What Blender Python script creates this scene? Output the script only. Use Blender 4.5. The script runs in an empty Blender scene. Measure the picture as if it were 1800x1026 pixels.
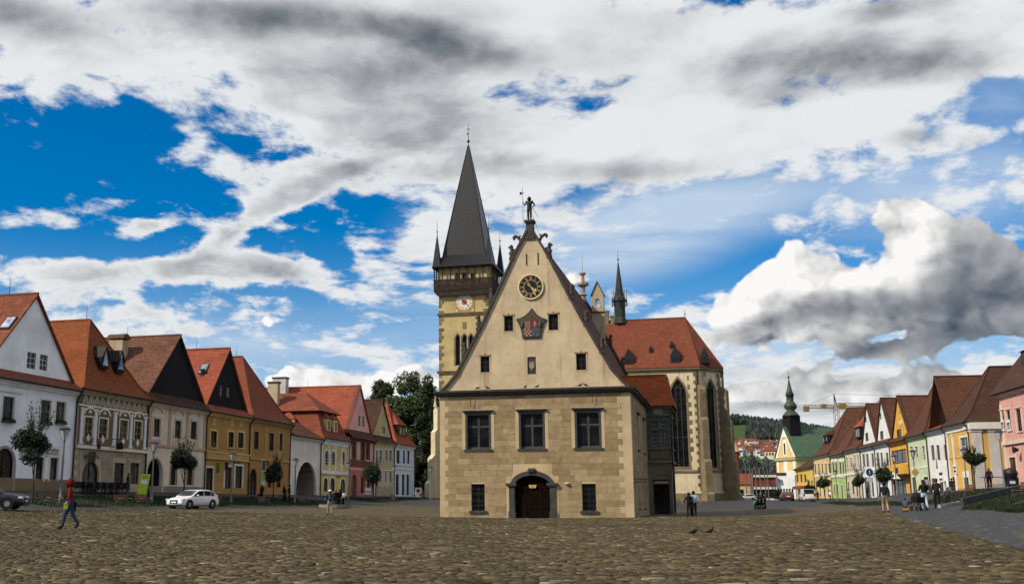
import bpy, bmesh, math, random
import numpy as np
from mathutils import Vector, Matrix
random.seed(7); RNG = np.random.default_rng(7)
sc = bpy.context.scene
COL = sc.collection
rad = math.radians
# ------------------------------------------------------------------ camera
F, PX, PY, HZ, EYE = 1870.0, 760.0, 513.0, 882.0, 1.15   # survey of the photograph (1800 px wide)
pit = math.atan((HZ - PY) / F); CP, SP = math.cos(pit), math.sin(pit)
cam = bpy.data.cameras.new('camera'); camo = bpy.data.objects.new('camera', cam); COL.objects.link(camo)
cam.sensor_width = 36.0; cam.lens = F / 1800 * 36
cam.shift_x = (900 - PX) / 1800; cam.shift_y = 0.0
cam.clip_start = 0.2; cam.clip_end = 9000
camo.location = (0, 0, EYE); camo.rotation_euler = (rad(90) + pit, 0, 0)
sc.camera = camo
sc.view_settings.view_transform = 'Standard'; sc.view_settings.look = 'None'
sc.view_settings.exposure = 0.0; sc.view_settings.gamma = 1.0
# ------------------------------------------------------------------ node helpers
class NT:
    def __init__(s, tree): s.t = tree; s.n = tree.nodes; s.l = tree.links
    def node(s, kind, **kw):
        n = s.n.new(kind)
        for k, v in kw.items(): setattr(n, k, v)
        return n
    def put(s, sock, v):
        if hasattr(v, 'is_output') or isinstance(v, bpy.types.NodeSocket): s.l.new(v, sock)
        elif v is not None:
            if isinstance(v, (tuple, list)) and sock.type == 'RGBA' and len(v) == 3: v = (*v, 1)
            sock.default_value = v
    def m(s, op, a, b=None, c=None, clamp=False):
        n = s.node('ShaderNodeMath', operation=op); n.use_clamp = clamp
        for i, v in enumerate((a, b, c)):
            if v is not None: s.put(n.inputs[i], v)
        return n.outputs[0]
    def v(s, op, a, b=None, scale=None):
        n = s.node('ShaderNodeVectorMath', operation=op)
        s.put(n.inputs[0], a)
        if b is not None: s.put(n.inputs[1], b)
        if scale is not None: s.put(n.inputs['Scale'], scale)
        return n.outputs[1] if op in ('DOT_PRODUCT', 'LENGTH') else n.outputs[0]
    def noise(s, vec, scale, detail=4, rough=.5, dist=0, ty='FBM', col=False, lac=2.0, dim='3D'):
        n = s.node('ShaderNodeTexNoise'); n.noise_type = ty; n.noise_dimensions = dim
        if vec is not None: s.l.new(vec, n.inputs['Vector'])
        n.inputs['Scale'].default_value = scale; n.inputs['Detail'].default_value = detail
        n.inputs['Roughness'].default_value = rough; n.inputs['Distortion'].default_value = dist
        n.inputs['Lacunarity'].default_value = lac
        return n.outputs['Color' if col else 'Fac']
    def voro(s, vec, scale, feat='F1', detail=0, rand=1.0, out='Distance', smooth=None, dim='3D'):
        n = s.node('ShaderNodeTexVoronoi', feature=feat); n.voronoi_dimensions = dim
        if vec is not None: s.l.new(vec, n.inputs['Vector'])
        n.inputs['Scale'].default_value = scale; n.inputs['Randomness'].default_value = rand
        if detail and 'Detail' in n.inputs: n.inputs['Detail'].default_value = detail
        if smooth is not None: n.inputs['Smoothness'].default_value = smooth
        return n.outputs[out]
    def ss(s, x, a, b, lo=0.0, hi=1.0, mode='SMOOTHSTEP'):
        n = s.node('ShaderNodeMapRange', interpolation_type=mode)
        s.put(n.inputs[0], x)
        for i, v in zip((1, 2, 3, 4), (a, b, lo, hi)): s.put(n.inputs[i], v)
        return n.outputs[0]
    def mix(s, f, a, b, mode='MIX'):
        n = s.node('ShaderNodeMix', data_type='RGBA', blend_type=mode)
        s.put(n.inputs[0], f); s.put(n.inputs[6], a); s.put(n.inputs[7], b)
        return n.outputs[2]
    def xyz(s, vec):
        n = s.node('ShaderNodeSeparateXYZ'); s.l.new(vec, n.inputs[0]); return n.outputs
    def comb(s, x, y, z):
        n = s.node('ShaderNodeCombineXYZ')
        for i, v in enumerate((x, y, z)): s.put(n.inputs[i], v)
        return n.outputs[0]
# ------------------------------------------------------------------ sky and sun
SUN_EL = rad(40); SUN_AZ = math.atan2(-.90, -.43)
wd = bpy.data.worlds.new('World'); sc.world = wd; wd.use_nodes = True
SKY_STR = 0.1
def px_dir(u, v):
    x, y = (u - PX) / F, (PY - v) / F
    d = Vector((x, CP - SP * y, SP + CP * y)).normalized()
    return math.atan2(d.x, d.y), math.asin(d.z)
def build_sky():
    g = NT(wd.node_tree); wd.node_tree.nodes.clear()
    out = g.node('ShaderNodeOutputWorld'); bg = g.node('ShaderNodeBackground')
    bg.inputs[1].default_value = SKY_STR; g.l.new(bg.outputs[0], out.inputs[0])
    sky = g.node('ShaderNodeTexSky', sky_type='NISHITA'); sky.sun_disc = False
    sky.sun_elevation = SUN_EL; sky.sun_rotation = SUN_AZ; sky.air_density = 1.0; sky.dust_density = 0.3; sky.ozone_density = 4.0
    tc = g.node('ShaderNodeTexCoord').outputs['Generated']
    X, Y, Z = g.xyz(tc)
    az = g.m('ARCTAN2', X, Y); el = g.m('ARCSINE', Z)
    P = g.comb(az, el, 0)
    # cloud-plane coordinates: clouds get flatter and closer towards the horizon
    zz = g.m('ADD', g.m('MAXIMUM', Z, 0.0), 0.30)
    q = g.v('DIVIDE', g.comb(X, Y, 0), g.comb(zz, zz, 1))
    def wob(vec, sc_, det): return g.v('SUBTRACT', g.comb(g.noise(vec, sc_, det, .55, dim='2D'), g.noise(g.v('ADD', vec, (7.3, 3.1, 0)), sc_, det, .55, dim='2D'), .5), (.5, .5, .5))
    wv = wob(q, 1.3, 4)
    qw = g.v('ADD', q, g.v('SCALE', wv, scale=.20))
    Pw = g.v('ADD', P, g.v('MULTIPLY', wv, (.075, .04, 0)))
    shear = {}
    def sheared(vec, rot):
        k = round(math.tan(rad(rot)) / .2) * .2
        if abs(k) < .01: return vec
        key = (vec, round(k, 2))
        if key not in shear:
            x, y, _ = g.xyz(vec); shear[key] = g.comb(x, g.m('MULTIPLY_ADD', x, -k, y), k)
        return shear[key]
    def blob(u, v, ru, rv, rot=0.0, vec=None):
        a, e = px_dir(u, v); vec = sheared(vec or Pw, rot)
        k = round(math.tan(rad(rot)) / .2) * .2
        n = g.node('ShaderNodeVectorMath', operation='MULTIPLY_ADD'); g.l.new(vec, n.inputs[0])
        sx, sy = F / (1.16 * ru), F / (1.16 * rv)
        n.inputs[1].default_value = (sx, sy, 0); n.inputs[2].default_value = (-a * sx, -(e - k * a) * sy, 0)
        t = g.m('SUBTRACT', 1.0, g.v('DOT_PRODUCT', n.outputs[0], n.outputs[0]), clamp=True)
        return g.m('MULTIPLY', t, t)
    def total(base, lst, vec=None, k=1.0):
        s_ = base
        for w, b in lst: s_ = g.m('MULTIPLY_ADD', blob(b[0], b[1], b[2] * k, b[3] * k, *b[4:], vec=vec), w, s_)
        return s_
    n1 = g.noise(qw, 3.6, 9, .56, dim='2D')
    nf = g.noise(g.v('MULTIPLY', qw, (1.0, 1.15, 1)), 13.0, 7, .62, dim='2D')
    n0 = g.noise(q, 0.8, 3, .5, dim='2D')
    qs = g.v('ADD', qw, (-.045, -.03, 0))
    n1b = g.noise(qs, 3.6, 5, .56, dim='2D')
    # --- high broken deck: where it is closed and where the blue shows
    cov = total(g.m('ADD', g.m('MULTIPLY_ADD', n0, .35, .36), g.m('MULTIPLY', g.ss(el, rad(27), rad(42)), .35)), [
        (.75, (560, 40, 700, 120)), (.5, (60, 70, 200, 60, -12)), (.55, (720, 215, 330, 85, -8)), (.45, (1100, 230, 420, 110)), (.35, (1500, 120, 420, 90)),
        (.5, (1330, 235, 300, 45)), (.4, (850, 300, 260, 45, 8)), (.35, (1640, 235, 120, 30)),
        (-.85, (110, 265, 220, 95, 10)), (-.75, (90, 415, 240, 28)), (-.35, (330, 330, 90, 55)), (-.46, (570, 395, 130, 30, -6)), (-.46, (595, 450, 60, 24, -18)), (-.25, (300, 245, 60, 20)),
        (-.22, (1120, 400, 170, 60, 20)), (-.25, (420, 262, 120, 26, -8)), (-.15, (250, 200, 80, 30)), (-.22, (540, 285, 90, 12)), (-.3, (700, 590, 90, 30)), (-.3, (480, 620, 140, 18, -8)), (-.35, (1000, 350, 60, 24)), (-.25, (1210, 195, 50, 22)), (-.3, (1740, 160, 90, 55)), (-.4, (1120, 490, 120, 30)), (-.2, (430, 205, 70, 14, -10)),
        (.26, (160, 305, 55, 24, -15)), (.28, (45, 245, 45, 16)), (.26, (60, 360, 60, 18, -16)),
        (.5, (560, 345, 160, 30, 18)), (.5, (400, 415, 130, 42, 32)), (.5, (230, 390, 90, 20, 6)), (.62, (420, 465, 330, 30, -5)), (.35, (130, 470, 160, 20)), (.5, (610, 505, 150, 28, -6)),
        (-.42, (460, 512, 130, 13, -5)), (-.42, (620, 640, 130, 20, -10)), (.34, (300, 560, 300, 30, -8)), (-.35, (180, 520, 40, 10)), (-.25, (730, 580, 60, 25)), (-.15, (1040, 470, 60, 60)),
        (.3, (730, 455, 60, 30, 20)), (-.2, (1500, 330, 200, 30)), (.2, (1420, 300, 200, 30)), (.75, (1480, 700, 380, 60)), (.35, (1320, 640, 120, 30)), (.55, (1020, 110, 420, 90)), (.5, (1480, 50, 420, 70)), (.3, (1250, 280, 250, 50)), (.3, (200, 60, 260, 60)), (.3, (560, 190, 190, 40)), (.25, (1700, 80, 160, 50)), (-.3, (1770, 165, 70, 40)), (.22, (760, 400, 60, 50))])
    dens = g.m('ADD', g.m('MULTIPLY_ADD', g.m('SUBTRACT', n1, .5), 2.0, cov), g.m('MULTIPLY', g.m('SUBTRACT', nf, .5), 1.25))
    a1 = g.ss(dens, .36, .78)
    thick = g.ss(dens, .60, 1.25)
    dark = total(.05, [(.35, (1000, 190, 300, 40)), (.3, (650, 130, 200, 40)), (.35, (1500, 70, 300, 50)), 
        (.95, (500, 42, 270, 40, 2)), (.75, (790, 92, 190, 42, -6)), (.75, (60, 20, 170, 40)), (.45, (320, 10, 250, 30)), (.8, (1570, 5, 150, 26)),
        (.55, (1330, 165, 160, 28, 4)), (.55, (1400, 115, 260, 55)), (.55, (1620, 110, 190, 45, -4)), (.62, (1080, 305, 170, 32, -4)), (.4, (890, 300, 120, 30)), (.4, (1310, 320, 120, 22)), (.45, (1580, 238, 70, 22)), (.42, (1700, 240, 80, 20)), (.3, (1130, 60, 120, 40)),
        (.28, (480, 478, 130, 12, -6)), (.3, (640, 310, 130, 20)), (.25, (1190, 30, 200, 30)), (.2, (650, 505, 90, 12)), (.35, (1400, 720, 250, 14)), (.4, (1330, 660, 160, 18)), (.35, (1600, 680, 200, 16)), (.3, (1450, 100, 300, 60)), (.25, (1150, 130, 200, 40))])
    n2 = g.noise(g.v('MULTIPLY', qw, (.8, 1.3, 1)), 1.25, 5, .52, dim='2D')
    relief = g.m('ADD', g.m('MULTIPLY', g.m('SUBTRACT', n1, n1b), .9), g.m('MULTIPLY', g.m('SUBTRACT', nf, .5), .30))
    dk = g.m('ADD', g.m('MULTIPLY', dark, g.m('MULTIPLY_ADD', n1, 1.1, .38)), g.m('MULTIPLY', g.m('MULTIPLY', thick, g.ss(n2, .34, .62)), .72))
    lum = g.m('ADD', g.m('MULTIPLY', .92, g.m('POWER', .50, dk)), relief)
    lum = g.m('MINIMUM', g.m('MAXIMUM', lum, .12), 1.0)
    # neutral white when bright, cool slate when dark
    c1 = g.mix(g.ss(lum, .15, .9), (.085, .105, .13), (.80, .82, .84))
    # --- clear sky, milky towards the horizon
    hs = g.node('ShaderNodeHueSaturation'); g.l.new(sky.outputs[0], hs.inputs['Color'])
    hs.inputs['Saturation'].default_value = SAT; hs.inputs['Value'].default_value = VAL
    hs.inputs['Hue'].default_value = HUE
    k = 1 / SKY_STR
    def lift(c): return g.v('SCALE', c, scale=k)
    cir = g.noise(g.v('MULTIPLY', qw, (.8, 2.2, 1)), 1.6, 7, .6, dim='2D')
    milk = total(0.0, [(1.1, (1140, 400, 330, 100, 12)), (.75, (1650, 330, 320, 110)), (.75, (1750, 170, 200, 70)), (.55, (1300, 640, 420, 90)), (.55, (350, 590, 420, 60)), (.35, (760, 560, 200, 90)), (.3, (800, 400, 140, 60))], vec=P)
    milk = g.m('MULTIPLY', milk, g.ss(cir, .28, .70, .25, 1.25), clamp=True)
    milk = g.m('ADD', milk, g.m('MULTIPLY', g.ss(el, rad(15), rad(2)), .75), clamp=True)
    base = g.mix(milk, hs.outputs[0], lift((.50, .63, .80)))
    col = g.mix(a1, base, lift(c1))
    # --- cumulus: heaped clouds low over the roofs and the big towers to the right
    bv = g.v('MULTIPLY', P, (1.0, 1.15, 1))
    bw = g.v('ADD', bv, g.v('MULTIPLY', wob(bv, 22, 3), (.022, .022, 0)))
    def puff(off):
        vec = g.v('ADD', bw, off)
        f = g.voro(vec, 17, 'SMOOTH_F1', detail=3, smooth=.6, dim='2D')
        return g.m('SUBTRACT', 1.0, f), g.noise(vec, 26, 6, .55, dim='2D')
    p0, m0 = puff((0, 0, 0)); p1, m1 = puff((-.008, .010, 0))
    heap = [(1.15, (1400, 492, 105, 62, 8)), (.75, (1290, 525, 100, 36, 14)), (.55, (1480, 530, 110, 40)), (1.0, (1640, 430, 66, 76)), (.9, (1640, 505, 150, 52)), (.72, (1590, 390, 46, 44)), (.8, (1750, 490, 110, 66)), (.5, (1690, 400, 44, 40)),
            (.72, (1420, 562, 190, 26, -4)), (.85, (1670, 588, 170, 34)), (.55, (1470, 640, 170, 18, 6)), (.62, (1330, 690, 170, 20)), (.72, (1580, 690, 250, 28)), (.7, (1310, 605, 110, 22)), (.6, (1700, 650, 160, 20)),
            (.56, (495, 562, 52, 17, 4)), (.6, (672, 553, 42, 20, 4)), (.8, (500, 664, 60, 20)), (.95, (700, 668, 150, 26)), (.7, (570, 690, 120, 22)), (.62, (725, 452, 44, 20, 18)), (.44, (1195, 487, 34, 12)), (.7, (1030, 490, 60, 24)), (.5, (600, 478, 70, 14))]
    def heaps(vec, p, m):
        hc = total(-.33, heap, vec=vec, k=1.5)
        return g.m('ADD', hc, g.m('ADD', g.m('MULTIPLY', g.m('SUBTRACT', p, .62), .85), g.m('MULTIPLY', g.m('SUBTRACT', m, .5), .34)))
    hd = heaps(P, p0, m0); hl = heaps(g.v('ADD', P, (-.012, .020, 0)), p1, m1)
    a2 = g.ss(hd, -.02, .13)
    shd = total(0.0, [(1.0, (1735, 455, 70, 60)), (.95, (1750, 515, 150, 36)), (.75, (1540, 545, 150, 18, -5)), (1.1, (1660, 600, 150, 26, -4)), (.5, (1380, 562, 160, 15, 6)), (.22, (1330, 528, 130, 10)), (.62, (1470, 632, 110, 11, 7)), (.5, (1760, 600, 140, 50)), (.2, (1430, 520, 90, 14)), (.35, (1700, 395, 30, 60)),
                      (.35, (1350, 690, 240, 20)), (.35, (500, 574, 50, 9)), (.3, (690, 566, 45, 9)), (.3, (1600, 660, 200, 20))], vec=P, k=1.5)
    lit = g.m('SUBTRACT', hd, hl)
    lum2 = g.m('ADD', g.m('MULTIPLY_ADD', lit, .30, .70), g.m('ADD', g.m('MULTIPLY', g.m('SUBTRACT', p0, p1), .6), g.m('MULTIPLY', g.m('SUBTRACT', m0, .5), .10)))
    lum2 = g.m('MULTIPLY', lum2, g.m('POWER', .33, g.m('MULTIPLY', shd, g.m('MULTIPLY_ADD', m0, .3, .62))))
    lum2 = g.m('MINIMUM', g.m('MAXIMUM', lum2, .07), 1.0)
    c2 = g.mix(g.ss(lum2, .05, .92, mode='LINEAR'), (.045, .07, .115), (.96, .95, .93))
    col = g.mix(a2, col, lift(c2))
    g.l.new(col, bg.inputs[0])
SAT, VAL, HUE = 1.7, 1.12, 0.503
build_sky()
wd.cycles.sampling_method = 'NONE'
cy = sc.cycles; cy.use_adaptive_sampling = True; cy.adaptive_threshold = .02; cy.adaptive_min_samples = 8
cy.max_bounces = 4; cy.diffuse_bounces = 2; cy.glossy_bounces = 2; cy.transmission_bounces = 2; cy.transparent_max_bounces = 6; cy.use_denoising = True
sl = bpy.data.lights.new('sun', 'SUN'); sl.energy = 4.4; sl.angle = rad(0.8); sl.color = (1.0, .90, .76)
so = bpy.data.objects.new('sun', sl); COL.objects.link(so)
sd = Vector((math.sin(SUN_AZ) * math.cos(SUN_EL), math.cos(SUN_AZ) * math.cos(SUN_EL), math.sin(SUN_EL)))
so.rotation_euler = (-sd).to_track_quat('-Z', 'Y').to_euler(); so.location = sd * 60
# ------------------------------------------------------------------ survey helpers: the square's axes
def axes(th):
    t = rad(th); return Vector((math.sin(t), math.cos(t))), Vector((math.cos(t), -math.sin(t)))
def ray(u, v):
    x, y = (u - PX) / F, (PY - v) / F
    return Vector((x, CP - SP * y, SP + CP * y))
class Axis:                                  # a frame of the square: a = along the view down the square, r = to the right
    def __init__(s, th, r): s.th = th; s.A, s.R = axes(th); s.r = r
    def hr(s, u, v, r=None):
        d = ray(u, v); t = (s.r if r is None else r) / (s.R @ d.xy); return t * (s.A @ d.xy), EYE + t * d.z
    def ha(s, u, v, a):
        d = ray(u, v); t = a / (s.A @ d.xy); return t * (s.R @ d.xy), EYE + t * d.z
    def P(s, r, a): return s.R * r + s.A * a
    def to(s, X, Y): return s.R @ Vector((X, Y)), s.A @ Vector((X, Y))
LR = Axis(15.5, -54.0); RR = Axis(10.5, 39.8)
def lerp(x, pts):
    if x <= pts[0][0]: return pts[0][1]
    for (a, b), (c, d) in zip(pts, pts[1:]):
        if x <= c:
            t = (x - a) / (c - a); return b + (d - b) * t
    return pts[-1][1]
def sst(x, a, b):
    t = min(1, max(0, (x - a) / (b - a))); return t * t * (3 - 2 * t)
def G(X, Y):                                 # height of the ground
    rl, al = LR.to(X, Y); rr, ar = RR.to(X, Y)
    z = .05 + .05 * math.sin(X * .21 + 1) * math.sin(Y * .13)
    z += lerp(-rl, [(14, 0), (24, .14), (38, .48), (44, .78), (47, 1.15), (53, 1.98), (54.5, 2.02), (75, 2.1), (400, 16)])
    s0 = lerp(ar, [(90, 16.5), (180, 28)]); s1 = lerp(ar, [(90, 30), (180, 38)])
    top = lerp(ar, [(110, 2.3), (150, 2.3), (168, 1.72), (260, 1.9)])
    z += lerp(rr, [(-4, 0), (10, .15), (s0, .62), (s1, top), (60, top), (110, top + 2), (400, top + 18)])
    z += 1.05 * sst(Y, 110, 185)  * (1 - sst(-rl, 40, 54)) * (1 - sst(rr, s0 - 8, s1))
    far = sst(Y, 250, 400)
    z = z * (1 - far) + far * (-9)
    k = .12 + .88 * sst(X / max(Y, 1), .05, .22)
    hill = sst(Y, 430, 1350) * k
    if hill > 0: z += hill * (97 + 16 * math.sin(X * .0062 + 1.2) + 7 * math.sin(X * .017 + 2) + 6 * math.sin(Y * .009 + X * .006))
    if Y > 1400: z += k * (-50 * sst(Y, 1400, 2000) + 150 * sst(Y, 1900, 3000) * (.6 + .4 * math.sin(X * .0021 + 3.6)))
    return z
def ground_hit(u, v):                        # where a line of sight meets the ground
    d = ray(u, v); t = 5.0
    while t < 600:
        if EYE + d.z * t <= G(d.x * t, d.y * t): break
        t += .25
    return Vector((d.x * t, d.y * t, G(d.x * t, d.y * t)))
def stand(u, dist):                          # ground point in direction u at depth dist
    d = ray(u, HZ); k = dist / d.y; X, Y = d.x * k, dist
    return Vector((X, Y, G(X, Y)))
# ------------------------------------------------------------------ mesh helper
class MB:
    def __init__(s): s.v = []; s.f = []; s.m = []; s.k = 0
    def add(s, vs, fs, k=None):
        o = len(s.v); s.v += [tuple(p) for p in vs]; s.f += [tuple(i + o for i in f) for f in fs]
        s.m += [s.k if k is None else k] * len(fs); return s
    def box(s, x0, x1, y0, y1, z0, z1, k=None):
        return s.add([(x0, y0, z0), (x1, y0, z0), (x1, y1, z0), (x0, y1, z0), (x0, y0, z1), (x1, y0, z1), (x1, y1, z1), (x0, y1, z1)],
                     [(0, 3, 2, 1), (4, 5, 6, 7), (0, 1, 5, 4), (1, 2, 6, 5), (2, 3, 7, 6), (3, 0, 4, 7)], k)
    def poly(s, pts, k=None): return s.add(pts, [tuple(range(len(pts)))], k)
    def slab(s, pts, thick, k=None):         # a polygon given a thickness along its normal, downwards
        n = len(pts); P = [Vector(p) for p in pts]
        nr = (P[1] - P[0]).cross(P[2] - P[0])
        if nr.length < 1e-9 and n > 3: nr = (P[2] - P[0]).cross(P[3] - P[0])
        nr.normalize()
        if nr.z < 0: nr = -nr
        lo = [p - nr * thick for p in P]
        return s.add(P + lo, [tuple(range(n)), tuple(reversed(range(n, 2 * n)))] + [(i, i + n, (i + 1) % n + n, (i + 1) % n) for i in range(n)], k)
    def prism(s, pts, y0, y1, k=None):       # outline in x,z drawn from y0 to y1
        n = len(pts)
        return s.add([(x, y0, z) for x, z in pts] + [(x, y1, z) for x, z in pts],
                     [tuple(range(n)), tuple(reversed(range(n, 2 * n)))] + [(i, i + n, (i + 1) % n + n, (i + 1) % n) for i in range(n)], k)
    def prism_z(s, pts, z0, z1, k=None):     # outline in x,y raised from z0 to z1
        n = len(pts)
        return s.add([(x, y, z0) for x, y in pts] + [(x, y, z1) for x, y in pts],
                     [tuple(reversed(range(n))), tuple(range(n, 2 * n))] + [(i, (i + 1) % n, (i + 1) % n + n, i + n) for i in range(n)], k)
    def tube(s, p, q, r0, r1=None, n=8, k=None, caps=True):
        p, q = Vector(p), Vector(q); r1 = r0 if r1 is None else r1
        d = (q - p).normalized() if (q - p).length > 1e-9 else Vector((0, 0, 1))
        a = d.orthogonal().normalized(); b = d.cross(a)
        vs = []
        for c, r in ((p, r0), (q, r1)):
            for i in range(n):
                t = 2 * math.pi * i / n; vs.append(c + (a * math.cos(t) + b * math.sin(t)) * r)
        fs = [(i, (i + 1) % n, (i + 1) % n + n, i + n) for i in range(n)]
        if caps: fs += [tuple(reversed(range(n))), tuple(range(n, 2 * n))]
        return s.add(vs, fs, k)
    def path(s, pts, r, n=6, k=None):
        for p, q in zip(pts, pts[1:]): s.tube(p, q, r, r, n, k)
        return s
    def lathe(s, prof, n=12, c=(0, 0, 0), k=None, ph=0.0, sq=1.0):
        vs = []
        for r, z in prof:
            for i in range(n):
                t = 2 * math.pi * (i + ph) / n; vs.append((c[0] + r * math.cos(t), c[1] + r * sq * math.sin(t), c[2] + z))
        fs = [(j * n + i, j * n + (i + 1) % n, (j + 1) * n + (i + 1) % n, (j + 1) * n + i) for j in range(len(prof) - 1) for i in range(n)]
        fs += [tuple(reversed(range(n))), tuple(range((len(prof) - 1) * n, len(prof) * n))]
        return s.add(vs, fs, k)
    def loft(s, rings, k=None, caps=True):
        n = len(rings[0]); vs = [p for r in rings for p in r]
        fs = [(j * n + i, j * n + (i + 1) % n, (j + 1) * n + (i + 1) % n, (j + 1) * n + i) for j in range(len(rings) - 1) for i in range(n)]
        if caps: fs += [tuple(reversed(range(n))), tuple(range((len(rings) - 1) * n, len(rings) * n))]
        return s.add(vs, fs, k)
    def mesh(s, name, mats):
        me = bpy.data.meshes.new(name); me.from_pydata(s.v, [], s.f)
        for m in (mats if isinstance(mats, (list, tuple)) else [mats]): me.materials.append(m)
        if s.m and max(s.m) > 0: me.polygons.foreach_set('material_index', s.m)
        bm = bmesh.new(); bm.from_mesh(me); bmesh.ops.recalc_face_normals(bm, faces=bm.faces); bm.to_mesh(me); bm.free()
        face_uv(me); me.update(); return me
    def build(s, name, mats, parent=None, smooth=False):
        me = s.mesh(name, mats)
        if smooth: me.polygons.foreach_set('use_smooth', [True] * len(me.polygons))
        return link(name, me, parent)
def face_uv(me):                             # metric coordinates in the plane of each face: u level, v up the slope
    uv = me.uv_layers.new(name='plane'); co = np.empty(len(me.vertices) * 3); me.vertices.foreach_get('co', co); co = co.reshape(-1, 3)
    npoly = len(me.polygons)
    if not npoly: return
    nr = np.empty(npoly * 3); me.polygons.foreach_get('normal', nr); nr = nr.reshape(-1, 3)
    lt = np.empty(npoly, dtype=np.int64); me.polygons.foreach_get('loop_total', lt)
    li = np.empty(len(me.loops), dtype=np.int64); me.loops.foreach_get('vertex_index', li)
    fi = np.repeat(np.arange(npoly), lt)
    h = np.stack([-nr[:, 1], nr[:, 0], np.zeros(npoly)], 1); L = np.linalg.norm(h, axis=1)
    flat = L < .05; h[flat] = (1, 0, 0); L[flat] = 1; h /= L[:, None]
    w = np.cross(nr, h); w[flat] = (0, 1, 0)
    p = co[li]; out = np.stack([(p * h[fi]).sum(1), (p * w[fi]).sum(1)], 1)
    uv.data.foreach_set('uv', out.ravel().astype(np.float32))
def link(name, data, parent=None):
    o = bpy.data.objects.new(name, data); COL.objects.link(o)
    if parent: o.parent = parent
    return o
def tag(o, label=None, cat=None, group=None, kind=None):
    if label: o['label'] = label
    if cat: o['category'] = cat
    if group: o['group'] = group
    if kind: o['kind'] = kind
    return o
def thing(name, label, cat, loc, rz=0.0, group=None):
    o = link(name, None); o.location = loc; o.rotation_euler = (0, 0, rz); o.empty_display_size = .3
    return tag(o, label, cat, group)
def copy_tree(o, parent=None):
    c = o.copy(); COL.objects.link(c); c.parent = parent
    for ch in o.children: copy_tree(ch, c)
    return c
def rot2(rz): c, s_ = math.cos(rz), math.sin(rz); return lambda x, y: (c * x - s_ * y, s_ * x + c * y)
# ------------------------------------------------------------------ materials
MATS = {}
def material(name, fn):
    if name in MATS: return MATS[name]
    m = bpy.data.materials.new(name); m.use_nodes = True; g = NT(m.node_tree); m.node_tree.nodes.clear()
    out = g.node('ShaderNodeOutputMaterial'); b = g.node('ShaderNodeBsdfPrincipled'); g.l.new(b.outputs[0], out.inputs[0])
    b.inputs['Specular IOR Level'].default_value = .3
    fn(g, b); MATS[name] = m; return m
def bump(g, b, h, dist=.02, strength=.6):
    n = g.node('ShaderNodeBump'); n.inputs['Distance'].default_value = dist; n.inputs['Strength'].default_value = strength
    g.l.new(h, n.inputs['Height']); g.l.new(n.outputs[0], b.inputs['Normal'])
def obj_co(g): return g.node('ShaderNodeTexCoord').outputs['Object']
def uv_co(g): return g.node('ShaderNodeTexCoord').outputs['UV']
def mul(c, k): return tuple(min(1, x * k) for x in c)
def plaster(name, c, wear=.35, rough=.9, dirt=(.16, .13, .10)):
    def fn(g, b):
        p = obj_co(g)
        n1 = g.noise(p, .35, 6, .62); n2 = g.noise(p, 2.6, 5, .6); n3 = g.noise(p, 30, 2, .5)
        st = g.noise(g.v('MULTIPLY', p, (1.6, 1.6, .16)), 1.0, 5, .6)      # streaks washed down by rain
        col = g.mix(g.ss(n1, .3, .72), mul(c, 1.12), mul(c, .82))
        pt = g.noise(p, .9, 2, .4); col = g.mix(g.m('MULTIPLY', g.ss(pt, .60, .63), .22 * wear / .35), col, mul(c, 1.22))
        col = g.mix(g.m('MULTIPLY', g.ss(n2, .50, .72), wear * .6), col, mul(c, .62))
        col = g.mix(g.m('MULTIPLY', g.ss(st, .52, .76), min(.8, wear * 1.3)), col, dirt)
        g.put(b.inputs['Base Color'], col); b.inputs['Roughness'].default_value = rough
        bump(g, b, g.m('ADD', g.m('MULTIPLY', n2, .5), n3), .012, .5)
    return material('plaster_' + name, fn)
def paint(name, c, rough=.6, var=.18, metal=0.0, spec=.3):
    def fn(g, b):
        p = obj_co(g); n = g.noise(p, 3.5, 5, .6)
        g.put(b.inputs['Base Color'], g.mix(g.ss(n, .3, .7), mul(c, 1 + var), mul(c, 1 - var)))
        b.inputs['Roughness'].default_value = rough; b.inputs['Metallic'].default_value = metal; b.inputs['Specular IOR Level'].default_value = spec
        bump(g, b, g.noise(p, 22, 3, .5), .006, .35)
    return material('paint_' + name, fn)
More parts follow.
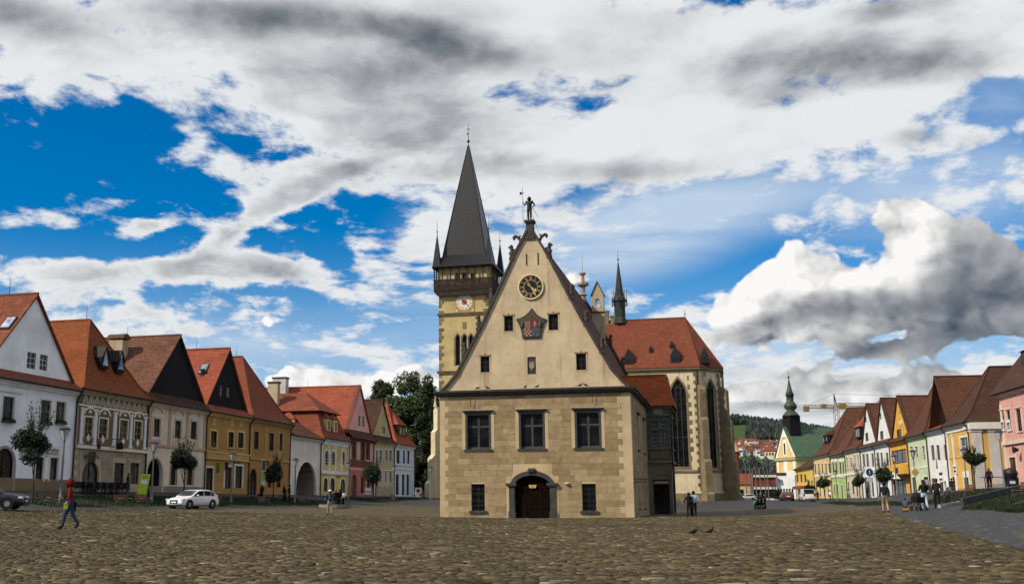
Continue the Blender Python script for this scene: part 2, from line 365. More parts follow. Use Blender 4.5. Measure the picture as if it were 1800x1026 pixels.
def tiles(name, c, alt, moss=.3, w=.22, h=.23):
    def fn(g, b):
        uv = uv_co(g); p = obj_co(g)
        br = g.node('ShaderNodeTexBrick'); g.l.new(g.v('ADD', uv, g.v('SCALE', g.v('SUBTRACT', g.noise(p, 1.2, 2, .5, col=True), (.5, .5, .5)), scale=.05)), br.inputs['Vector'])
        br.inputs['Scale'].default_value = 1.0; br.inputs['Mortar Size'].default_value = .016; br.inputs['Mortar Smooth'].default_value = .35
        br.inputs['Brick Width'].default_value = w; br.inputs['Row Height'].default_value = h; br.inputs['Bias'].default_value = -.1
        g.put(br.inputs['Color1'], c); g.put(br.inputs['Color2'], alt); g.put(br.inputs['Mortar'], mul(c, .35))
        n = g.noise(p, .5, 6, .65); n2 = g.noise(p, 3.0, 5, .65)
        col = g.mix(g.m('MULTIPLY', g.ss(n, .45, .75), .55), br.outputs[0], mul(alt, .55))
        col = g.mix(g.m('MULTIPLY', g.ss(n2, .52, .74), moss), col, (.05, .042, .03))
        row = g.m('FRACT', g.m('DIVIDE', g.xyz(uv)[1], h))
        col = g.mix(g.m('MULTIPLY', g.ss(row, .72, 1.0), .38), col, mul(c, .22))     # shadow under each tile lap, painted in as a dark line per row
        patch = g.noise(g.v('MULTIPLY', p, (1, 1, 2.0)), .9, 3, .6); col = g.mix(g.m('MULTIPLY', g.ss(patch, .56, .66), .35), col, mul(c, 1.35))
        g.put(b.inputs['Base Color'], col); b.inputs['Roughness'].default_value = .85; b.inputs['Specular IOR Level'].default_value = .15
        bump(g, b, g.m('SUBTRACT', g.m('SUBTRACT', 1.0, row), g.m('MULTIPLY', br.outputs[1], .5)), .03, .8)
    return material('tiles_' + name, fn)
def glass_mat(name, c=(.006, .007, .008), rough=.15, curtain=.35):
    def fn(g, b):
        p = obj_co(g); n = g.noise(p, 1.4, 3, .5); r = g.node('ShaderNodeObjectInfo').outputs['Random']
        col = g.mix(g.ss(n, .35, .65), mul(c, 1.8), mul(c, .6))
        if curtain:
            fold = g.noise(g.v('MULTIPLY', p, (9, 9, .4)), 1.0, 2, .5); cur = g.mix(g.ss(fold, .35, .65), (.030, .028, .025), (.11, .105, .095))
            gap = g.ss(g.noise(g.v('MULTIPLY', p, (1.6, 1.6, .5)), 1.0, 1, .5), .47, .53)
            col = g.mix(g.m('MULTIPLY', g.ss(r, 1 - curtain, 1 - curtain + .02), gap), col, cur)
        g.put(b.inputs['Base Color'], col); b.inputs['Roughness'].default_value = rough
        b.inputs['Specular IOR Level'].default_value = .2 if curtain else .07; bump(g, b, g.noise(p, 2.2, 2, .5), .01, .15)
    return material('glass_' + name, fn)
def stone(name, c, rough=.9, wear=.5):
    def fn(g, b):
        p = obj_co(g); n1 = g.noise(p, .8, 6, .65); n2 = g.noise(p, 7, 5, .6); n3 = g.noise(p, 40, 3, .6)
        col = g.mix(g.ss(n1, .32, .70), mul(c, 1.18), mul(c, .72))
        col = g.mix(g.m('MULTIPLY', g.ss(n2, .5, .72), wear), col, mul(c, .5))
        g.put(b.inputs['Base Color'], col); b.inputs['Roughness'].default_value = rough
        bump(g, b, g.m('ADD', g.m('MULTIPLY', n2, 1.2), n3), .02, .6)
    return material('stone_' + name, fn)
def flat(name, c, rough=.6, metal=0.0, emit=0.0):
    def fn(g, b):
        n = g.noise(obj_co(g), 9, 3, .5)
        g.put(b.inputs['Base Color'], g.mix(g.ss(n, .3, .7), mul(c, 1.08), mul(c, .9))); b.inputs['Roughness'].default_value = rough; b.inputs['Metallic'].default_value = metal
        if emit: g.put(b.inputs['Emission Color'], c); b.inputs['Emission Strength'].default_value = emit
    return material('flat_' + name, fn)
def varied(name, cols, rough=.9, scale=6.0, bump_d=.01, island=True, patch=0.0):   # pieces that differ one from another
    def fn(g, b):
        p = obj_co(g); oi = g.node('ShaderNodeObjectInfo').outputs['Random']
        r = oi
        if island: r = g.m('FRACT', g.m('ADD', g.m('MULTIPLY', oi, 7.13), g.node('ShaderNodeNewGeometry').outputs['Random Per Island']))
        cr = g.node('ShaderNodeValToRGB'); g.l.new(r, cr.inputs[0]); e = cr.color_ramp.elements
        while len(e) < len(cols): e.new(.5)
        for i, (pos, c) in enumerate(cols): e[i].position = pos; e[i].color = (*c, 1)
        n = g.noise(g.node('ShaderNodeNewGeometry').outputs['Position'], scale, 5, .62)
        col = g.mix(g.ss(n, .3, .72), cr.outputs[0], (0, 0, 0)); col = g.mix(.72, col, cr.outputs[0])
        if patch:      # worn tracks, dirt and a little moss over many stones
            ps = g.node('ShaderNodeNewGeometry').outputs['Position']; big = g.noise(ps, .11, 5, .6); med = g.noise(ps, .55, 5, .65)
            col = g.mix(g.m('MULTIPLY', g.ss(big, .44, .66), patch), col, mul(cols[0][1], 1.1)); col = g.mix(g.m('MULTIPLY', g.ss(med, .58, .72), patch * .8), col, (.036, .038, .014))
            col = g.mix(g.m('MULTIPLY', g.ss(big, .42, .28), patch * .5), col, cols[-3][1])
        g.put(b.inputs['Base Color'], col); b.inputs['Roughness'].default_value = rough
        bump(g, b, n, bump_d, .6)
    return material('varied_' + name, fn)
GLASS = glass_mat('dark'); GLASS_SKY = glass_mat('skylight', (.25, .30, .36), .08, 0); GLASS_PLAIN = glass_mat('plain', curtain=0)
IRON = paint('iron', (.012, .012, .013), .55, .2); DARKWOOD = paint('dark_wood', (.020, .012, .008), .7, .4)
WHITE = paint('white', (.72, .71, .68), .55, .06); LEAD = paint('lead', (.05, .05, .052), .45, .25, .3)
# ------------------------------------------------------------------ ground
def sheet(name, rs, as_, ax, inside, mat, lift=0.0, parent=None, kind='structure'):
    mb = MB(); idx = {}; vs = []; fs = []
    def vid(i, j):
        if (i, j) not in idx:
            p = ax.P(rs[i], as_[j]); idx[i, j] = len(vs); vs.append((p.x, p.y, G(p.x, p.y) + lift))
        return idx[i, j]
    for i in range(len(rs) - 1):
        for j in range(len(as_) - 1):
            if inside is None or inside((rs[i] + rs[i + 1]) / 2, (as_[j] + as_[j + 1]) / 2): fs.append((vid(i, j), vid(i + 1, j), vid(i + 1, j + 1), vid(i, j + 1)))
    me = bpy.data.meshes.new(name); me.from_pydata(vs, [], fs); me.materials.append(mat); face_uv(me)
    me.polygons.foreach_set('use_smooth', [True] * len(me.polygons))
    o = link(name, me, parent)
    if kind and not parent: o['kind'] = kind
    return o
def frange(*seg):
    out = []
    for a, b, st in seg:
        n = max(1, round((b - a) / st)); out += [a + (b - a) * i / n for i in range(n)]
    return out + [seg[-1][1]]
def cobble_mat():
    def fn(g, b):
        p = g.node('ShaderNodeNewGeometry').outputs['Position']
        q = g.v('MULTIPLY', p, (1.0, 1.35, 0)); q = g.v('ADD', q, g.v('SCALE', g.v('SUBTRACT', g.noise(p, 3, 2, .5, col=True), (.5, .5, .5)), scale=.16))
        cid = g.voro(q, 4.6, out='Color', dim='2D'); ed = g.voro(q, 4.6, 'DISTANCE_TO_EDGE', dim='2D')
        cx = g.xyz(cid)[0]
        cr = g.node('ShaderNodeValToRGB'); g.l.new(cx, cr.inputs[0]); e = cr.color_ramp.elements
        for i, (pos, c) in enumerate(STONE_COLS):
            if i >= len(e): e.new(pos)
            e[i].position = pos; e[i].color = (*c, 1)
        n = g.noise(p, 7, 5, .65); big = g.noise(p, .16, 4, .6)
        col = g.mix(g.m('MULTIPLY', g.ss(n, .4, .75), .3), cr.outputs[0], (.03, .025, .014))
        col = g.mix(g.ss(ed, .0, .035), (.026, .020, .011), col)
        col = g.mix(g.m('MULTIPLY', g.ss(big, .42, .70), .25), col, (.04, .035, .02))
        col = g.mix(g.m('MULTIPLY', g.ss(g.noise(p, .5, 4, .7), .60, .78), .25), col, (.045, .05, .018))
        g.put(b.inputs['Base Color'], col); b.inputs['Roughness'].default_value = .75
        bump(g, b, g.m('ADD', g.ss(ed, 0, .09), g.m('ADD', g.m('MULTIPLY', n, .4), g.m('MULTIPLY', cx, .5))), .05, .8)
    return material('cobble_bed', fn)
STONE_COLS = [(0.0, (.031, .022, .009)), (.22, (.058, .042, .018)), (.55, (.090, .066, .028)), (.84, (.126, .094, .043)), (.98, (.178, .138, .07)), (1.0, (.36, .33, .26))]
def sett_mat():
    def fn(g, b):
        p = g.node('ShaderNodeNewGeometry').outputs['Position']
        q = g.v('ADD', p, g.v('SCALE', g.v('SUBTRACT', g.noise(p, 4, 2, .5, col=True), (.5, .5, .5)), scale=.06))
        q = g.v('MULTIPLY', q, (1, 1, 0)); cid = g.voro(q, 8.5, out='Color', rand=.55, dim='2D'); ed = g.voro(q, 8.5, 'DISTANCE_TO_EDGE', rand=.55, dim='2D')
        cx = g.xyz(cid)[0]; n = g.noise(p, 9, 4, .6); big = g.noise(p, .3, 5, .65)
        col = g.mix(cx, (.022, .021, .020), (.052, .050, .047)); col = g.mix(g.ss(cx, .93, .97), col, (.22, .22, .21))
        col = g.mix(g.ss(ed, 0, .07), (.014, .014, .014), col); col = g.mix(g.m('MULTIPLY', g.ss(big, .4, .7), .45), col, (.03, .03, .03))
        g.put(b.inputs['Base Color'], col); b.inputs['Roughness'].default_value = .7
        bump(g, b, g.m('ADD', g.ss(ed, 0, .1), g.m('MULTIPLY', n, .4)), .03, .7)
    return material('setts', fn)
def lawn_mat():
    def fn(g, b):
        p = g.node('ShaderNodeNewGeometry').outputs['Position']; n = g.noise(p, 1.1, 6, .65); n2 = g.noise(p, 14, 4, .7)
        col = g.mix(g.ss(n, .3, .7), (.016, .030, .008), (.036, .055, .014)); col = g.mix(g.ss(n2, .35, .7), col, (.010, .018, .006))
        g.put(b.inputs['Base Color'], col); b.inputs['Roughness'].default_value = .95; bump(g, b, n2, .08, .9)
    return material('lawn', fn)
def field_mat():
    def fn(g, b):
        p = g.node('ShaderNodeNewGeometry').outputs['Position']; n = g.noise(p, .012, 6, .6)
        g.put(b.inputs['Base Color'], g.mix(g.ss(n, .35, .65), (.050, .088, .020), (.034, .062, .016))); b.inputs['Roughness'].default_value = 1
        bump(g, b, g.noise(p, .2, 4, .6), .5, .6)
    return material('field', fn)
COBBLE, SETT, LAWN, FIELD = cobble_mat(), sett_mat(), lawn_mat(), field_mat()
PATHEDGE = [(11.6, 20.9), (19.0, 42.0), (34.7, 93.0)]
def right_of_edge(X, Y): return X - (11.6 + (Y - 20.9) * .3535)
cob = sheet('square_ground', frange((-64, -40, 2), (-40, 24, 1.6), (24, 70, 2)), frange((-30, 8, 3), (8, 120, 1.6), (120, 260, 3.5)), LR, None, COBBLE)
sheet('valley_ground', frange((-2600, -400, 200), (-400, -64, 28), (-64, 70, 13), (70, 600, 40), (600, 2600, 200)), frange((-400, -30, 60), (-30, 260, 15), (260, 700, 25), (700, 2500, 60), (2500, 5000, 250)), LR,
      lambda r, a: not (-64 < r < 70 and -30 < a < 260), FIELD, 0.0)
# grey setts: the road along the left houses and the wide path to the right
sheet('left_road', frange((-56, -40.5, 1.0)), frange((30, 230, 2)), LR, None, SETT, .012)
sheet('far_road', frange((-40.5, 16, 2.0)), frange((128, 230, 2.5)), LR, None, SETT, .012)
def rpath(i, a):
    return True
def right_path():
    vs, fs, n = [], [], 26; ys = frange((2, 140, 1.5))
    for Y in ys:
        x0 = 11.6 + (Y - 20.9) * .3535; x0 = min(x0, 11.6 + 80 * .3535 + max(0, Y - 100.9) * .19)
        x1 = RR.R.x and (41.0 + Y * math.sin(rad(10.5))) / math.cos(rad(10.5))
        for i in range(n + 1):
            X = x0 + (x1 - x0) * i / n; vs.append((X, Y, G(X, Y) + .014))
    for j in range(len(ys) - 1):
        for i in range(n): fs.append((j * (n + 1) + i, j * (n + 1) + i + 1, (j + 1) * (n + 1) + i + 1, (j + 1) * (n + 1) + i))
    me = bpy.data.meshes.new('right_path'); me.from_pydata(vs, [], fs); me.materials.append(SETT); face_uv(me)
    o = link('right_path', me); o['kind'] = 'structure'
right_path()
sheet('right_pavement', frange((20, 46, 2)), frange((136, 262, 3)), RR, None, SETT, .016)
# kerb of flat stones between cobbles and path
def cobbles():
    cols = varied('cobble', STONE_COLS, .88, 9.0, .012, patch=.5)
    big = []; small = MB()
    def outline(n):
        pts = []
        for i in range(n):
            t = 2 * math.pi * (i + random.uniform(-.28, .28)) / n; c, s_ = math.cos(t), math.sin(t); k = 1 / max(abs(c), abs(s_)) ** .9
            pts.append((c * k / 2 * random.uniform(.84, 1.06), s_ * k / 2 * random.uniform(.84, 1.06)))
        ins = random.uniform(.88, .96)
        return np.array([(x, y, 0) for x, y in pts] + [(x * ins, y * ins, 0) for x, y in pts])
    def fset(n): return [(i, (i + 1) % n, (i + 1) % n + n, i + n) for i in range(n)] + [tuple(range(n, 2 * n))]
    NS = 7; FS = fset(NS); protos = [outline(NS) for _ in range(90)]
    spots = []
    Yc = 8.6
    while Yc < 76:
        dep = random.uniform(.08, .15) * (1 + max(0, Yc - 20) * .018)
        x = -.43 * Yc - 2.0
        xe = 11.6 + (Yc - 20.9) * .3535
        x1 = min(.58 * Yc + 2.0, xe - .1); x = max(x, -40.3 / LR.R.x + Yc * math.tan(rad(15.5)))
        while x < x1:
            w = random.uniform(.09, .27) * random.choice((1, 1, 1, 1.45)) * (1 + max(0, Yc - 20) * .018)
            yo = Yc + .05 * math.sin(x * 1.7) + random.gauss(0, .022)
            spots.append((x + w / 2, yo, w * .98, dep * random.uniform(.92, 1.16)))
            x += w
        Yc += dep
    hs = []
    V = []; FF = []; o = 0
    rank = sorted(range(len(spots)), key=lambda i: -(spots[i][2] * spots[i][3]) / spots[i][1] ** 3 if 12.8 < spots[i][1] and -.36 * spots[i][1] < spots[i][0] < .5 * spots[i][1] else 0)[:300]
    rk = set(rank); meshes = []
    for i in range(24):
        q = protos[i].copy(); me = bpy.data.meshes.new('cobblestone'); q[:NS, 2] = -.03; q[NS:, 2] = .018 + q[NS:, 0] * random.gauss(0, .012) + q[NS:, 1] * random.gauss(0, .014)
        me.from_pydata(q.tolist(), [], FS); me.materials.append(cols); meshes.append(me)
    for i, (x, y, w, d) in enumerate(spots):
        z = G(x, y); a = random.gauss(0, .09)
        if i in rk:
            o_ = link('cobblestone', random.choice(meshes), cob)
            o_.location = (x, y, z); o_.scale = (w, d, random.uniform(.5, 1.4)); o_.rotation_euler = (random.gauss(0, .02), random.gauss(0, .02), a)
            continue
        p = protos[random.randrange(90)] * np.array([w, d, 1.0])
        h = max(.004, random.gauss(.014, .007)); tx, ty = random.gauss(0, .035), random.gauss(0, .05)
        zz = np.concatenate([np.full(NS, -.03), np.full(NS, h)]); zz[NS:] += p[NS:, 0] * tx + p[NS:, 1] * ty
        c, s_ = math.cos(a), math.sin(a)
        V.append(np.stack([p[:, 0] * c - p[:, 1] * s_ + x, p[:, 0] * s_ + p[:, 1] * c + y, zz + z], 1))
    V = np.concatenate(V); cnt = len(V) // (2 * NS)
    me = bpy.data.meshes.new('cobblestones'); base = np.arange(cnt) * (2 * NS)
    lv = (np.array([i for f in FS for i in f])[None, :] + base[:, None]).ravel()
    tot = np.tile(np.array([len(f) for f in FS]), cnt); st = np.concatenate([[0], np.cumsum(tot)[:-1]])
    me.vertices.add(len(V)); me.vertices.foreach_set('co', V.ravel().astype(np.float32))
    me.loops.add(len(lv)); me.loops.foreach_set('vertex_index', lv.astype(np.int32))
    me.polygons.add(len(tot)); me.polygons.foreach_set('loop_start', st.astype(np.int32)); me.polygons.foreach_set('loop_total', tot.astype(np.int32))
    me.update(calc_edges=True); me.validate(); me.materials.append(cols)
    o = link('cobblestones', me, cob); o['kind'] = 'stuff'
cobbles()
# ------------------------------------------------------------------ wall with real openings
def arc_pts(x0, x1, zt, rise, n=10, pointed=False):
    xc = (x0 + x1) / 2; hw = (x1 - x0) / 2; zs = zt - rise; out = []
    for i in range(n + 1):
        if pointed:
            x = x0 + (x1 - x0) * i / n; k = abs(x - xc) / hw; z = zs + rise * max(0.0, 1 - k) ** .62
        else:
            t = math.pi * (1 - i / n); x = xc + hw * math.cos(t); z = zs + rise * math.sin(t)
        out.append((x, z))
    return out
def facade(mb, x0, x1, z0, z1, holes, y=0.0, depth=.3, k=0, top=None):
    """front wall in the plane y with openings (xa, xb, za, zb, rise, pointed); top: optional function z(x) for gables"""
    xs = sorted({x0, x1, *[v for h in holes for v in h[:2]]}); zs = sorted({z0, z1, *[v for h in holes for v in h[2:4]]})
    xs = [x for x in xs if x0 - 1e-6 <= x <= x1 + 1e-6]; zs = [z for z in zs if z0 - 1e-6 <= z <= z1 + 1e-6]
    for xa, xb in zip(xs, xs[1:]):
        for za, zb in zip(zs, zs[1:]):
            cx, cz = (xa + xb) / 2, (za + zb) / 2
            if any(h[0] < cx < h[1] and h[2] < cz < h[3] for h in holes): continue
            mb.poly([(xa, y, za), (xb, y, za), (xb, y, zb), (xa, y, zb)], k)
    for h in holes:
        xa, xb, za, zb = h[:4]; rise = h[4] if len(h) > 4 else 0; pt = h[5] if len(h) > 5 else False
        if rise:
            A = arc_pts(xa, xb, zb, rise, 10, pt)
            for p, q in zip(A, A[1:]):
                if abs(zb - p[1]) + abs(zb - q[1]) > 1e-6: mb.poly([(p[0], y, p[1]), (q[0], y, q[1]), (q[0], y, zb), (p[0], y, zb)], k)
                mb.poly([(p[0], y, p[1]), (p[0], y + depth, p[1]), (q[0], y + depth, q[1]), (q[0], y, q[1])], k)
        else: mb.poly([(xa, y, zb), (xb, y, zb), (xb, y + depth, zb), (xa, y + depth, zb)], k)
        zt = zb - rise
        mb.poly([(xa, y, za), (xa, y + depth, za), (xa, y + depth, zt), (xa, y, zt)], k)
        mb.poly([(xb, y, za), (xb, y, zt), (xb, y + depth, zt), (xb, y + depth, za)], k)
        mb.poly([(xa, y, za), (xb, y, za), (xb, y + depth, za), (xa, y + depth, za)], k)
def ring_prism(mb, inner, outer, y0, y1, k=None):     # band between two open outlines in x,z
    n = len(inner)
    for i in range(n - 1):
        a, b, c, d = inner[i], inner[i + 1], outer[i + 1], outer[i]
        mb.prism([a, b, c, d], y0, y1, k)
def band(h, w, bottom=False):                         # trim round an opening: inner and outer outline
    xa, xb, za, zb = h[:4]; rise = h[4] if len(h) > 4 else 0; pt = h[5] if len(h) > 5 else False
    inn = [(xa, za)] + (arc_pts(xa, xb, zb, rise, 10, pt) if rise else [(xa, zb), (xb, zb)]) + [(xb, za)]
    if rise: o = [(xa - w, za)] + arc_pts(xa - w, xb + w, zb + w * (1.3 if pt else 1), rise + w * (1.3 if pt else 1), 10, pt) + [(xb + w, za)]
    else: o = [(xa - w, za), (xa - w, zb + w), (xb + w, zb + w), (xb + w, za)]
    return inn, o
CUBE = None
def unit_cube(mat):
    key = 'cube_' + mat.name
    if key not in bpy.data.meshes:
        m = MB().box(-.5, .5, -.5, .5, -.5, .5); me = m.mesh(key, mat); me.name = key
    return bpy.data.meshes[key]
def piece(name, mat, parent, c, s_, rot=None):
    o = link(name, unit_cube(mat), parent); o.location = c; o.scale = s_
    if rot: o.rotation_euler = rot
    return o
def window(parent, h, fm, pm=None, y=0.0, depth=.2, nx=2, nz=2, fw=.07, trans=None, trim=None, tw=.12, tp=.05, sill=None, pane_parts=False, name='window', label=None):
    """a window in opening h: frame with bars, panes, trim and sill are its pieces"""
    xa, xb, za, zb = h[:4]; rise = h[4] if len(h) > 4 else 0; pt = h[5] if len(h) > 5 else False
    yy = y + depth; mb = MB(); zt = zb - rise
    mb.box(xa, xa + fw, yy - .07, yy, za, zt); mb.box(xb - fw, xb, yy - .07, yy, za, zt); mb.box(xa + fw, xb - fw, yy - .07, yy, za, za + fw)
    if rise:
        inn = arc_pts(xa + fw, xb - fw, zb - fw, rise, 10, pt); outl = arc_pts(xa, xb, zb, rise, 10, pt); ring_prism(mb, inn, outl, yy - .07, yy)
    else: mb.box(xa + fw, xb - fw, yy - .07, yy, zb - fw, zb)
    for i in range(1, nx):
        x = xa + (xb - xa) * i / nx; mb.box(x - fw * .45, x + fw * .45, yy - .065, yy - .005, za + fw, zb - fw if not rise else zb - rise * .15)
    tz = trans if trans is not None else [za + (zt - za) * j / nz for j in range(1, nz)]
    for z in tz: mb.box(xa + fw, xb - fw, yy - .062, yy - .008, z - fw * .45, z + fw * .45)
    w = mb.build(name, fm, parent)
    if label: w['label'] = label
    pm = pm or GLASS
    g = MB()
    if rise: g.poly([(xa, yy - .02, za)] + [(x, yy - .02, z) for x, z in arc_pts(xa, xb, zb, rise, 10, pt)] + [(xb, yy - .02, za)])
    if pane_parts and not rise:
        X = [xa + (xb - xa) * i / nx for i in range(nx + 1)]; Zs = [za] + list(tz) + [zb]
        for a, b in zip(X, X[1:]):
            for c, d in zip(Zs, Zs[1:]): MB().box(a + .02, b - .02, yy - .03, yy - .015, c + .02, d - .02).build('pane', pm, w)
    else:
        if not rise: g.box(xa + .02, xb - .02, yy - .03, yy - .015, za + .02, zb - .02)
        g.build('pane', pm, w)
    if trim:
        t = MB(); i_, o_ = band(h, tw); ring_prism(t, i_, o_, y - tp, y + .02); t.build('surround', trim, w)
    if sill: MB().box(xa - .12, xb + .12, y - .12, y + .1, za - .11, za - .001).build('sill', sill, w)
    return w
# ------------------------------------------------------------------ town hall
TA = 76.0; TC = -13.55
def tl(u, v, a=TA): r, z = LR.ha(u, v, a); return r - TC, z
TH_BLOCK = varied('ashlar', [(0, (.275, .192, .095)), (.35, (.315, .225, .115)), (.7, (.355, .26, .138)), (1, (.395, .295, .165))], .9, 2.4, .012)
TH_PLAST = plaster('town_hall', (.47, .355, .205), .40, dirt=(.22, .16, .10)); TH_GABLE = plaster('town_hall_gable', (.51, .395, .25), .62, dirt=(.25, .18, .11))
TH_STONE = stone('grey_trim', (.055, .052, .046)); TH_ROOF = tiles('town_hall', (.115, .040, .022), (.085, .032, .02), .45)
TH_DARK = stone('coping', (.06, .05, .04)); TH_COR = paint('cornice', (.045, .036, .028), .7, .3)
def PROF(z):                                      # half width of the gable at height z
    return lerp(z, [(9.0, 6.98), (9.6, 6.30), (10.36, 5.66), (12.03, 4.74), (14.15, 3.60), (16.74, 2.32), (19.38, 1.05), (20.97, .16), (21.3, .05)])
def town_hall():
    loc = LR.P(TC, TA); t = thing('town_hall', 'cream stone town hall with steep gable and clock standing in the middle of the square', 'town hall', (loc.x, loc.y, 0), -rad(15.5))
    W = 6.95; D = 30.0
    uppers = [(-5.02, -3.10, 4.90, 7.55), (-1.06, .84, 4.90, 7.55), (2.98, 4.86, 4.90, 7.55)]
    lowers = [(-4.60, -3.62, .55, 2.44), (3.38, 4.34, .55, 2.42)]
    portal = (-1.62, 1.32, 0.0, 3.20, .95)
    holes = uppers + lowers + [portal]
    mb = MB(); facade(mb, -W, W, -.4, 9.0, holes, 0, .32)
    # side and back walls
    sideh = []
    for u, v0, v1 in ((1119.5, 724, 787), (1129.5, 726, 788)):
        a, z1 = LR.hr(u, v0, TC + W); _, z0 = LR.hr(u, v1, TC + W); sideh.append((a - TA - .62, a - TA + .62, 4.95, 7.55))
    for u in (1123, 1132): a, _ = LR.hr(u, 870, TC + W); sideh.append((a - TA - .4, a - TA + .4, .7, 2.4))
    s2 = MB(); facade(s2, 0, D, -.4, 9.0, sideh, 0, .3)
    mb.add([(W - y, x, z) for x, y, z in s2.v], s2.f)
    mb.poly([(-W, 0, -.4), (-W, D, -.4), (-W, D, 9), (-W, 0, 9)]); mb.poly([(-W, D, -.4), (W, D, -.4), (W, D, 9), (-W, D, 9)])
    wall = mb.build('wall', TH_PLAST, t)
    # ashlar blocks, one by one, set proud of the pale joints
    sideb = MB(); nco = 21; hc = 8.9 / nco; n = 0
    def blocked(x0, x1, z0, z1, hs):
        cuts = []
        for h in hs:
            if h[2] - .0 < z1 - .05 and h[3] > z0 + .05: cuts.append((h[0], h[1]))
        return cuts
    def course(z, xl, xr, hs, place):
        segs = [(xl, xr)]
        for c0, c1 in blocked(xl, xr, z, z + hc, hs):
            ns = []
            for s0, s1 in segs:
                if c1 <= s0 or c0 >= s1: ns.append((s0, s1)); continue
                if c0 - s0 > .15: ns.append((s0, c0))
                if s1 - c1 > .15: ns.append((c1, s1))
            segs = ns
        for s0, s1 in segs:
            k = max(1, round((s1 - s0) / random.uniform(.95, 1.35))); xs = [s0]
            for i in range(1, k): xs.append(s0 + (s1 - s0) * (i + random.uniform(-.22, .22)) / k)
            xs.append(s1)
            for a, b in zip(xs, xs[1:]): place(a, b, z)
    ph = [(-2.02, 1.72, 0, 3.0), (-1.55, 1.25, 3.0, 3.5)]
    for i in range(nco):
        z = .02 + i * hc; zz = random.uniform(0, .35) if i % 2 else random.uniform(.3, .55)
        zl = -W + (.38 if i % 2 else .62); zr = W - (.95 if i % 2 else .62)
        course(z, zl, zr, uppers + lowers + ph, lambda a, b, z: piece('stone_block', TH_BLOCK, wall, ((a + b) / 2, .004, z + hc / 2), (b - a - .022, .036, hc - .022)))
        ya = .55 if i % 2 else .95
        course(z, ya, 13.9, sideh, lambda a, b, z: sideb.box(W - .022, W + .014, a + .014, b - .014, z + .014, z + hc - .014))
    so_ = sideb.build('stone_blocks', TH_BLOCK, wall); so_['kind'] = 'stuff'; so_['label'] = 'coursed stone blocks of the shaded side wall'
    # upper windows: stone cross windows, plaster margin, drip cornice
    for h in uppers:
        xa, xb, za, zb = h
        w = window(t, h, TH_STONE, GLASS_PLAIN, 0, .26, 2, 2, .17, [za + (zb - za) * .62], TH_PLAST, .24, .028, None, True)
        MB().box(xa - .14, xb + .14, -.16, .02, zb + .02, zb + .10).box(xa - .20, xb + .20, -.22, .02, zb + .101, zb + .17).build('drip_moulding', TH_STONE, w)
        MB().box(xa - .10, xb + .10, -.12, .05, za - .12, za - .002).build('sill', TH_STONE, w)
        ins = MB()      # stone frame standing in the opening
        ring_prism(ins, [(xa + .16, za), (xa + .16, zb - .16), (xb - .16, zb - .16), (xb - .16, za)], [(xa, za), (xa, zb), (xb, zb), (xb, za)], -.04, .18); ins.build('stone_frame', TH_STONE, w)
    for h in lowers:
        w = window(t, h, DARKWOOD, GLASS_PLAIN, 0, .26, 2, 3, .06)
        gr = MB()
        for i in range(1, 5): x = h[0] + (h[1] - h[0]) * i / 5; gr.tube((x, .06, h[2]), (x, .06, h[3]), .012, n=5)
        for j in range(1, 5): z = h[2] + (h[3] - h[2]) * j / 5; gr.tube((h[0], .06, z), (h[1], .06, z), .012, n=5)
        gr.build('grille', IRON, w); MB().box(h[0] - .16, h[1] + .16, -.14, .1, h[2] - .16, h[2] - .001).build('sill', TH_STONE, w)
    # portal
    po = MB(); i_, o_ = band(portal, .40); ring_prism(po, i_, o_, -.035, .02); p = po.build('portal', TH_PLAST, t)
    px0, px1 = portal[0], portal[1]
    pm = MB()
    for x, s_ in ((px0, 1), (px1, -1)):
        xs = sorted((x - .20 * s_, x + .20 * s_)); pm.box(xs[0], xs[1], -.14, .3, .55, 2.25); pm.box(xs[0] - .05, xs[1] + .05, -.19, .3, -.3, .5); pm.box(xs[0] - .02, xs[1] + .02, -.16, .3, .501, .56)
        pm.box(xs[0] - .13, xs[1] + .13, -.24, .1, 2.251, 2.33); pm.box(xs[0] - .22, xs[1] + .16, -.28, .1, 2.331, 2.48)
    inn = arc_pts(px0 + .16, px1 - .16, 3.02, .82, 14); outl = arc_pts(px0 - .12, px1 + .12, 3.34, 1.06, 14); ring_prism(pm, inn, outl, -.16, .2)
    pm.lathe([(.001, 0), (.16, .03), (.2, .2), (.1, .3), (.001, .34)], 8, (px0 / 2 + px1 / 2 - .12, -.14, 3.22)); pm.lathe([(.001, 0), (.16, .03), (.2, .2), (.1, .3), (.001, .34)], 8, (px0 / 2 + px1 / 2 + .12, -.14, 3.22))
    pm.build('portal_stone', TH_STONE, p)
    dm = MB(); dx = (px0 + .2, px1 - .2); xc = (px0 + px1) / 2
    dm.box(dx[0], dx[1], .24, .30, -.2, 2.28)
    dm.poly([(dx[0], .27, 2.28)] + [(x, .27, z) for x, z in arc_pts(dx[0], dx[1], 3.0, .72, 12)] + [(dx[1], .27, 2.28)])
    d = dm.build('door', paint('door', (.007, .0035, .002), .8, .4, spec=.04), p)
    st = paint('door_rail', (.013, .0055, .0025), .8, .3, spec=.04); s3 = MB()
    for x in (dx[0] + .05, xc - .55, xc + .55, dx[1] - .05): s3.box(x - .05, x + .05, .19, .24, 0, 2.25)
    for z in (.05, .8, 2.2): s3.box(dx[0], dx[1], .195, .239, z - .05, z + .05)
    s3.build('door_frame', st, d)
    sg = MB().box(xc - .27, xc + .27, .10, .15, 2.26, 2.36).prism([(xc - .25, 2.26), (xc - .21, 2.14), (xc + .21, 2.14), (xc + .25, 2.26)], .10, .15).build('sign', flat('sign_yellow', (.62, .42, .10)), p)
    for i, z in enumerate((2.315, 2.285, 2.22, 2.185)): piece('lettering', flat('sign_print', (.10, .07, .03)), sg, (xc, .096, z), (.40 - .05 * i, .006, .012))
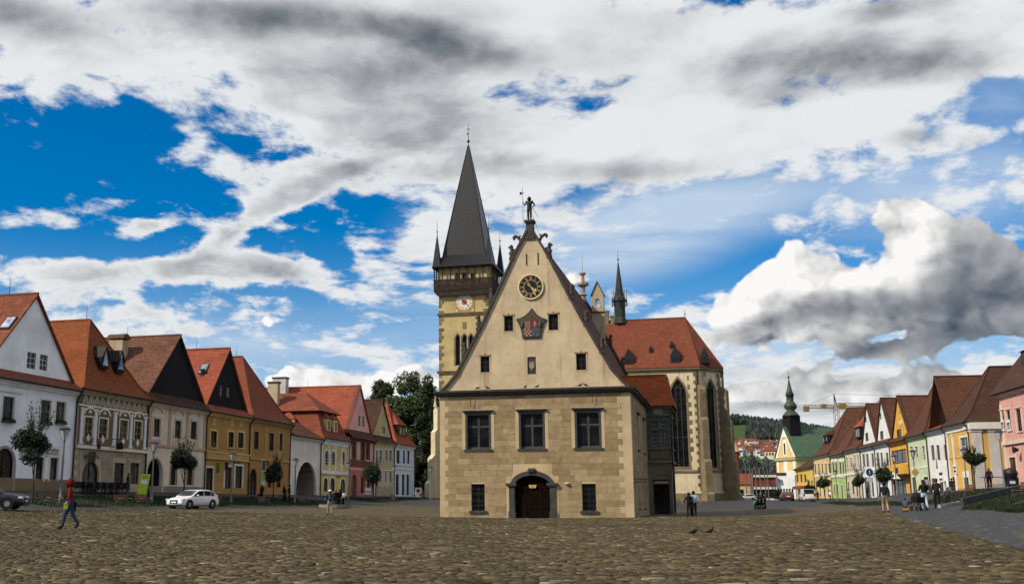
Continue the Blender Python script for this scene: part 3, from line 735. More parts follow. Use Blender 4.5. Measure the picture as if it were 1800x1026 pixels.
    # cornice round the building
    co = MB()
    co.box(-W - .12, W + .12, -.12, -.001, 8.75, 8.86); co.box(-W - .28, W + .28, -.30, .0, 8.861, 9.02); co.box(-W - .40, W + .40, -.42, .0, 9.021, 9.12)
    co.box(W + .001, W + .12, 0, D, 8.75, 8.86); co.box(W + .001, W + .28, 0.0, D, 8.861, 9.02); co.box(W + .001, W + .40, 0.0, D, 9.021, 9.12)
    co.box(-W - .40, -W - .001, .0, D, 8.861, 9.12)
    c = co.build('cornice', TH_COR, t); MB().box(-W - .42, W + .42, -.44, -.02, 9.121, 9.16).build('flashing', LEAD, c)
    # front gable
    zs = [9.13, 9.35, 9.6, 9.95, 10.36, 11.1, 12.03, 13.1, 14.15, 15.4, 16.74, 18, 19.38, 20.97]
    gw = []
    for u, v, w_, h_ in ((852.5, 640, 16, 27), (1021.5, 635.5, 17, 27), (894, 568.5, 16, 26), (972.5, 566, 17, 27), (934.5, 642, 15, 29)):
        x, z = tl(u, v); gw.append((x - w_ * .0415 / 2, x + w_ * .0415 / 2, z - h_ * .0435 / 2, z + h_ * .0435 / 2))
    mb = MB(); bz = sorted(set(zs + [v for h in gw for v in h[2:4]]))
    for za, zb in zip(bz, bz[1:]):
        cz = (za + zb) / 2; hs = sorted([h for h in gw if h[2] < cz < h[3]], key=lambda h: h[0])
        xl0, xl1 = -PROF(za), -PROF(zb); cur = (xl0, xl1)
        for h in hs: mb.poly([(cur[0], .02, za), (h[0], .02, za), (h[0], .02, zb), (cur[1], .02, zb)]); cur = (h[1], h[1])
        mb.poly([(cur[0], .02, za), (PROF(za), .02, za), (PROF(zb), .02, zb), (cur[1], .02, zb)])
    for h in gw:
        for q in ([(h[0], h[2]), (h[0], h[3])], [(h[0], h[3]), (h[1], h[3])], [(h[1], h[3]), (h[1], h[2])], [(h[1], h[2]), (h[0], h[2])]):
            (a, b), (c_, d_) = q; mb.poly([(a, .02, b), (a, .34, b), (c_, .34, d_), (c_, .02, d_)])
    gb = mb.build('gable', TH_GABLE, t)
    for i, h in enumerate(gw):
        if i == 4:
            s_ = MB().box(h[0], h[1], .10, .2, h[2], h[3]).build('shield_panel', TH_DARK, gb)
            xc_, zc = (h[0] + h[1]) / 2, (h[2] + h[3]) / 2
            MB().prism([(xc_ - .2, zc + .28), (xc_ + .2, zc + .28), (xc_ + .2, zc - .1), (xc_, zc - .38), (xc_ - .2, zc - .1)], .05, .099).build('shield', flat('shield', (.20, .15, .09)), s_)
            for j in range(3): piece('stripe', flat('shield_stripe', (.45, .40, .30)), s_, (xc_, .04, zc - .14 + j * .11), (.3, .02, .045))
            continue
        w = window(gb, h, DARKWOOD, GLASS_PLAIN, .02, .2, 2, 3, .05)
        n_ = MB(); xc_ = (h[0] + h[1]) / 2; e = .1
        n_.prism([(h[0] - e, h[3]), (h[0] - e, h[3] + .14), (h[0] + .12, h[3] + .09), (xc_ - .06, h[3] + .10), (xc_, h[3] + .24), (xc_ + .06, h[3] + .10), (h[1] - .12, h[3] + .09), (h[1] + e, h[3] + .14), (h[1] + e, h[3])], -.03, .03)
        n_.build('lintel', stone('lintel', (.23, .16, .10)), w)
        i_, o_ = band(h, .1); m2 = MB(); ring_prism(m2, [i_[0], i_[1], i_[2], i_[3]], o_, .0, .03); m2.box(h[0] - .1, h[1] + .1, 0, .03, h[2] - .1, h[2] - .001); m2.build('surround', TH_PLAST, w)
    # iron anchors under the top
    for u, v0, v1 in ((925.5, 446, 466), (945.8, 444, 465)):
        x, za = tl(u, v1); _, zb = tl(u, v0); piece('wall_anchor', IRON, gb, (x, 0, (za + zb) / 2), (.06, .06, zb - za))
    # rear gable, roof, coping
    mb = MB(); pts = [(-PROF(z), z) for z in zs] + [(PROF(z), z) for z in reversed(zs)]
    mb.prism(pts, D - .4, D); mb.build('rear_gable', TH_GABLE, t)
    rf = MB()
    for s_ in (-1, 1):
        for za, zb in zip(zs, zs[1:]): rf.slab([(s_ * (PROF(za) - .05), .3, za), (s_ * (PROF(za) - .05), D - .3, za), (s_ * (PROF(zb) - .05), D - .3, zb), (s_ * (PROF(zb) - .05), .3, zb)], .1)
    roof = rf.build('roof', TH_ROOF, t); MB().tube((0, .4, 21.0), (0, D - .3, 21.0), .13, n=6).build('ridge', TH_ROOF, roof)
    for y0, y1, up in ((-.16, .5, .16), (D - .5, D + .12, .45)):
        cp = MB()
        for s_ in (-1, 1):
            for za, zb in zip(zs, zs[1:]): 
                a0, b0 = s_ * PROF(za), s_ * PROF(zb)
                cp.prism([(a0 - s_ * .03, za - .02), (b0 - s_ * .03, zb - .02), (b0 + s_ * .13 * (.5 + up), zb + up * .7), (a0 + s_ * .13 * (.5 + up), za + up * .7)], y0, y1)
        cp.build('coping', TH_DARK, t)
    # figures and volutes along the coping
    fig = MB(); fig.box(-.24, .24, -.22, .22, 0, .28); fig.lathe([(.2, .28), (.24, .5), (.17, .85), (.2, 1.0), (.13, 1.1)], 8, (0, 0, 0)); fig.lathe([(.05, 1.02), (.19, 1.1), (.2, 1.26), (.1, 1.4), (.02, 1.43)], 8, (.06, 0, 0)); fig.tube((.1, 0, .35), (.26, -.03, .75), .08, .06, 6); fig.tube((-.2, 0, .3), (-.26, 0, .85), .06, .04, 6); fig.box(.16, .34, -.07, .07, 1.12, 1.24)
    fme = fig.mesh('finial_figure', TH_DARK)
    vol = MB(); vol.path([(0, 0, -.1), (.18, 0, .25), (.5, 0, .55), (.75, 0, .55), (.82, 0, .38), (.68, 0, .28)], .15, 7); vol.tube((.3, 0, .3), (.1, 0, .62), .13, .08, 6); vol.lathe([(.02, 0), (.15, .08), (.12, .22), (.02, .28)], 7, (.72, 0, .3))
    vme = vol.mesh('volute', TH_DARK)
    for yy, zl in ((.16, [20.15, 18.75, 15.55, 13.55, 11.55]), (D - .2, [18.6, 16.3, 14.0, 11.8])):
        for i, z in enumerate(zl):
            for s_ in (-1, 1):
                top = (yy < 1 and i == 0); o = link('volute' if top else 'finial_figure', vme if top else fme, t)
                o.location = (s_ * (PROF(z) + .05), yy, z + .05); o.scale = (s_ * (.72 if top else .8), .9, .78 if top else .85)
    for z in (19.45,):
        for s_ in (-1, 1): o = link('volute', vme, t); o.location = (s_ * (PROF(z) - .05), .16, z - .15); o.scale = (s_ * .5, .7, .55)
    ped = MB(); ped.prism([(-.36, 20.3), (.36, 20.3), (.27, 21.0), (.25, 21.52), (-.25, 21.52), (-.27, 21.0)], -.12, .42); ped.box(-.32, .32, -.2, .5, 21.52, 21.62); ped.box(-.38, .38, -.26, .56, 21.621, 21.75); ped.build('pedestal', TH_DARK, t)
    rp = MB(); rp.lathe([(.3, 20.5), (.26, 21.6), (.45, 21.7), (.2, 21.9), (.24, 22.5), (.6, 22.7), (.62, 22.95), (.2, 23.0), (.18, 23.7), (.34, 23.85), (.34, 24.0), (.05, 24.05)], 8, (0, D, 0)); rp.tube((0, D, 24), (0, D, 26.2), .03, .015, 5); rp.build('pedestal', stone('pale_pedestal', (.34, .26, .17)), t)
    # chimney shaped like a small bell gable
    cx, cyy = 2.35, 22.0; ch = MB(); cm = plaster('chimney', (.42, .33, .21), .4)
    h = (cx - .2, cx + .2, 18.95, 19.75, .2)
    facade(ch, cx - .55, cx + .55, 13.5, 20.1, [h], cyy, .7); facade(ch, cx - .55, cx + .55, 13.5, 20.1, [h], cyy + .7, .0)
    for x in (cx - .55, cx + .55): ch.poly([(x, cyy, 13.5), (x, cyy + .7, 13.5), (x, cyy + .7, 20.1), (x, cyy, 20.1)])
    ch.prism([(cx - .55, 20.1), (cx + .55, 20.1), (cx, 21.3)], cyy, cyy + .7); c_ = ch.build('chimney', cm, t)
    MB().prism([(cx - .66, 20.05), (cx - .55, 20.05), (cx, 21.28), (cx + .55, 20.05), (cx + .66, 20.05), (cx, 21.45)], cyy - .08, cyy + .78).box(cx - .62, cx + .62, cyy - .08, cyy - .001, 18.4, 18.52).build('chimney_cap', TH_DARK, c_)
    # side windows
    for i, hs in enumerate(sideh):
        e = link('window_bay', None, t); e.location = (W, 0, 0); e.rotation_euler = (0, 0, rad(90))
        e.name = 'window'
        bpy.data.objects.remove(e)
        w = window(t, hs, TH_STONE if i < 2 else DARKWOOD, GLASS, 0, .22, 1 if i < 2 else 2, 2, .12 if i < 2 else .05, None, TH_PLAST if i < 2 else None, .2, .025, TH_STONE)
        if i < 2: MB().box(hs[0] - .14, hs[1] + .14, -.2, .02, hs[3] + .02, hs[3] + .16).build('drip_moulding', TH_STONE, w)
        w.location = (W, 0, 0); w.rotation_euler = (0, 0, rad(90))
    # oriel with its porch
    BG = paint('oriel_wood', (.085, .080, .052), .75, .3); BS = stone('oriel_stone', (.15, .13, .085))
    x0, x1, y0, y1 = W + .002, 8.85, 14.2, 19.2
    ob = MB(); porch = (x0 + .35, x1 - .22, -.3, 2.95)
    facade(ob, x0, x1, -.3, 4.3, [porch], y0, .35)
    s2 = MB(); facade(s2, y0, y1, -.3, 4.3, [(y0 + 1.0, y1 - 1.0, -.3, 3.2, .8)], 0, .35); ob.add([(x1 - y, x, z) for x, y, z in s2.v], s2.f)
    ob.poly([(x0, y1, -.3), (x1, y1, -.3), (x1, y1, 4.3), (x0, y1, 4.3)])
    oriel = ob.build('oriel', BS, t)
    pn = MB(); pn.prism(arc_pts(x0 + .5, x1 - .4, 3.95, .62, 10), y0 - .04, y0 - .001); pn.build('arched_panel', stone('panel', (.16, .14, .09)), oriel)
    MB().box(x0 + .35, x1 - .22, y0 - .06, y0 - .001, 2.96, 3.14).build('lintel', BS, oriel)
    MB().box(x0 + .34, x1 - .2, y0 - .3, y1 - .1, -.3, .16).build('step', stone('step', (.18, .165, .13)), oriel)
    MB().box(x0 + .36, x1 - .23, y0 + 2.2, y0 + 2.3, .17, 2.9).build('inner_door', DARKWOOD, oriel)
    MB().box(x0 + .45, x1 - .3, y0 + .1, y0 + .14, 2.62, 2.86).build('fanlight', flat('pale_fan', (.30, .27, .20)), oriel)
    for k_, (za, zb, pr) in enumerate(((4.301, 4.5, .16), (5.42, 5.58, .10), (8.15, 8.3, .1), (8.75, 8.95, .2))):
        MB().box(x0, x1 + pr, y0 - pr, y1 + pr, za, zb).build('string_course', BS, oriel)
    ow = [(x0 + .42, x0 + .93, 5.75, 6.95), (x0 + 1.08, x0 + 1.6, 5.75, 6.95), (x0 + .42, x0 + .93, 7.12, 7.75), (x0 + 1.08, x0 + 1.6, 7.12, 7.75)]
    ub = MB(); facade(ub, x0, x1, 4.5, 8.9, ow, y0, .25)
    sw = [(y0 + .7 + i * 1.25, y0 + 1.6 + i * 1.25, 5.75, 7.75) for i in range(3)]
    s2 = MB(); facade(s2, y0, y1, 4.5, 8.9, sw, 0, .2); ub.add([(x1 - y, x, z) for x, y, z in s2.v], s2.f); ub.poly([(x0, y1, 4.5), (x1, y1, 4.5), (x1, y1, 8.9), (x0, y1, 8.9)])
    ub.build('oriel_wall', BG, oriel)
    LAT = flat('lattice', (.30, .30, .28))
    for h in ow: window(oriel, h, LAT, GLASS, y0, .2, 3, 4 if h[3] - h[2] > .9 else 2, .035)
    for h in sw:
        w = window(oriel, h, LAT, GLASS, 0, .16, 2, 3, .05); w.location = (x1, 0, 0); w.rotation_euler = (0, 0, rad(90))
    piece('carved_panel', stone('carved', (.30, .26, .18)), oriel, ((x0 + x1) / 2 + .05, y0 - .02, 8.5), (.75, .06, .42)); piece('carved_panel', BS, oriel, (x0 + .55, y0 - .02, 4.98), (.75, .06, .6)); piece('carved_panel', BS, oriel, (x0 + 1.4, y0 - .02, 4.98), (.7, .06, .6))
    rb = MB(); ym = (y0 + y1) / 2; e = .45
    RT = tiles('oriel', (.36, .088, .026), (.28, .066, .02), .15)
    top0, top1 = (3.6, ym - .9, 11.7), (x1 - .15, ym - .9, 11.7)
    mid0, mid1 = (5.6, y0 + .35, 10.1), (x1 + .12, y0 + .35, 10.1)
    rb.slab([(6.9, y0 - e, 8.97), (x1 + e, y0 - e, 8.97), mid1, mid0], .08); rb.slab([mid0, mid1, top1, top0], .08)
    rb.slab([(x1 + e, y0 - e, 8.97), (x1 + e, y1 + e, 8.97), (x1 + .12, y1 - .4, 10.1), mid1], .08); rb.slab([mid1, (x1 + .12, y1 - .4, 10.1), (x1 - .15, ym + .9, 11.7), top1], .08)
    rb.slab([(6.9, y1 + e, 8.97), (x1 + e, y1 + e, 8.97), (x1 + .12, y1 - .4, 10.1), (5.6, y1 - .4, 10.1)], .08); rb.slab([(5.6, y1 - .4, 10.1), (x1 + .12, y1 - .4, 10.1), (x1 - .15, ym + .9, 11.7), (3.6, ym + .9, 11.7)], .08)
    rb.slab([top0, top1, (x1 - .15, ym + .9, 11.7), (3.6, ym + .9, 11.7)], .06)
    rb.build('oriel_roof', RT, t); MB().tube(top0, top1, .1, n=6).build('ridge', RT, t)
    MB().path([(x1 + .1, y0 - .12, 8.9), (x1 + .1, y0 - .12, 4.0), (x1 + .16, y0 - .12, 3.6), (x1 + .16, y0 - .12, .3)], .07, 6).build('drainpipe', IRON, oriel)
    # wrought iron sign bracket at the corner and lamp over the door
    sb = MB(); y = .35
    sb.tube((W, y, 2.75), (W + 1.0, y, 2.75), .03, n=6).tube((W, y, 2.5), (W + .95, y, 2.5), .02, n=6)
    for i in range(4): sb.lathe([(.09, -.02), (.11, 0), (.09, .02), (.06, 0)], 10, (0, 0, 0)) if False else sb.path([(W + .15 + i * .22 + .09 * math.cos(k * .9), y, 2.625 + .09 * math.sin(k * .9)) for k in range(8)], .016, 5)
    sb.build('iron_bracket', IRON, t)
    dl = MB().lathe([(.03, .1), (.16, .06), (.17, 0), (.1, -.05), (.02, -.06)], 10, (2.35, -.1, 2.42)); dl.build('wall_lamp', paint('lamp_white', (.55, .53, .48)), t)
    MB().path([(-4.55, -.3, 9.0), (-4.55, -.2, 8.0)], .02, 5).build('iron_rod', IRON, t); MB().path([(4.3, -.3, 9.0), (4.3, -.2, 8.05)], .02, 5).build('iron_rod', IRON, t)
    return t
TH = town_hall()
# clock and painted coat of arms belong to the gable
GOLD = paint('gold', (.70, .47, .16), .35, .1, .55); BLACK = flat('clock_black', (.008, .008, .009), .4)
def digit_strokes(txt):
    w = {'I': .24, 'V': .62, 'X': .62}; tot = sum(w[c] for c in txt); x = -tot / 2; out = []
    for c in txt:
        if c == 'I': out.append(((x + .12, 0), (x + .12, 1), .13))
        if c == 'V': out += [((x + .06, 1), (x + .31, 0), .15), ((x + .56, 1), (x + .31, 0), .06)]
        if c == 'X': out += [((x + .06, 1), (x + .56, 0), .15), ((x + .56, 1), (x + .06, 0), .06)]
        x += w[c]
    return out, tot
def town_clock():
    x, z = tl(933.2, 504.3); R = .93; e = link('clock', None, TH); e.location = (x, -.02, z)
    MB().add(*disc(R * .96, -.03, 0)).build('clock_face', BLACK, e)
    MB().add(*annulus(R * .95, R * 1.02, -.09, .0)).build('clock_rim', paint('rim', (.80, .63, .33), .4, .08), e)
    MB().add(*annulus(R * .53, R * .565, -.05, -.02)).build('clock_ring', GOLD, e); MB().add(*annulus(R * .90, R * .925, -.05, -.02)).build('clock_ring', GOLD, e)
    for i, tx in enumerate(['XII', 'I', 'II', 'III', 'IV', 'V', 'VI', 'VII', 'VIII', 'IX', 'X', 'XI']):
        st, tot = digit_strokes(tx); th = rad(90 - 30 * i); m = MB(); h = R * .24; wsc = min(.16, .30 / max(tot, .8) * 1.0) * 1.05
        c, s_ = math.cos(th), math.sin(th)
        for (xa, za), (xb, zb), wd_ in st:
            xa *= wsc; xb *= wsc; wd_ *= wsc; za = R * .60 + za * h; zb = R * .60 + zb * h
            q = [(xa - wd_ / 2, za), (xa + wd_ / 2, za), (xb + wd_ / 2, zb), (xb - wd_ / 2, zb)]
            m.prism([(zz * c + xx * s_, zz * s_ - xx * c) for xx, zz in q], -.055, -.025)
        m.build('numeral', GOLD, e)
    for ang, ln, tail, wd_ in ((rad(90 - 30 * 4.38), .62, .40, .05), (rad(90 - 6 * 25.2), .86, .50, .032)):
        m = MB(); c, s_ = math.cos(ang), math.sin(ang)
        for q in ([(-wd_ * .5, -tail * R), (wd_ * .5, -tail * R), (wd_, ln * R * .62), (-wd_, ln * R * .62)], [(-wd_ * 3, ln * R * .60), (wd_ * 3, ln * R * .60), (0, ln * R)]):
            m.prism([(zz * c + xx * s_, zz * s_ - xx * c) for xx, zz in q], -.085, -.06)
        m.build('clock_hand', GOLD, e)
    # star-shaped painting of a coat of arms
    P = [tl(u, v) for u, v in ((935.2, 541.5), (961.2, 561), (950.8, 593.5), (918.8, 594.5), (907.3, 561.2))]
    def bowed(k):
        cx = sum(p[0] for p in P) / 5; cz = sum(p[1] for p in P) / 5; out = []
        for i in range(5):
            a, b = Vector(P[i]), Vector(P[(i + 1) % 5]); mid = (a + b) / 2; inw = (Vector((cx, cz)) - mid).normalized()
            d = (0.16, .10, 0.0, .10, .16)[i]
            for t in (0, .25, .5, .75): out.append(a.lerp(b, t) + inw * d * 4 * t * (1 - t) * 1.0)
        return [(cx + (p.x - cx) * k, cz + (p.y - cz) * k) for p in out], cx, cz
    o1, cx, cz = bowed(1.0); o2, _, _ = bowed(.93)
    e = link('coat_of_arms', None, TH)
    MB().prism(o1, -.10, .02).build('panel_frame', IRON, e)
    def fn(g, b):
        p = obj_co(g); n = g.noise(p, 3.2, 5, .65); n2 = g.noise(p, 6, 4, .6)
        col = g.mix(g.ss(n, .35, .65), (.075, .045, .022), (.035, .045, .028)); col = g.mix(g.ss(n2, .55, .7), col, (.16, .09, .03))
        g.put(b.inputs['Base Color'], col); b.inputs['Roughness'].default_value = .6
    pan = MB().prism(o2, -.12, -.101).build('painted_panel', material('arms_ground', fn), e)
    RED, CRM, BLU, GRN = flat('arms_red', (.11, .018, .012)), flat('arms_cream', (.33, .24, .17)), flat('arms_blue', (.05, .065, .10)), flat('arms_green', (.05, .075, .05))
    sx0, sx1, sz0, sz1 = cx - .56, cx + .52, cz - .88, cz + .30; mx = cx - .02; mz = cz - .30
    piece('red_quarter', RED, e, ((sx0 + mx) / 2, -.124, (mz + sz1) / 2), (mx - sx0, .008, sz1 - mz)); piece('red_quarter', RED, e, ((sx1 + mx) / 2, -.124, (mz + sz1) / 2), (sx1 - mx - .004, .008, sz1 - mz))
    piece('red_quarter', RED, e, ((sx0 + mx) / 2, -.124, (mz + sz0) / 2), (mx - sx0, .008, mz - sz0 - .004)); piece('blue_quarter', BLU, e, ((sx1 + mx) / 2, -.124, (mz + sz0) / 2), (sx1 - mx - .004, .008, mz - sz0 - .004))
    for j in range(4): piece('stripe', CRM, e, ((sx0 + mx) / 2, -.131, mz + .09 + j * .135), (mx - sx0 - .12, .008, .05))
    kx = (sx1 + mx) / 2
    piece('cross', CRM, e, (kx, -.131, (mz + sz1) / 2 + .02), (.055, .008, .44)); piece('cross', CRM, e, (kx, -.1322, mz + .42), (.20, .008, .05)); piece('cross', CRM, e, (kx, -.1322, mz + .28), (.28, .008, .05))
    for i in range(4):
        for j in range(4):
            if (i + j) % 2: piece('check', CRM, e, (sx0 + (i + .5) * (mx - sx0) / 4, -.131, sz0 + (j + .5) * (mz - sz0) / 4), ((mx - sx0) / 4 - .01, .008, (mz - sz0) / 4 - .01))
    for px_, pz_ in ((kx - .1, mz - .2), (kx + .12, mz - .2), (kx, mz - .40)): MB().lathe([(.01, -.06), (.07, 0), (.01, .06)], 6, (px_, -.13, pz_)).build('emblem', flat('arms_gold', (.16, .10, .04)), e)
    for s_ in (-1, 1): MB().lathe([(.02, -.28), (.12, -.1), (.1, .15), (.02, .3)], 8, (cx + s_ * .66 - .02, -.12, cz - .02)).build('foliage_scroll', GRN, e)
def disc(R, y0, y1, n=48):
    vs = [(R * math.cos(2 * math.pi * i / n), y, R * math.sin(2 * math.pi * i / n)) for y in (y0, y1) for i in range(n)]
    return vs, [tuple(range(n)), tuple(range(n, 2 * n))] + [(i, (i + 1) % n, (i + 1) % n + n, i + n) for i in range(n)]
def annulus(r0, r1, y0, y1, n=48):
    vs = [(r * math.cos(2 * math.pi * i / n), y, r * math.sin(2 * math.pi * i / n)) for r, y in ((r0, y1), (r0, y0), (r1, y0), (r1, y1)) for i in range(n)]
    return vs, [(k * n + i, k * n + (i + 1) % n, ((k + 1) % 4) * n + (i + 1) % n, ((k + 1) % 4) * n + i) for k in range(4) for i in range(n)]
town_clock()
# ------------------------------------------------------------------ parish church behind the town hall
CA = 186.0
def cl(u, v, a=CA): return LR.ha(u, v, a)
CH_W = plaster('church', (.62, .52, .33), .5, dirt=(.30, .22, .11)); CH_Q = varied('church_quoin', [(0, (.14, .105, .058)), (.5, (.19, .145, .08)), (1, (.25, .19, .11))], .9, 2.0, .02)
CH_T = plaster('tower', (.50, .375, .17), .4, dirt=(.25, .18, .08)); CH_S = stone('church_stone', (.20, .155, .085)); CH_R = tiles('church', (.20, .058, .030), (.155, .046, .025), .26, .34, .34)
SLATE = paint('slate', (.020, .020, .021), .42, .3, .2); CH_DW = paint('gallery_wood', (.042, .031, .024), .85, .5, spec=.1)
def buttress(parent, x, y, ang, steps, w=1.3, name='buttress', mat=None, z0=-.5):
    """steps: (height, depth) from the ground up; ang is the outward direction"""
    b = MB(); z = z0; R_ = rot2(ang)
    for i, (h, d) in enumerate(steps):
        nd = steps[i + 1][1] if i + 1 < len(steps) else .25
        P = [(0, z), (d, z), (d, h - (d - nd) * .9), (nd, h), (0, h)]
        vs = []
        for s_ in (-w / 2, w / 2):
            for q, zz in P: X, Y = R_(q, s_); vs.append((x + X, y + Y, zz))
        n = len(P); b.add(vs, [tuple(range(n)), tuple(range(n, 2 * n))] + [(k, (k + 1) % n, (k + 1) % n + n, k + n) for k in range(n)]); z = h
        w -= .06
    return b.build(name, mat or CH_S, parent)
def gothic_window(parent, place, w, z0, z1, lights=3):
    """place(x, y, z) turns wall coordinates into building coordinates"""
    rise = w * .95; tr = MB(); xa, xb = -w / 2, w / 2; h = (xa, xb, z0, z1, rise, True)
    def put(m, name, mat, par): return MB_map(m, place).build(name, mat, par)
    sur = MB(); i_, o_ = band(h, .34); ring_prism(sur, i_, o_, -.06, .05); sur.box(xa - .34, xb + .34, -.14, .05, z0 - .3, z0 - .002)
    e = put(sur, 'window', CH_S, parent)
    for i in range(1, lights):
        x = xa + w * i / lights; tr.box(x - .06, x + .06, .16, .32, z0, z1 - rise * (.62 if lights > 2 else .5))
    tr.box(xa, xb, .2, .3, z0 + (z1 - z0) * .33 - .05, z0 + (z1 - z0) * .33 + .05)
    cz = z1 - rise * .78
    for i in range(lights):
        xl = xa + w * i / lights; ring_prism(tr, arc_pts(xl + .05, xl + w / lights - .05, cz + .35, .45, 6, True), arc_pts(xl - .03, xl + w / lights + .03, cz + .50, .55, 6, True), .16, .3)
    n = 14
    for cx, cz2, rr in ((0, z1 - rise * .36, w * .17), (-w * .22, z1 - rise * .60, w * .13), (w * .22, z1 - rise * .60, w * .13)):
        ring_prism(tr, [(cx + (rr - .07) * math.cos(2 * math.pi * k / n), cz2 + (rr - .07) * math.sin(2 * math.pi * k / n)) for k in range(n + 1)], [(cx + rr * math.cos(2 * math.pi * k / n), cz2 + rr * math.sin(2 * math.pi * k / n)) for k in range(n + 1)], .16, .3)
    put(tr, 'tracery', stone('tracery', (.06, .048, .032)), e)
    for i in range(lights):
        g = MB(); a, b = xa + w * i / lights + .06, xa + w * (i + 1) / lights - .06
        g.box(a, b, .30, .33, z0, z1 - rise * .9); put(g, 'pane', GLASS_PLAIN, e)
    g = MB(); g.poly([(xa, .34, z1 - rise * .95)] + [(x, .34, z) for x, z in arc_pts(xa, xb, z1, rise, 10, True)] + [(xb, .34, z1 - rise * .95)]); put(g, 'pane', GLASS_PLAIN, e)
    return h
def MB_map(m, place):
    o = MB(); o.f = list(m.f); o.m = list(m.m); o.v = [place(*p) for p in m.v]; return o
def wall_plane(p, q):                           # maps wall coordinates (x from the middle, y inwards, z) onto the wall p-q
    p, q = Vector(p), Vector(q); d = (q - p).normalized(); n = Vector((-d.y, d.x)); c = (p + q) / 2
    return lambda x, y, z: (c.x + d.x * x + n.x * y, c.y + d.y * x + n.y * y, z)
def church():
    loc = LR.P(0, CA); z0 = .3
    t = thing('church', 'tall gothic church with a dark tower spire rising behind the town hall', 'church', (loc.x, loc.y, 0), -rad(15.5))
    EV, RG = 23.6, 33.6
    A, B, C_, D_ = (-4.4, 0), (-1.0, 3.6), (-1.0, 11.6), (-4.4, 15.0)
    # nave and choir walls
    win1 = (-8.05 - 1.25, -8.05 + 1.25, 7.0, 21.9)
    extra = [(-17.5, -15.0, 7.0, 21.9), (-26.5, -24, 7, 21.9), (-35.5, -33, 7, 21.9)]
    mb = MB(); allw = [win1] + extra
    facade(mb, -40.6, A[0], z0 - 1, EV, [(*w, 2.37, True) for w in allw], 0, .5)
    pl = wall_plane(A, B); L = (Vector(B) - Vector(A)).length; f2 = MB(); wh = (-.95, .95, 7.0, 21.6)
    facade(f2, -L / 2, L / 2, z0 - 1, EV, [(*wh, 1.8, True)], 0, .5); m2 = MB_map(f2, pl); mb.add(m2.v, m2.f)
    pl2 = wall_plane(B, C_); f3 = MB(); L2 = 8.0; facade(f3, -L2 / 2, L2 / 2, z0 - 1, EV, [(*wh, 1.8, True)], 0, .5); m3 = MB_map(f3, pl2); mb.add(m3.v, m3.f)
    mb.poly([(*C_, z0 - 1), (*D_, z0 - 1), (*D_, EV), (*C_, EV)]); mb.poly([(*D_, z0 - 1), (-40.6, 15, z0 - 1), (-40.6, 15, EV), (*D_, EV)])
    mb.build('wall', CH_W, t)
    for w in allw:
        c = (w[0] + w[1]) / 2; gothic_window(t, lambda x, y, z, c=c: (c + x, y, z), w[1] - w[0], w[2], w[3], 3)
    gothic_window(t, pl, 1.9, 7.0, 21.6, 2); gothic_window(t, pl2, 1.9, 7.0, 21.6, 2)
    # string courses
    for za, zb, pr in ((6.1, 6.45, .22), (z0 - .6, 2.6, .35), (EV - .55, EV - .2, .2), (EV - .2, EV + .12, .45)):
        sc_ = MB(); o = [(-40.6, -pr), (A[0] + pr * .4, -pr), (B[0] + pr, B[1] - pr * .4), (C_[0] + pr, C_[1] + pr * .4), (D_[0] + pr * .4, D_[1] + pr), (-40.6, 15 + pr)]
        i_ = [(-40.6, .01), (A[0], .01), (B[0] - .01, B[1]), (C_[0] - .01, C_[1]), (D_[0], D_[1] - .01), (-40.6, 14.99)]
        for k in range(5):
            q = [o[k], o[k + 1], i_[k + 1], i_[k]]; sc_.prism_z(q, za, zb)
        sc_.build('string_course', CH_S, t)
    for x, y, ang in ((A[0], A[1], rad(-67.5)), (B[0], B[1], rad(-22.5)), (C_[0], C_[1], rad(22.5))):
        bt = buttress(t, x, y, ang, [(2.8, 2.6), (8.2, 2.2), (15.2, 1.7), (20.6, 1.1)], 1.25)
        q = MB()
        R_ = rot2(ang)
        for k in range(30):          # toothed corner stones of the buttress on the wall
            z = 3 + k * .66; d = .75 + (.35 if k % 2 else 0)
            for s_ in (-1, 1):
                Y0, Y1 = sorted((s_ * .6, s_ * d)); pts = [R_(a_, b_) for a_, b_ in ((-.12, Y0), (.10, Y0), (.10, Y1), (-.12, Y1))]
                q.prism_z([(x + a_, y + b_) for a_, b_ in pts], z, z + .62)
        qo = q.build('quoins', CH_Q, bt); qo['kind'] = 'stuff'
    for x in (-12.6, -21.2, -30.2): buttress(t, x, 0, rad(-90), [(2.8, 2.4), (8.2, 2.0), (15.2, 1.6), (20.6, 1.0)], 1.25)
    q = MB()
    for k in range(28):
        z = 8 + k * .5
        if k % 3 == 0: q.box(win1[1] + .3, win1[1] + .3 + random.uniform(.25, .6), -.04, .05, z, z + .8)
    qo = q.build('quoins', CH_Q, t); qo['kind'] = 'stuff'
    MB().path([(A[0] - .35, -.25, EV), (A[0] - .35, -.25, 1.2)], .13, 6).build('drainpipe', IRON, t)
    # roof
    rf = MB(); rx = -6.6; e = .55; o = [(-40.6, -e), (A[0] + e * .4, -e), (B[0] + e, B[1] - e * .4), (C_[0] + e, C_[1] + e * .4), (D_[0] + e * .4, 15 + e), (-40.6, 15 + e)]
    top = (rx, 7.6, RG); tl_ = (-40.6, 7.6, RG); zz = EV + .12
    O = [(x, y, zz) for x, y in o]
    rf.slab([O[0], O[1], top, tl_], .2); rf.slab([O[1], O[2], top], .2); rf.slab([O[2], O[3], top], .2); rf.slab([O[3], O[4], top], .2); rf.slab([O[4], O[5], tl_, top], .2)
    roof = rf.build('roof', CH_R, t)
    rdg = MB().tube(tl_, top, .16, n=6)
    for p in (O[1], O[2]): rdg.tube((p[0], p[1], p[2] + .1), top, .1, n=6)
    rdg.build('ridge', CH_R, roof)
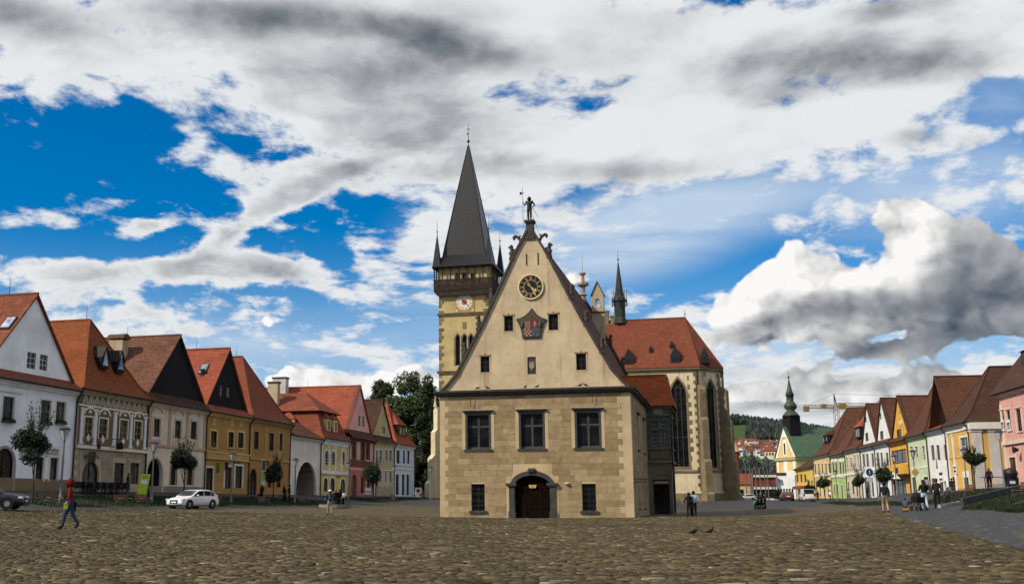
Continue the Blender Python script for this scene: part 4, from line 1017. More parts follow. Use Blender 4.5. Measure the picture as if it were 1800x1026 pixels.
    MB().tube((rx, 7.6, RG), (rx, 7.6, RG + 1.6), .06, .02, 6).lathe([(.02, 0), (.16, .15), (.02, .3)], 8, (rx, 7.6, RG + .5)).build('finial', IRON, roof)
    def roof_pt(x, f): return (x, -e + (7.6 + e) * f, zz + (RG - zz) * f)
    for x, f, s_ in ((-16.2, .12, 1), (-8.3, .12, 1), (-8.9, .40, .45), (-12.5, .33, .4), (-3.4, .1, .9)):
        px_, py, pz = roof_pt(x, f); d = MB()
        d.prism([(px_ - .8 * s_, pz - .3), (px_ + .8 * s_, pz - .3), (px_ + .8 * s_, pz + .9 * s_), (px_, pz + 2.6 * s_), (px_ - .8 * s_, pz + .9 * s_)], py - .3, py + 2.2); dm = d.build('dormer', SLATE, roof)
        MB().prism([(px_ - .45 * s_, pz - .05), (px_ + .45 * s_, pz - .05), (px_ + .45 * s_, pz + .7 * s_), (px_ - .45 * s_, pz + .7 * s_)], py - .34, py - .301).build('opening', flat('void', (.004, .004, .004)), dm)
    # fleche over the ridge
    fx, _ = LR.ha(1090, 560, CA + 7.6); fz = RG - .6; fl = MB()
    fl.lathe([(1.35, 0), (1.15, .8), (1.05, 1.2), (1.05, 4.0), (1.35, 4.15), (1.25, 4.5), (.85, 5.2), (.07, 11.6)], 8, (fx, 7.6, fz), ph=.5); f_ = fl.build('fleche', paint('copper_dark', (.035, .038, .034), .5, .3, .2), t)
    for k in range(8):
        an = 2 * math.pi * k / 8; c, s_ = math.cos(an), math.sin(an)
        MB().tube((fx + 1.3 * c, 7.6 + 1.3 * s_, fz + 3.2), (fx + 1.3 * c, 7.6 + 1.3 * s_, fz + 6.6), .13, .02, 5).build('pinnacle', IRON, f_)
    MB().tube((fx, 7.6, fz + 11.5), (fx, 7.6, fz + 13.6), .06, .02, 5).lathe([(.03, 0), (.22, .2), (.03, .4)], 8, (fx, 7.6, fz + 11.8)).build('finial', IRON, f_)
    for x, zz2 in ((-20.6, 35.2), (-19.4, 34.2)): MB().box(x - .45, x + .45, 7.0, 8.0, 31, zz2).box(x - .55, x + .55, 6.9, 8.1, zz2, zz2 + .3).build('chimney', CH_S, t)
    # ------------------------------------------------ tower
    tx0, _ = cl(771.6, 560); tx1, _ = cl(859, 560); tw = tx1 - tx0; tc = (tx0 + tx1) / 2; ty0, ty1 = 0.0, tw
    _, zS1 = cl(800, 653); _, zS2 = cl(800, 551.5); _, zG = cl(800, 512); _, zP = cl(800, 493); _, zE = cl(800, 470)
    bw = [cl(804.5, 612), cl(816.5, 612), cl(828, 612)]
    bh = [(x - .42, x + .42, z - 3.1, z + 2.6, .75, True) for x, z in bw]
    mb = MB(); facade(mb, tx0, tx1, -1, zE, bh, ty0, .5)
    for q in (((tx1, ty0), (tx1, ty1)), ((tx1, ty1), (tx0, ty1)), ((tx0, ty1), (tx0, ty0))):
        mb.poly([(*q[0], -1), (*q[1], -1), (*q[1], zE), (*q[0], zE)])
    mb.box(tx0 - .5, tx0, ty0 - .5, ty1, -1, 10.2); tower = mb.build('tower', CH_T, t)
    for h in bh: 
        m = MB(); i_, o_ = band(h, .24); ring_prism(m, i_, o_, -.07, .05); w = m.build('belfry_window', CH_S, tower)
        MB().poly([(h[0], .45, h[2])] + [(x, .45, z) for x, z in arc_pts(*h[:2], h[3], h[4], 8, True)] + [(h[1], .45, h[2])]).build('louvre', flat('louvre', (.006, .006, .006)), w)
    bm_ = [(a[0] + b[0]) / 2 for a, b in zip(bw, bw[1:])]
    for x in bm_: MB().tube((x, -.08, bw[0][1] - 3.0), (x, -.08, bw[0][1] + 1.9), .09, n=7).build('colonnette', stone('pale_shaft', (.42, .40, .36)), tower)
    for za, p_ in ((zS1, .28), (zS2, .24)): MB().box(tx0 - p_, tx1 + p_, ty0 - p_, ty1 + p_, za - .28, za).box(tx0 - p_ - .12, tx1 + p_ + .12, ty0 - p_ - .12, ty1 + p_ + .12, za + .001, za + .16).build('string_course', CH_S, tower)
    q = MB(); z = 10.4; k = 0
    while z < zG - .5:
        w_ = .95 if k % 2 else .5
        q.box(tx0 - .03, tx0 + w_, ty0 - .03, ty0 + .3, z, z + .62); q.box(tx1 - w_, tx1 + .03, ty0 - .03, ty0 + .3, z, z + .62); z += .68; k += 1
        if k % 4 == 0: z += .5
    qo = q.build('quoins', CH_Q, tower); qo['kind'] = 'stuff'
    nx, nz = cl(816.5, 571.5); MB().box(nx - .34, nx + .34, -.05, .02, nz - .65, nz + .65).build('niche', CH_S, tower)
    # tower clock
    cx, cz = cl(816.7, 531); hw, hh = 1.78, 1.86
    ck = MB().box(cx - hw, cx + hw, -.10, .0, cz - hh, cz + hh).build('clock', paint('clock_ochre', (.42, .22, .055), .7, .35), tower)
    def rnd(r0, r1, y0, y1, mat, nm):
        vs, fs = annulus(r0, r1, y0, y1, 36) if r0 else disc(r1, y0, y1, 36)
        MB().add([(x + cx, y, z_ + cz) for x, y, z_ in vs], fs).build(nm, mat, ck)
    PW = paint('clock_white', (.70, .66, .56), .6, .08); PR = paint('clock_red', (.42, .10, .05), .7, .25)
    rnd(0, 1.55, -.13, -.101, paint('clock_buff', (.55, .42, .20), .7, .2), 'dial'); rnd(1.0, 1.42, -.15, -.131, PW, 'hour_ring'); rnd(.55, .95, -.15, -.131, PW, 'dial_ring'); rnd(0, .54, -.15, -.131, PR, 'dial_centre')
    for i in range(12):
        an = rad(30 * i + 15); 
        MB().add([(x * .20 + cx + 1.21 * math.cos(an), y, z_ * .20 + cz + 1.21 * math.sin(an)) for x, y, z_ in disc(.62, -.165, -.151, 10)[0]], disc(.62, 0, 1, 10)[1]).build('hour_mark', paint('clock_brown', (.16, .075, .035)), ck)
    for an, ln, w_ in ((rad(-43), 1.15, .11), (rad(140), .8, .12)):
        c, s_ = math.cos(an), math.sin(an); MB().prism([(cx + a_ * c - b_ * s_, cz + a_ * s_ + b_ * c) for a_, b_ in ((-.1, -w_), (ln, -w_ * .4), (ln, w_ * .4), (-.1, w_))], -.19, -.17).build('clock_hand', IRON, ck)
    for sx in (-1, 1):
        for sz in (-1, 1): MB().add([(x * .22 + cx + sx * 1.5, y, z_ * .22 + cz + sz * 1.55) for x, y, z_ in disc(.8, -.13, -.101, 12)[0]], disc(.8, 0, 1, 12)[1]).build('corner_boss', PW, ck)
    # timber gallery
    g0, _ = cl(765.5, 505, CA - .8); g1, _ = cl(866.5, 505, CA - .8); ov = .8; gb = MB()
    y0, y1 = ty0 - ov, ty1 + ov; g1 = tx1 + ov; g0 = tx0 - ov
    fl_ = MB().box(g0, g1, y0, y1, zG, zG + .22); fl_.prism([(g0, zG), (g1, zG), (tx1 + .05, zG - .9), (tx0 - .05, zG - .9)], y0 + .05, y0 + .12) ; gal = fl_.build('gallery', CH_DW, tower)
    bd = MB(); n = 46
    for i in range(n):
        x = g0 + (g1 - g0) * i / n; bd.box(x + .015, x + (g1 - g0) / n - .015, y0, y0 + .06, zG + .1, zP)
        yy = y0 + (y1 - y0) * i / n; bd.box(g1 - .06, g1, yy + .015, yy + (y1 - y0) / n - .015, zG + .1, zP); bd.box(g0, g0 + .06, yy + .015, yy + (y1 - y0) / n - .015, zG + .1, zP)
    bo = bd.build('parapet_boards', CH_DW, gal); bo['kind'] = 'stuff'
    MB().box(g0 - .05, g1 + .05, y0 - .06, y0 + .12, zP, zP + .14).box(g1 - .12, g1 + .06, y0 + .13, y1, zP, zP + .14).box(g0 - .06, g0 + .12, y0 + .13, y1, zP, zP + .14).build('handrail', CH_DW, gal)
    for i in range(8):
        x = g0 + .12 + (g1 - g0 - .24) * i / 7; p_ = MB().box(x - .1, x + .1, y0, y0 + .2, zP + .14, zE); p_.prism([(x - .45, zE), (x + .45, zE), (x + .1, zE - .6), (x - .1, zE - .6)], y0 + .02, y0 + .18); p_.build('gallery_post', CH_DW, gal)
        yy = y0 + .12 + (y1 - y0 - .24) * i / 7
        if 0 < i: MB().box(g1 - .2, g1, yy - .1, yy + .1, zP + .14, zE).build('gallery_post', CH_DW, gal); MB().box(g0, g0 + .2, yy - .1, yy + .1, zP + .14, zE).build('gallery_post', CH_DW, gal)
    for u, wd_, rise in ((804.5, .7, 0), (817.5, .75, .3), (831.5, .7, 0)):
        x, z = cl(u, 487); MB().box(x - wd_, x + wd_, -.04, .02, z - 1.0, z + .9).build('opening_surround', CH_S, tower) if rise else None
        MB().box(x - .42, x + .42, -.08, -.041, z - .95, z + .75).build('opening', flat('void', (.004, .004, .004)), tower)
    # eaves skirt, spire, corner turrets
    e = .35; sp = MB(); zk = zE + (46.1 - 43.6); hb = 4.05
    c4 = [(g0 - e, y0 - e), (g1 + e, y0 - e), (g1 + e, y1 + e), (g0 - e, y1 + e)]; yc_ = (y0 + y1) / 2
    b4 = [(tc - hb, yc_ - hb), (tc + hb, yc_ - hb), (tc + hb, yc_ + hb), (tc - hb, yc_ + hb)]; m4 = [(tc + (x - tc) * .60, yc_ + (y - yc_) * .60) for x, y in b4]
    _, zA = cl(830, 256, CA + tw / 2); zmid = zk + (zA - zk) * .42
    rings = [[(x, y, zE) for x, y in c4], [(x, y, zk) for x, y in b4], [(x, y, zmid) for x, y in m4], [(tc + sx * .12, yc_ + sy * .12, zA) for sx, sy in ((-1, -1), (1, -1), (1, 1), (-1, 1))]]
    sp.loft(rings); spire = sp.build('spire', SLATE, t)
    rb = MB()
    for i in range(4): rb.tube(rings[1][i], rings[2][i], .12, .1, 5).tube(rings[2][i], rings[3][i], .1, .06, 5)
    for i in range(40):
        x = c4[0][0] + (c4[1][0] - c4[0][0]) * (i + .5) / 40; xt = b4[0][0] + (b4[1][0] - b4[0][0]) * (i + .5) / 40
        rb.tube((x, c4[0][1], zE + .02), (xt, b4[0][1], zk + .02), .04, .04, 4, caps=False)
    rb.build('seams', SLATE, spire)
    fn_ = MB().tube((tc, yc_, zA - .2), (tc, yc_, zA + 4.6), .09, .03, 6).lathe([(.04, 0), (.34, .3), (.04, .6)], 8, (tc, yc_, zA + .6)); fn_.box(tc - .35, tc + .35, yc_ - .03, yc_ + .03, zA + 3.3, zA + 3.42); fn_.box(tc - .3, tc + .05, yc_ - .02, yc_ + .02, zA + 2.3, zA + 2.6); fn_.build('finial', IRON, spire)
    for i, (sx, sy) in enumerate(((-1, -1), (1, -1), (1, 1), (-1, 1))):
        x, y = tc + sx * (g1 - g0) / 2 * .90, yc_ + sy * (y1 - y0) / 2 * .90; tr = MB(); hh_ = 6.4
        tr.lathe([(1.05, zE), (.72, zE + 2.2), (.06, zE + hh_)], 4, (x, y, 0), ph=.5); o = tr.build('corner_turret', SLATE, spire)
        MB().tube((x, y, zE + hh_ - .1), (x, y, zE + hh_ + 3.0), .06, .02, 5).lathe([(.02, 0), (.2, .18), (.02, .36)], 7, (x, y, zE + hh_ + .3)).build('finial', IRON, o)
    buttress(t, tx0 - .2, .4, rad(-120), [(5, 2.9), (9.5, 2.2), (14, 1.4), (18.0, .8)], 1.2, mat=CH_W)
    bp = MB().lathe([(.35, 18), (.2, 18.8), (.02, 20.2)], 6, (tx0 - .6, -.4, 0)); bp.build('pinnacle', CH_W, t)
    sb = MB().path([(tx0 - .4, -3.0, 5.9), (tx0 + 2.4, -3.0, 5.9)], .05, 5)
    return t
church()
# ------------------------------------------------------------------ burgher houses of the two rows
WOOD = paint('window_wood', (.14, .085, .045), .6, .25); WHITEF = paint('window_white', (.62, .60, .56), .55, .08); BLACKWOOD = paint('black_boards', (.006, .005, .005), .8, .4)
PIPE = paint('pipe', (.015, .014, .014), .5, .2)
def text_mesh(txt, size, mat, parent, loc, depth=.01, spacing=1.0, bend=0.0, align='CENTER'):
    cu = bpy.data.curves.new('lettering', 'FONT'); cu.body = txt; cu.size = size; cu.extrude = depth; cu.align_x = align; cu.resolution_u = 2
    cu.space_character = spacing
    tmp = bpy.data.objects.new('lettering', cu); COL.objects.link(tmp)
    me = bpy.data.meshes.new_from_object(tmp.evaluated_get(bpy.context.evaluated_depsgraph_get())); bpy.data.objects.remove(tmp)
    if bend:
        for v in me.vertices:
            a = v.co.x / bend; r = bend + v.co.y; v.co.x = r * math.sin(a); v.co.y = r * math.cos(a) - bend
    me.materials.clear(); me.materials.append(mat); me.name = 'lettering'
    o = link('lettering', me, parent); o.location = loc; o.rotation_euler = (rad(90), 0, 0); return o
class House:
    def __init__(s, row, name, label, a0, a1, zb, ze, wall, depth=15.0, trimc=None, shift=0.0):
        s.row = row; s.left = row is LR; s.W = abs(a1 - a0); s.a0, s.a1 = min(a0, a1), max(a0, a1); s.zb, s.ze, s.D = zb, ze, depth; s.wall_m = wall; s.r = row.r + shift
        p = row.P(s.r, s.a0 if s.left else s.a1); rz = rad(90 - row.th) if s.left else rad(-90 - row.th)
        s.t = thing(name, label, 'house', (p.x, p.y, 0), rz, 'houses in the left row' if s.left else 'houses in the right row')
        s.holes = []; s.todo = []
    def q(s, u, v):
        a, z = s.row.hr(u, v, s.r); return ((a - s.a0) if s.left else (s.a1 - a)), z
    def rect(s, u0, v0, u1, v1):
        uc, vc = (u0 + u1) / 2, (v0 + v1) / 2
        xa, _ = s.q(u0, vc); xb, _ = s.q(u1, vc); _, zb = s.q(uc, v0); _, za = s.q(uc, v1)
        return max(.12, min(xa, xb)), min(s.W - .12, max(xa, xb)), za, zb
    def win(s, u0, v0, u1, v1, fm=None, arch=0, door=False, top=False, **kw):
        xa, xb, za, zb = s.rect(u0, v0, u1, v1)
        if door: za = s.zb - .25
        h = (xa, xb, max(za, s.zb - .25), min(zb, s.ze - .35), arch * (xb - xa)) if arch else (xa, xb, max(za, s.zb - .25), min(zb, s.ze - .35))
        s.holes.append(h); s.todo.append((h, fm, door, kw)); return h
    def walls(s, base=None, baseh=0.0):
        mb = MB(); W, D = s.W, s.D; facade(mb, 0, W, s.zb - 1.2, s.ze, s.holes, 0, .28)
        for q in (((0, D), (0, 0)), ((W, 0), (W, D)), ((W, D), (0, D))): mb.poly([(*q[0], s.zb - 1.2), (*q[1], s.zb - 1.2), (*q[1], s.ze), (*q[0], s.ze)])
        s.wall = mb.build('wall', s.wall_m, s.t)
        for h, fm, door, kw in s.todo:
            if door == 'void':
                xa, xb, za, zb = h[:4]; d = MB(); dp = kw.get('deep', 3.0)
                pts = [(xa, za)] + (arc_pts(xa, xb, zb, h[4], 10) if len(h) > 4 else [(xa, zb), (xb, zb)]) + [(xb, za)]
                for p_, q_ in zip(pts, pts[1:]): d.poly([(p_[0], .28, p_[1]), (p_[0], dp, p_[1]), (q_[0], dp, q_[1]), (q_[0], .28, q_[1])])
                d.poly([(x, dp, z) for x, z in pts]); o = d.build('passage', kw.get('pm', s.wall_m), s.t)
                if kw.get('trim'):
                    m = MB(); i_, o_ = band(h, kw.get('tw', .2)); ring_prism(m, i_, o_, -.06, .02); m.build('surround', kw['trim'], o)
                continue
            kw = dict(kw); nm = 'door' if door else 'window'
            if door: kw.setdefault('nx', 2); kw.setdefault('nz', 2); kw.setdefault('fw', .1)
            w = window(s.t, h, fm or WOOD, kw.pop('pm', None), 0, kw.pop('depth', .16), name=nm, **{k: v for k, v in kw.items() if k in ('nx', 'nz', 'fw', 'trim', 'tw', 'tp', 'sill', 'trans')})
            if kw.get('box'):      # planted window box
                b = MB(); xa, xb, za = h[0], h[1], h[2]
                b.box(xa - .05, xb + .05, -.28, -.06, za - .02, za + .16); bo = b.build('flower_box', PIPE, w); lf = leaf_cloud([((xa + (xb - xa) * k / 4, -.18, za + .22), (.2, .14, .14)) for k in range(5)], 150, .06, 3); m_ = lf.build('plants', LEAF_DARK, bo); m_['kind'] = 'stuff'
            if kw.get('ped'):
                m = MB(); xa, xb, zb = h[0], h[1], h[3]; xc = (xa + xb) / 2
                m.box(xa - .3, xb + .3, -.16, .0, zb + .16, zb + .34)
                if kw['ped'] == 'tri': m.prism([(xa - .34, zb + .341), (xb + .34, zb + .341), (xc, zb + .95)], -.16, 0)
                else: m.prism([(x, z + .0) for x, z in arc_pts(xa - .34, xb + .34, zb + .85, .5, 8)], -.16, 0)
                m.build('pediment', kw.get('trim') or WHITEF, w); MB().box(xa - .28, xb + .28, -.10, 0, h[2] - .75, h[2] - .55).build('apron_moulding', kw.get('trim') or WHITEF, w)
            if kw.get('lintel'):
                MB().box(h[0] - .25, h[1] + .25, -.15, 0, h[3] + .12, h[3] + .24).build('lintel', kw['lintel'], w)
        return s
    def strip(s, za, zb, mat, proud=.06, name='string_course', x0=None, x1=None):
        return MB().box((.0 if x0 is None else x0), (s.W if x1 is None else x1), -proud, -.001, za, zb).build(name, mat, s.wall)
    def pil(s, x, w, za, zb, mat, proud=.08, name='pilaster', cap=True):
        m = MB().box(x - w / 2, x + w / 2, -proud, -.002, za, zb)
        if cap: m.box(x - w * .7, x + w * .7, -proud - .06, -.002, zb + .001, zb + .16).box(x - w * .7, x + w * .7, -proud - .05, -.002, za - .2, za - .001)
        return m.build(name, mat, s.wall)
    def gable(s, rt, gmat, zg, za, skirt=True, ov=.25, wins=(), gx=.28, gy=.45, wm=None, coping=None, rd=None):
        """gable to the square: pent strip of tiles, gable wall above it, two slopes behind"""
        W, D = s.W, s.D; xc = W / 2; y0 = gy if skirt else 0.0
        hw = xc - gx; sl = (za - zg) / hw; zlow = zg - sl * (gx + .15)
        mb = MB(); hs = [s.rect_y(*w, y0) for w in wins]
        bz = sorted({zg - .3, za, *[v for h in hs for v in h[2:4]]})
        PR = lambda z: hw * max(0, (za - z)) / (za - zg)
        for z0, z1 in zip(bz, bz[1:]):
            cz = (z0 + z1) / 2; cur = (-PR(z0) if z0 >= zg else -hw, -PR(z1))
            for h in sorted([h for h in hs if h[2] < cz < h[3]], key=lambda h: h[0]): mb.poly([(xc + cur[0], y0, z0), (h[0], y0, z0), (h[0], y0, z1), (xc + cur[1], y0, z1)]); cur = (h[1] - xc, h[1] - xc)
            mb.poly([(xc + cur[0], y0, z0), (xc + (PR(z0) if z0 >= zg else hw), y0, z0), (xc + PR(z1), y0, z1), (xc + cur[1], y0, z1)])
        g = mb.build('gable', gmat, s.t)
        for h in hs: window(g, h, wm or WHITEF, GLASS, y0, .15, 2, 3 if h[3] - h[2] > 1 else 2, .05, trim=None)
        if gmat is BLACKWOOD:
            b = MB(); n = 22
            for i in range(n):
                x = xc - hw + 2 * hw * (i + .5) / n; zt = za - abs(x - xc) * sl - .1
                if zt > zg + .2: b.box(x - .02, x + .02, y0 - .03, y0 - .001, zg - .2, zt)
            bo = b.build('cover_strips', BLACKWOOD, g); bo['kind'] = 'stuff'
        f = MB(); yb = D; yf = y0 - ov; zs0 = zlow
        for sg in (-1, 1):
            f.slab([(xc + sg * (xc + .15), yf, zs0), (xc + sg * (xc + .15), yb, zs0), (xc, yb, za + .12), (xc, yf, za + .12)], .13)
        roof = f.build('roof', rt, s.t); s.roof = roof; s.rp = lambda fx, y: (xc - (xc + .15) * (1 - fx), y, zs0 + (za + .12 - zs0) * fx)
        s.apex = (xc, y0, za)
        MB().tube((xc, yf, za + .13), (xc, yb, za + .13), .12, n=6).build('ridge', rt, roof)
        if coping:
            c = MB()
            for sg in (-1, 1): c.slab([(xc + sg * (xc + .1), y0 - .08, zs0 + .12), (xc + sg * (xc + .1), y0 + .35, zs0 + .12), (xc, y0 + .35, za + .28), (xc, y0 - .08, za + .28)], .16)
            c.build('coping', coping, roof)
        if skirt:
            k = MB(); k.slab([(-.1, -.55, s.ze), (W + .1, -.55, s.ze), (W - .05, y0, zg), (.05, y0, zg)], .1); k.build('pent_roof', rt if not rd else rd, s.t)
        s.eaves(); return s
    def rect_y(s, u0, v0, u1, v1, y):
        r0 = s.r; s.r = s.r + (-y if s.left else y); h = s.rect(u0, v0, u1, v1); s.r = r0; return h
    def eaves(s):
        MB().tube((-.05, -.58, s.ze - .04), (s.W + .05, -.58, s.ze - .04), .09, n=6).build('gutter', PIPE, s.t)
        x = s.W - .16; MB().path([(x, -.58, s.ze - .1), (x, -.12, s.ze - .75), (x, -.12, s.zb - .3)], .075, 6).build('drainpipe', PIPE, s.t)
        MB().box(0, s.W, -.36, -.001, s.ze - .28, s.ze - .02).box(0, s.W, -.18, -.001, s.ze - .45, s.ze - .281).build('cornice', getattr(s, 'corm', s.wall_m), s.wall)
    def hip(s, rt, d, za, flare=.9):
        W, D = s.W, s.D; xc = W / 2; f = MB(); e = .55; ze = s.ze; fl = .16
        E = [(-.15, -e), (W + .15, -e), (W + .15, D), (-.15, D)]
        zf = ze + (za - ze) * fl
        def lv(t, k):  # ring between eaves and ridge with a kicked foot
            return None
        m = .24
        mid = [(-.15 + (xc) * m, -e + (d + e) * m), (W + .15 - xc * m, -e + (d + e) * m), (W + .15 - xc * m, D), (-.15 + xc * m, D)]
        R0, R1 = (xc, d, za), (xc, D, za)
        E3 = [(*p, ze) for p in E]; M3 = [(*p, zf) for p in mid]
        f.slab([E3[0], E3[1], M3[1], M3[0]], .1); f.slab([M3[0], M3[1], R0], .1)
        f.slab([E3[3], E3[0], M3[0], M3[3]], .1); f.slab([M3[3], M3[0], R0, R1], .1)
        f.slab([E3[1], E3[2], M3[2], M3[1]], .1); f.slab([M3[1], M3[2], R1, R0], .1)
        s.roof = f.build('roof', rt, s.t); s.apex = R0
        r = MB().tube(R0, R1, .12, n=6)
        for i in (0, 1): r.tube(M3[i], R0, .11, n=6).tube(E3[i], M3[i], .11, n=6)
        r.build('ridge', rt, s.roof); s.fp = lambda fx, t: (xc + (fx - .5) * (W + .3 - xc * 2 * m) * (1 - t) , mid[0][1] + (d - mid[0][1]) * t, zf + (za - zf) * t); s.eaves(); return s
    def rod(s, x, y, z, h=1.4): MB().tube((x, y, z), (x, y, z + h), .03, .012, 5).build('lightning_rod', IRON, s.roof)
    def chimney(s, x, y, z0, z1, w, d, mat, cap='flat'):
        c = MB().box(x - w / 2, x + w / 2, y - d / 2, y + d / 2, z0, z1).build('chimney', mat, s.roof)
        if cap == 'flat': MB().box(x - w / 2 - .1, x + w / 2 + .1, y - d / 2 - .1, y + d / 2 + .1, z1 + .001, z1 + .22).build('chimney_cap', TH_DARK, c)
        else:
            n = 8; P = [(x + (w / 2 + .12) * math.cos(math.pi * k / n), z1 + .15 + .55 * math.sin(math.pi * k / n)) for k in range(n + 1)]
            m = MB().prism(P, y - d / 2 - .15, y + d / 2 + .15); m.build('chimney_cap', stone('brick_cap', (.10, .055, .035)), c)
    def skylight(s, fx, y, w=.9, h=1.3):
        p = Vector(s.rp(fx, y)); q = Vector(s.rp(fx + .13, y)); up = (q - p).normalized(); al = Vector((0, 1, 0)); n = Vector((-up.z, 0, up.x))
        for nm, o0, ww, hh, mat in (('skylight', .10, w, h, PIPE), ('pane', .135, w * .8, h * .82, GLASS_SKY)):
            c = p + n * o0; m = MB().slab([c - al * ww / 2 - up * hh / 2, c + al * ww / 2 - up * hh / 2, c + al * ww / 2 + up * hh / 2, c - al * ww / 2 + up * hh / 2], .1 if nm == 'skylight' else .02)
            o = m.build(nm, mat, s.roof if nm == 'skylight' else o)
def shed_dormer(parent, x, y, z, w, h, d, rt, face, roof_kind='hip'):
    """a dormer whose front stands at y, facing -y"""
    m = MB().box(x - w / 2, x + w / 2, y, y + d, z, z + h); o = m.build('dormer', face, parent)
    r = MB(); e = .18; zt = z + h
    if roof_kind == 'hip':
        a, b, c, dd = (x - w / 2 - e, y - e, zt), (x + w / 2 + e, y - e, zt), (x + w / 2 + e, y + d, zt), (x - w / 2 - e, y + d, zt); R0, R1 = (x, y + w * .4, zt + w * .55), (x, y + d, zt + w * .55)
        r.slab([a, b, R0], .06).slab([b, c, R1, R0], .06).slab([dd, a, R0, R1], .06)
    elif roof_kind == 'point':
        a, b = (x - w / 2 - e * .3, y - .1, zt), (x + w / 2 + e * .3, y - .1, zt); T0, T1 = (x, y - .1, zt + w * .9), (x, y + d, zt + w * .9)
        r.slab([a, T0, T1, (x - w / 2, y + d, zt)], .05).slab([b, T0, T1, (x + w / 2, y + d, zt)], .05).prism([(x - w / 2, zt), (x + w / 2, zt), (x, zt + w * .88)], y, y + .1)
    else: r.slab([(x - w / 2 - e, y - e, zt), (x + w / 2 + e, y - e, zt), (x + w / 2 + e, y + d, zt + .35 * d), (x - w / 2 - e, y + d, zt + .35 * d)], .06)
    r.build('dormer_roof', rt, o)
    return o
def dorm_win(o, x, y, z, w, h, fm, pm=None):
    f = MB(); f.box(x - w / 2, x + w / 2, y - .04, y - .001, z, z + h); a = f.build('window', fm, o)
    MB().box(x - w / 2 + .07, x + w / 2 - .07, y - .06, y - .041, z + .07, z + h - .07).build('pane', pm or GLASS, a)
# leaves ----------------------------------------------------------------------
def leaf_mat(name, c, c2):
    def fn(g, b):
        p = g.node('ShaderNodeNewGeometry'); r = p.outputs['Random Per Island']; n = g.noise(p.outputs['Position'], .8, 4, .6)
        col = g.mix(r, c, c2); col = g.mix(g.ss(n, .35, .7), col, mul(c, .55))
        g.put(b.inputs['Base Color'], col); b.inputs['Roughness'].default_value = .55; b.inputs['Specular IOR Level'].default_value = .3
        b.inputs['Subsurface Weight'].default_value = 0.0
    return material('leaf_' + name, fn)
LEAF = leaf_mat('street', (.020, .036, .010), (.045, .065, .018)); LEAF_DARK = leaf_mat('dark', (.010, .020, .006), (.024, .042, .012)); LEAF_LIGHT = leaf_mat('young', (.045, .070, .016), (.085, .12, .03)); LEAF_TALL = leaf_mat('tall', (.026, .046, .011), (.055, .085, .02))
def leaf_cloud(lobes, n, size, seed=0, shell=.35):
    """leaf-sized faces spread through a set of ellipsoids (centre, radii); fewer towards the middle"""
    rg = np.random.default_rng(seed); m = MB(); wts = np.array([l[1][0] * l[1][1] * l[1][2] for l in lobes]) ** .75; wts /= wts.sum()
    idx = rg.choice(len(lobes), n, p=wts); d = rg.normal(size=(n, 3)); d /= np.linalg.norm(d, axis=1)[:, None]; rr = rg.uniform(shell, 1.0, n) ** .5 * rg.uniform(.85, 1.08, n)
    C = np.array([l[0] for l in lobes])[idx]; S = np.array([l[1] for l in lobes])[idx]; c = C + d * rr[:, None] * S
    nr = d * .8 + rg.normal(size=(n, 3)) * .6 + np.array([0, 0, .3]); nr /= np.linalg.norm(nr, axis=1)[:, None]
    t1 = np.cross(nr, rg.normal(size=(n, 3))); t1 /= np.linalg.norm(t1, axis=1)[:, None] + 1e-9; t2 = np.cross(nr, t1)
    sz = (size * rg.uniform(.6, 1.4, n))[:, None]
    v = np.stack([c - t1 * sz, c - t2 * sz * .5 + t1 * sz * .1, c + t1 * sz, c + t2 * sz * .5 + t1 * sz * .1], 1).reshape(-1, 3)
    m.v = [tuple(p) for p in v]; m.f = [(4 * i, 4 * i + 1, 4 * i + 2, 4 * i + 3) for i in range(n)]; m.m = [0] * n
    m.build = lambda name, mat, parent=None, smooth=False: raw_build(m, name, mat, parent)
    return m
def raw_build(m, name, mat, parent):
    me = bpy.data.meshes.new(name); me.from_pydata(m.v, [], m.f); me.materials.append(mat); return link(name, me, parent)
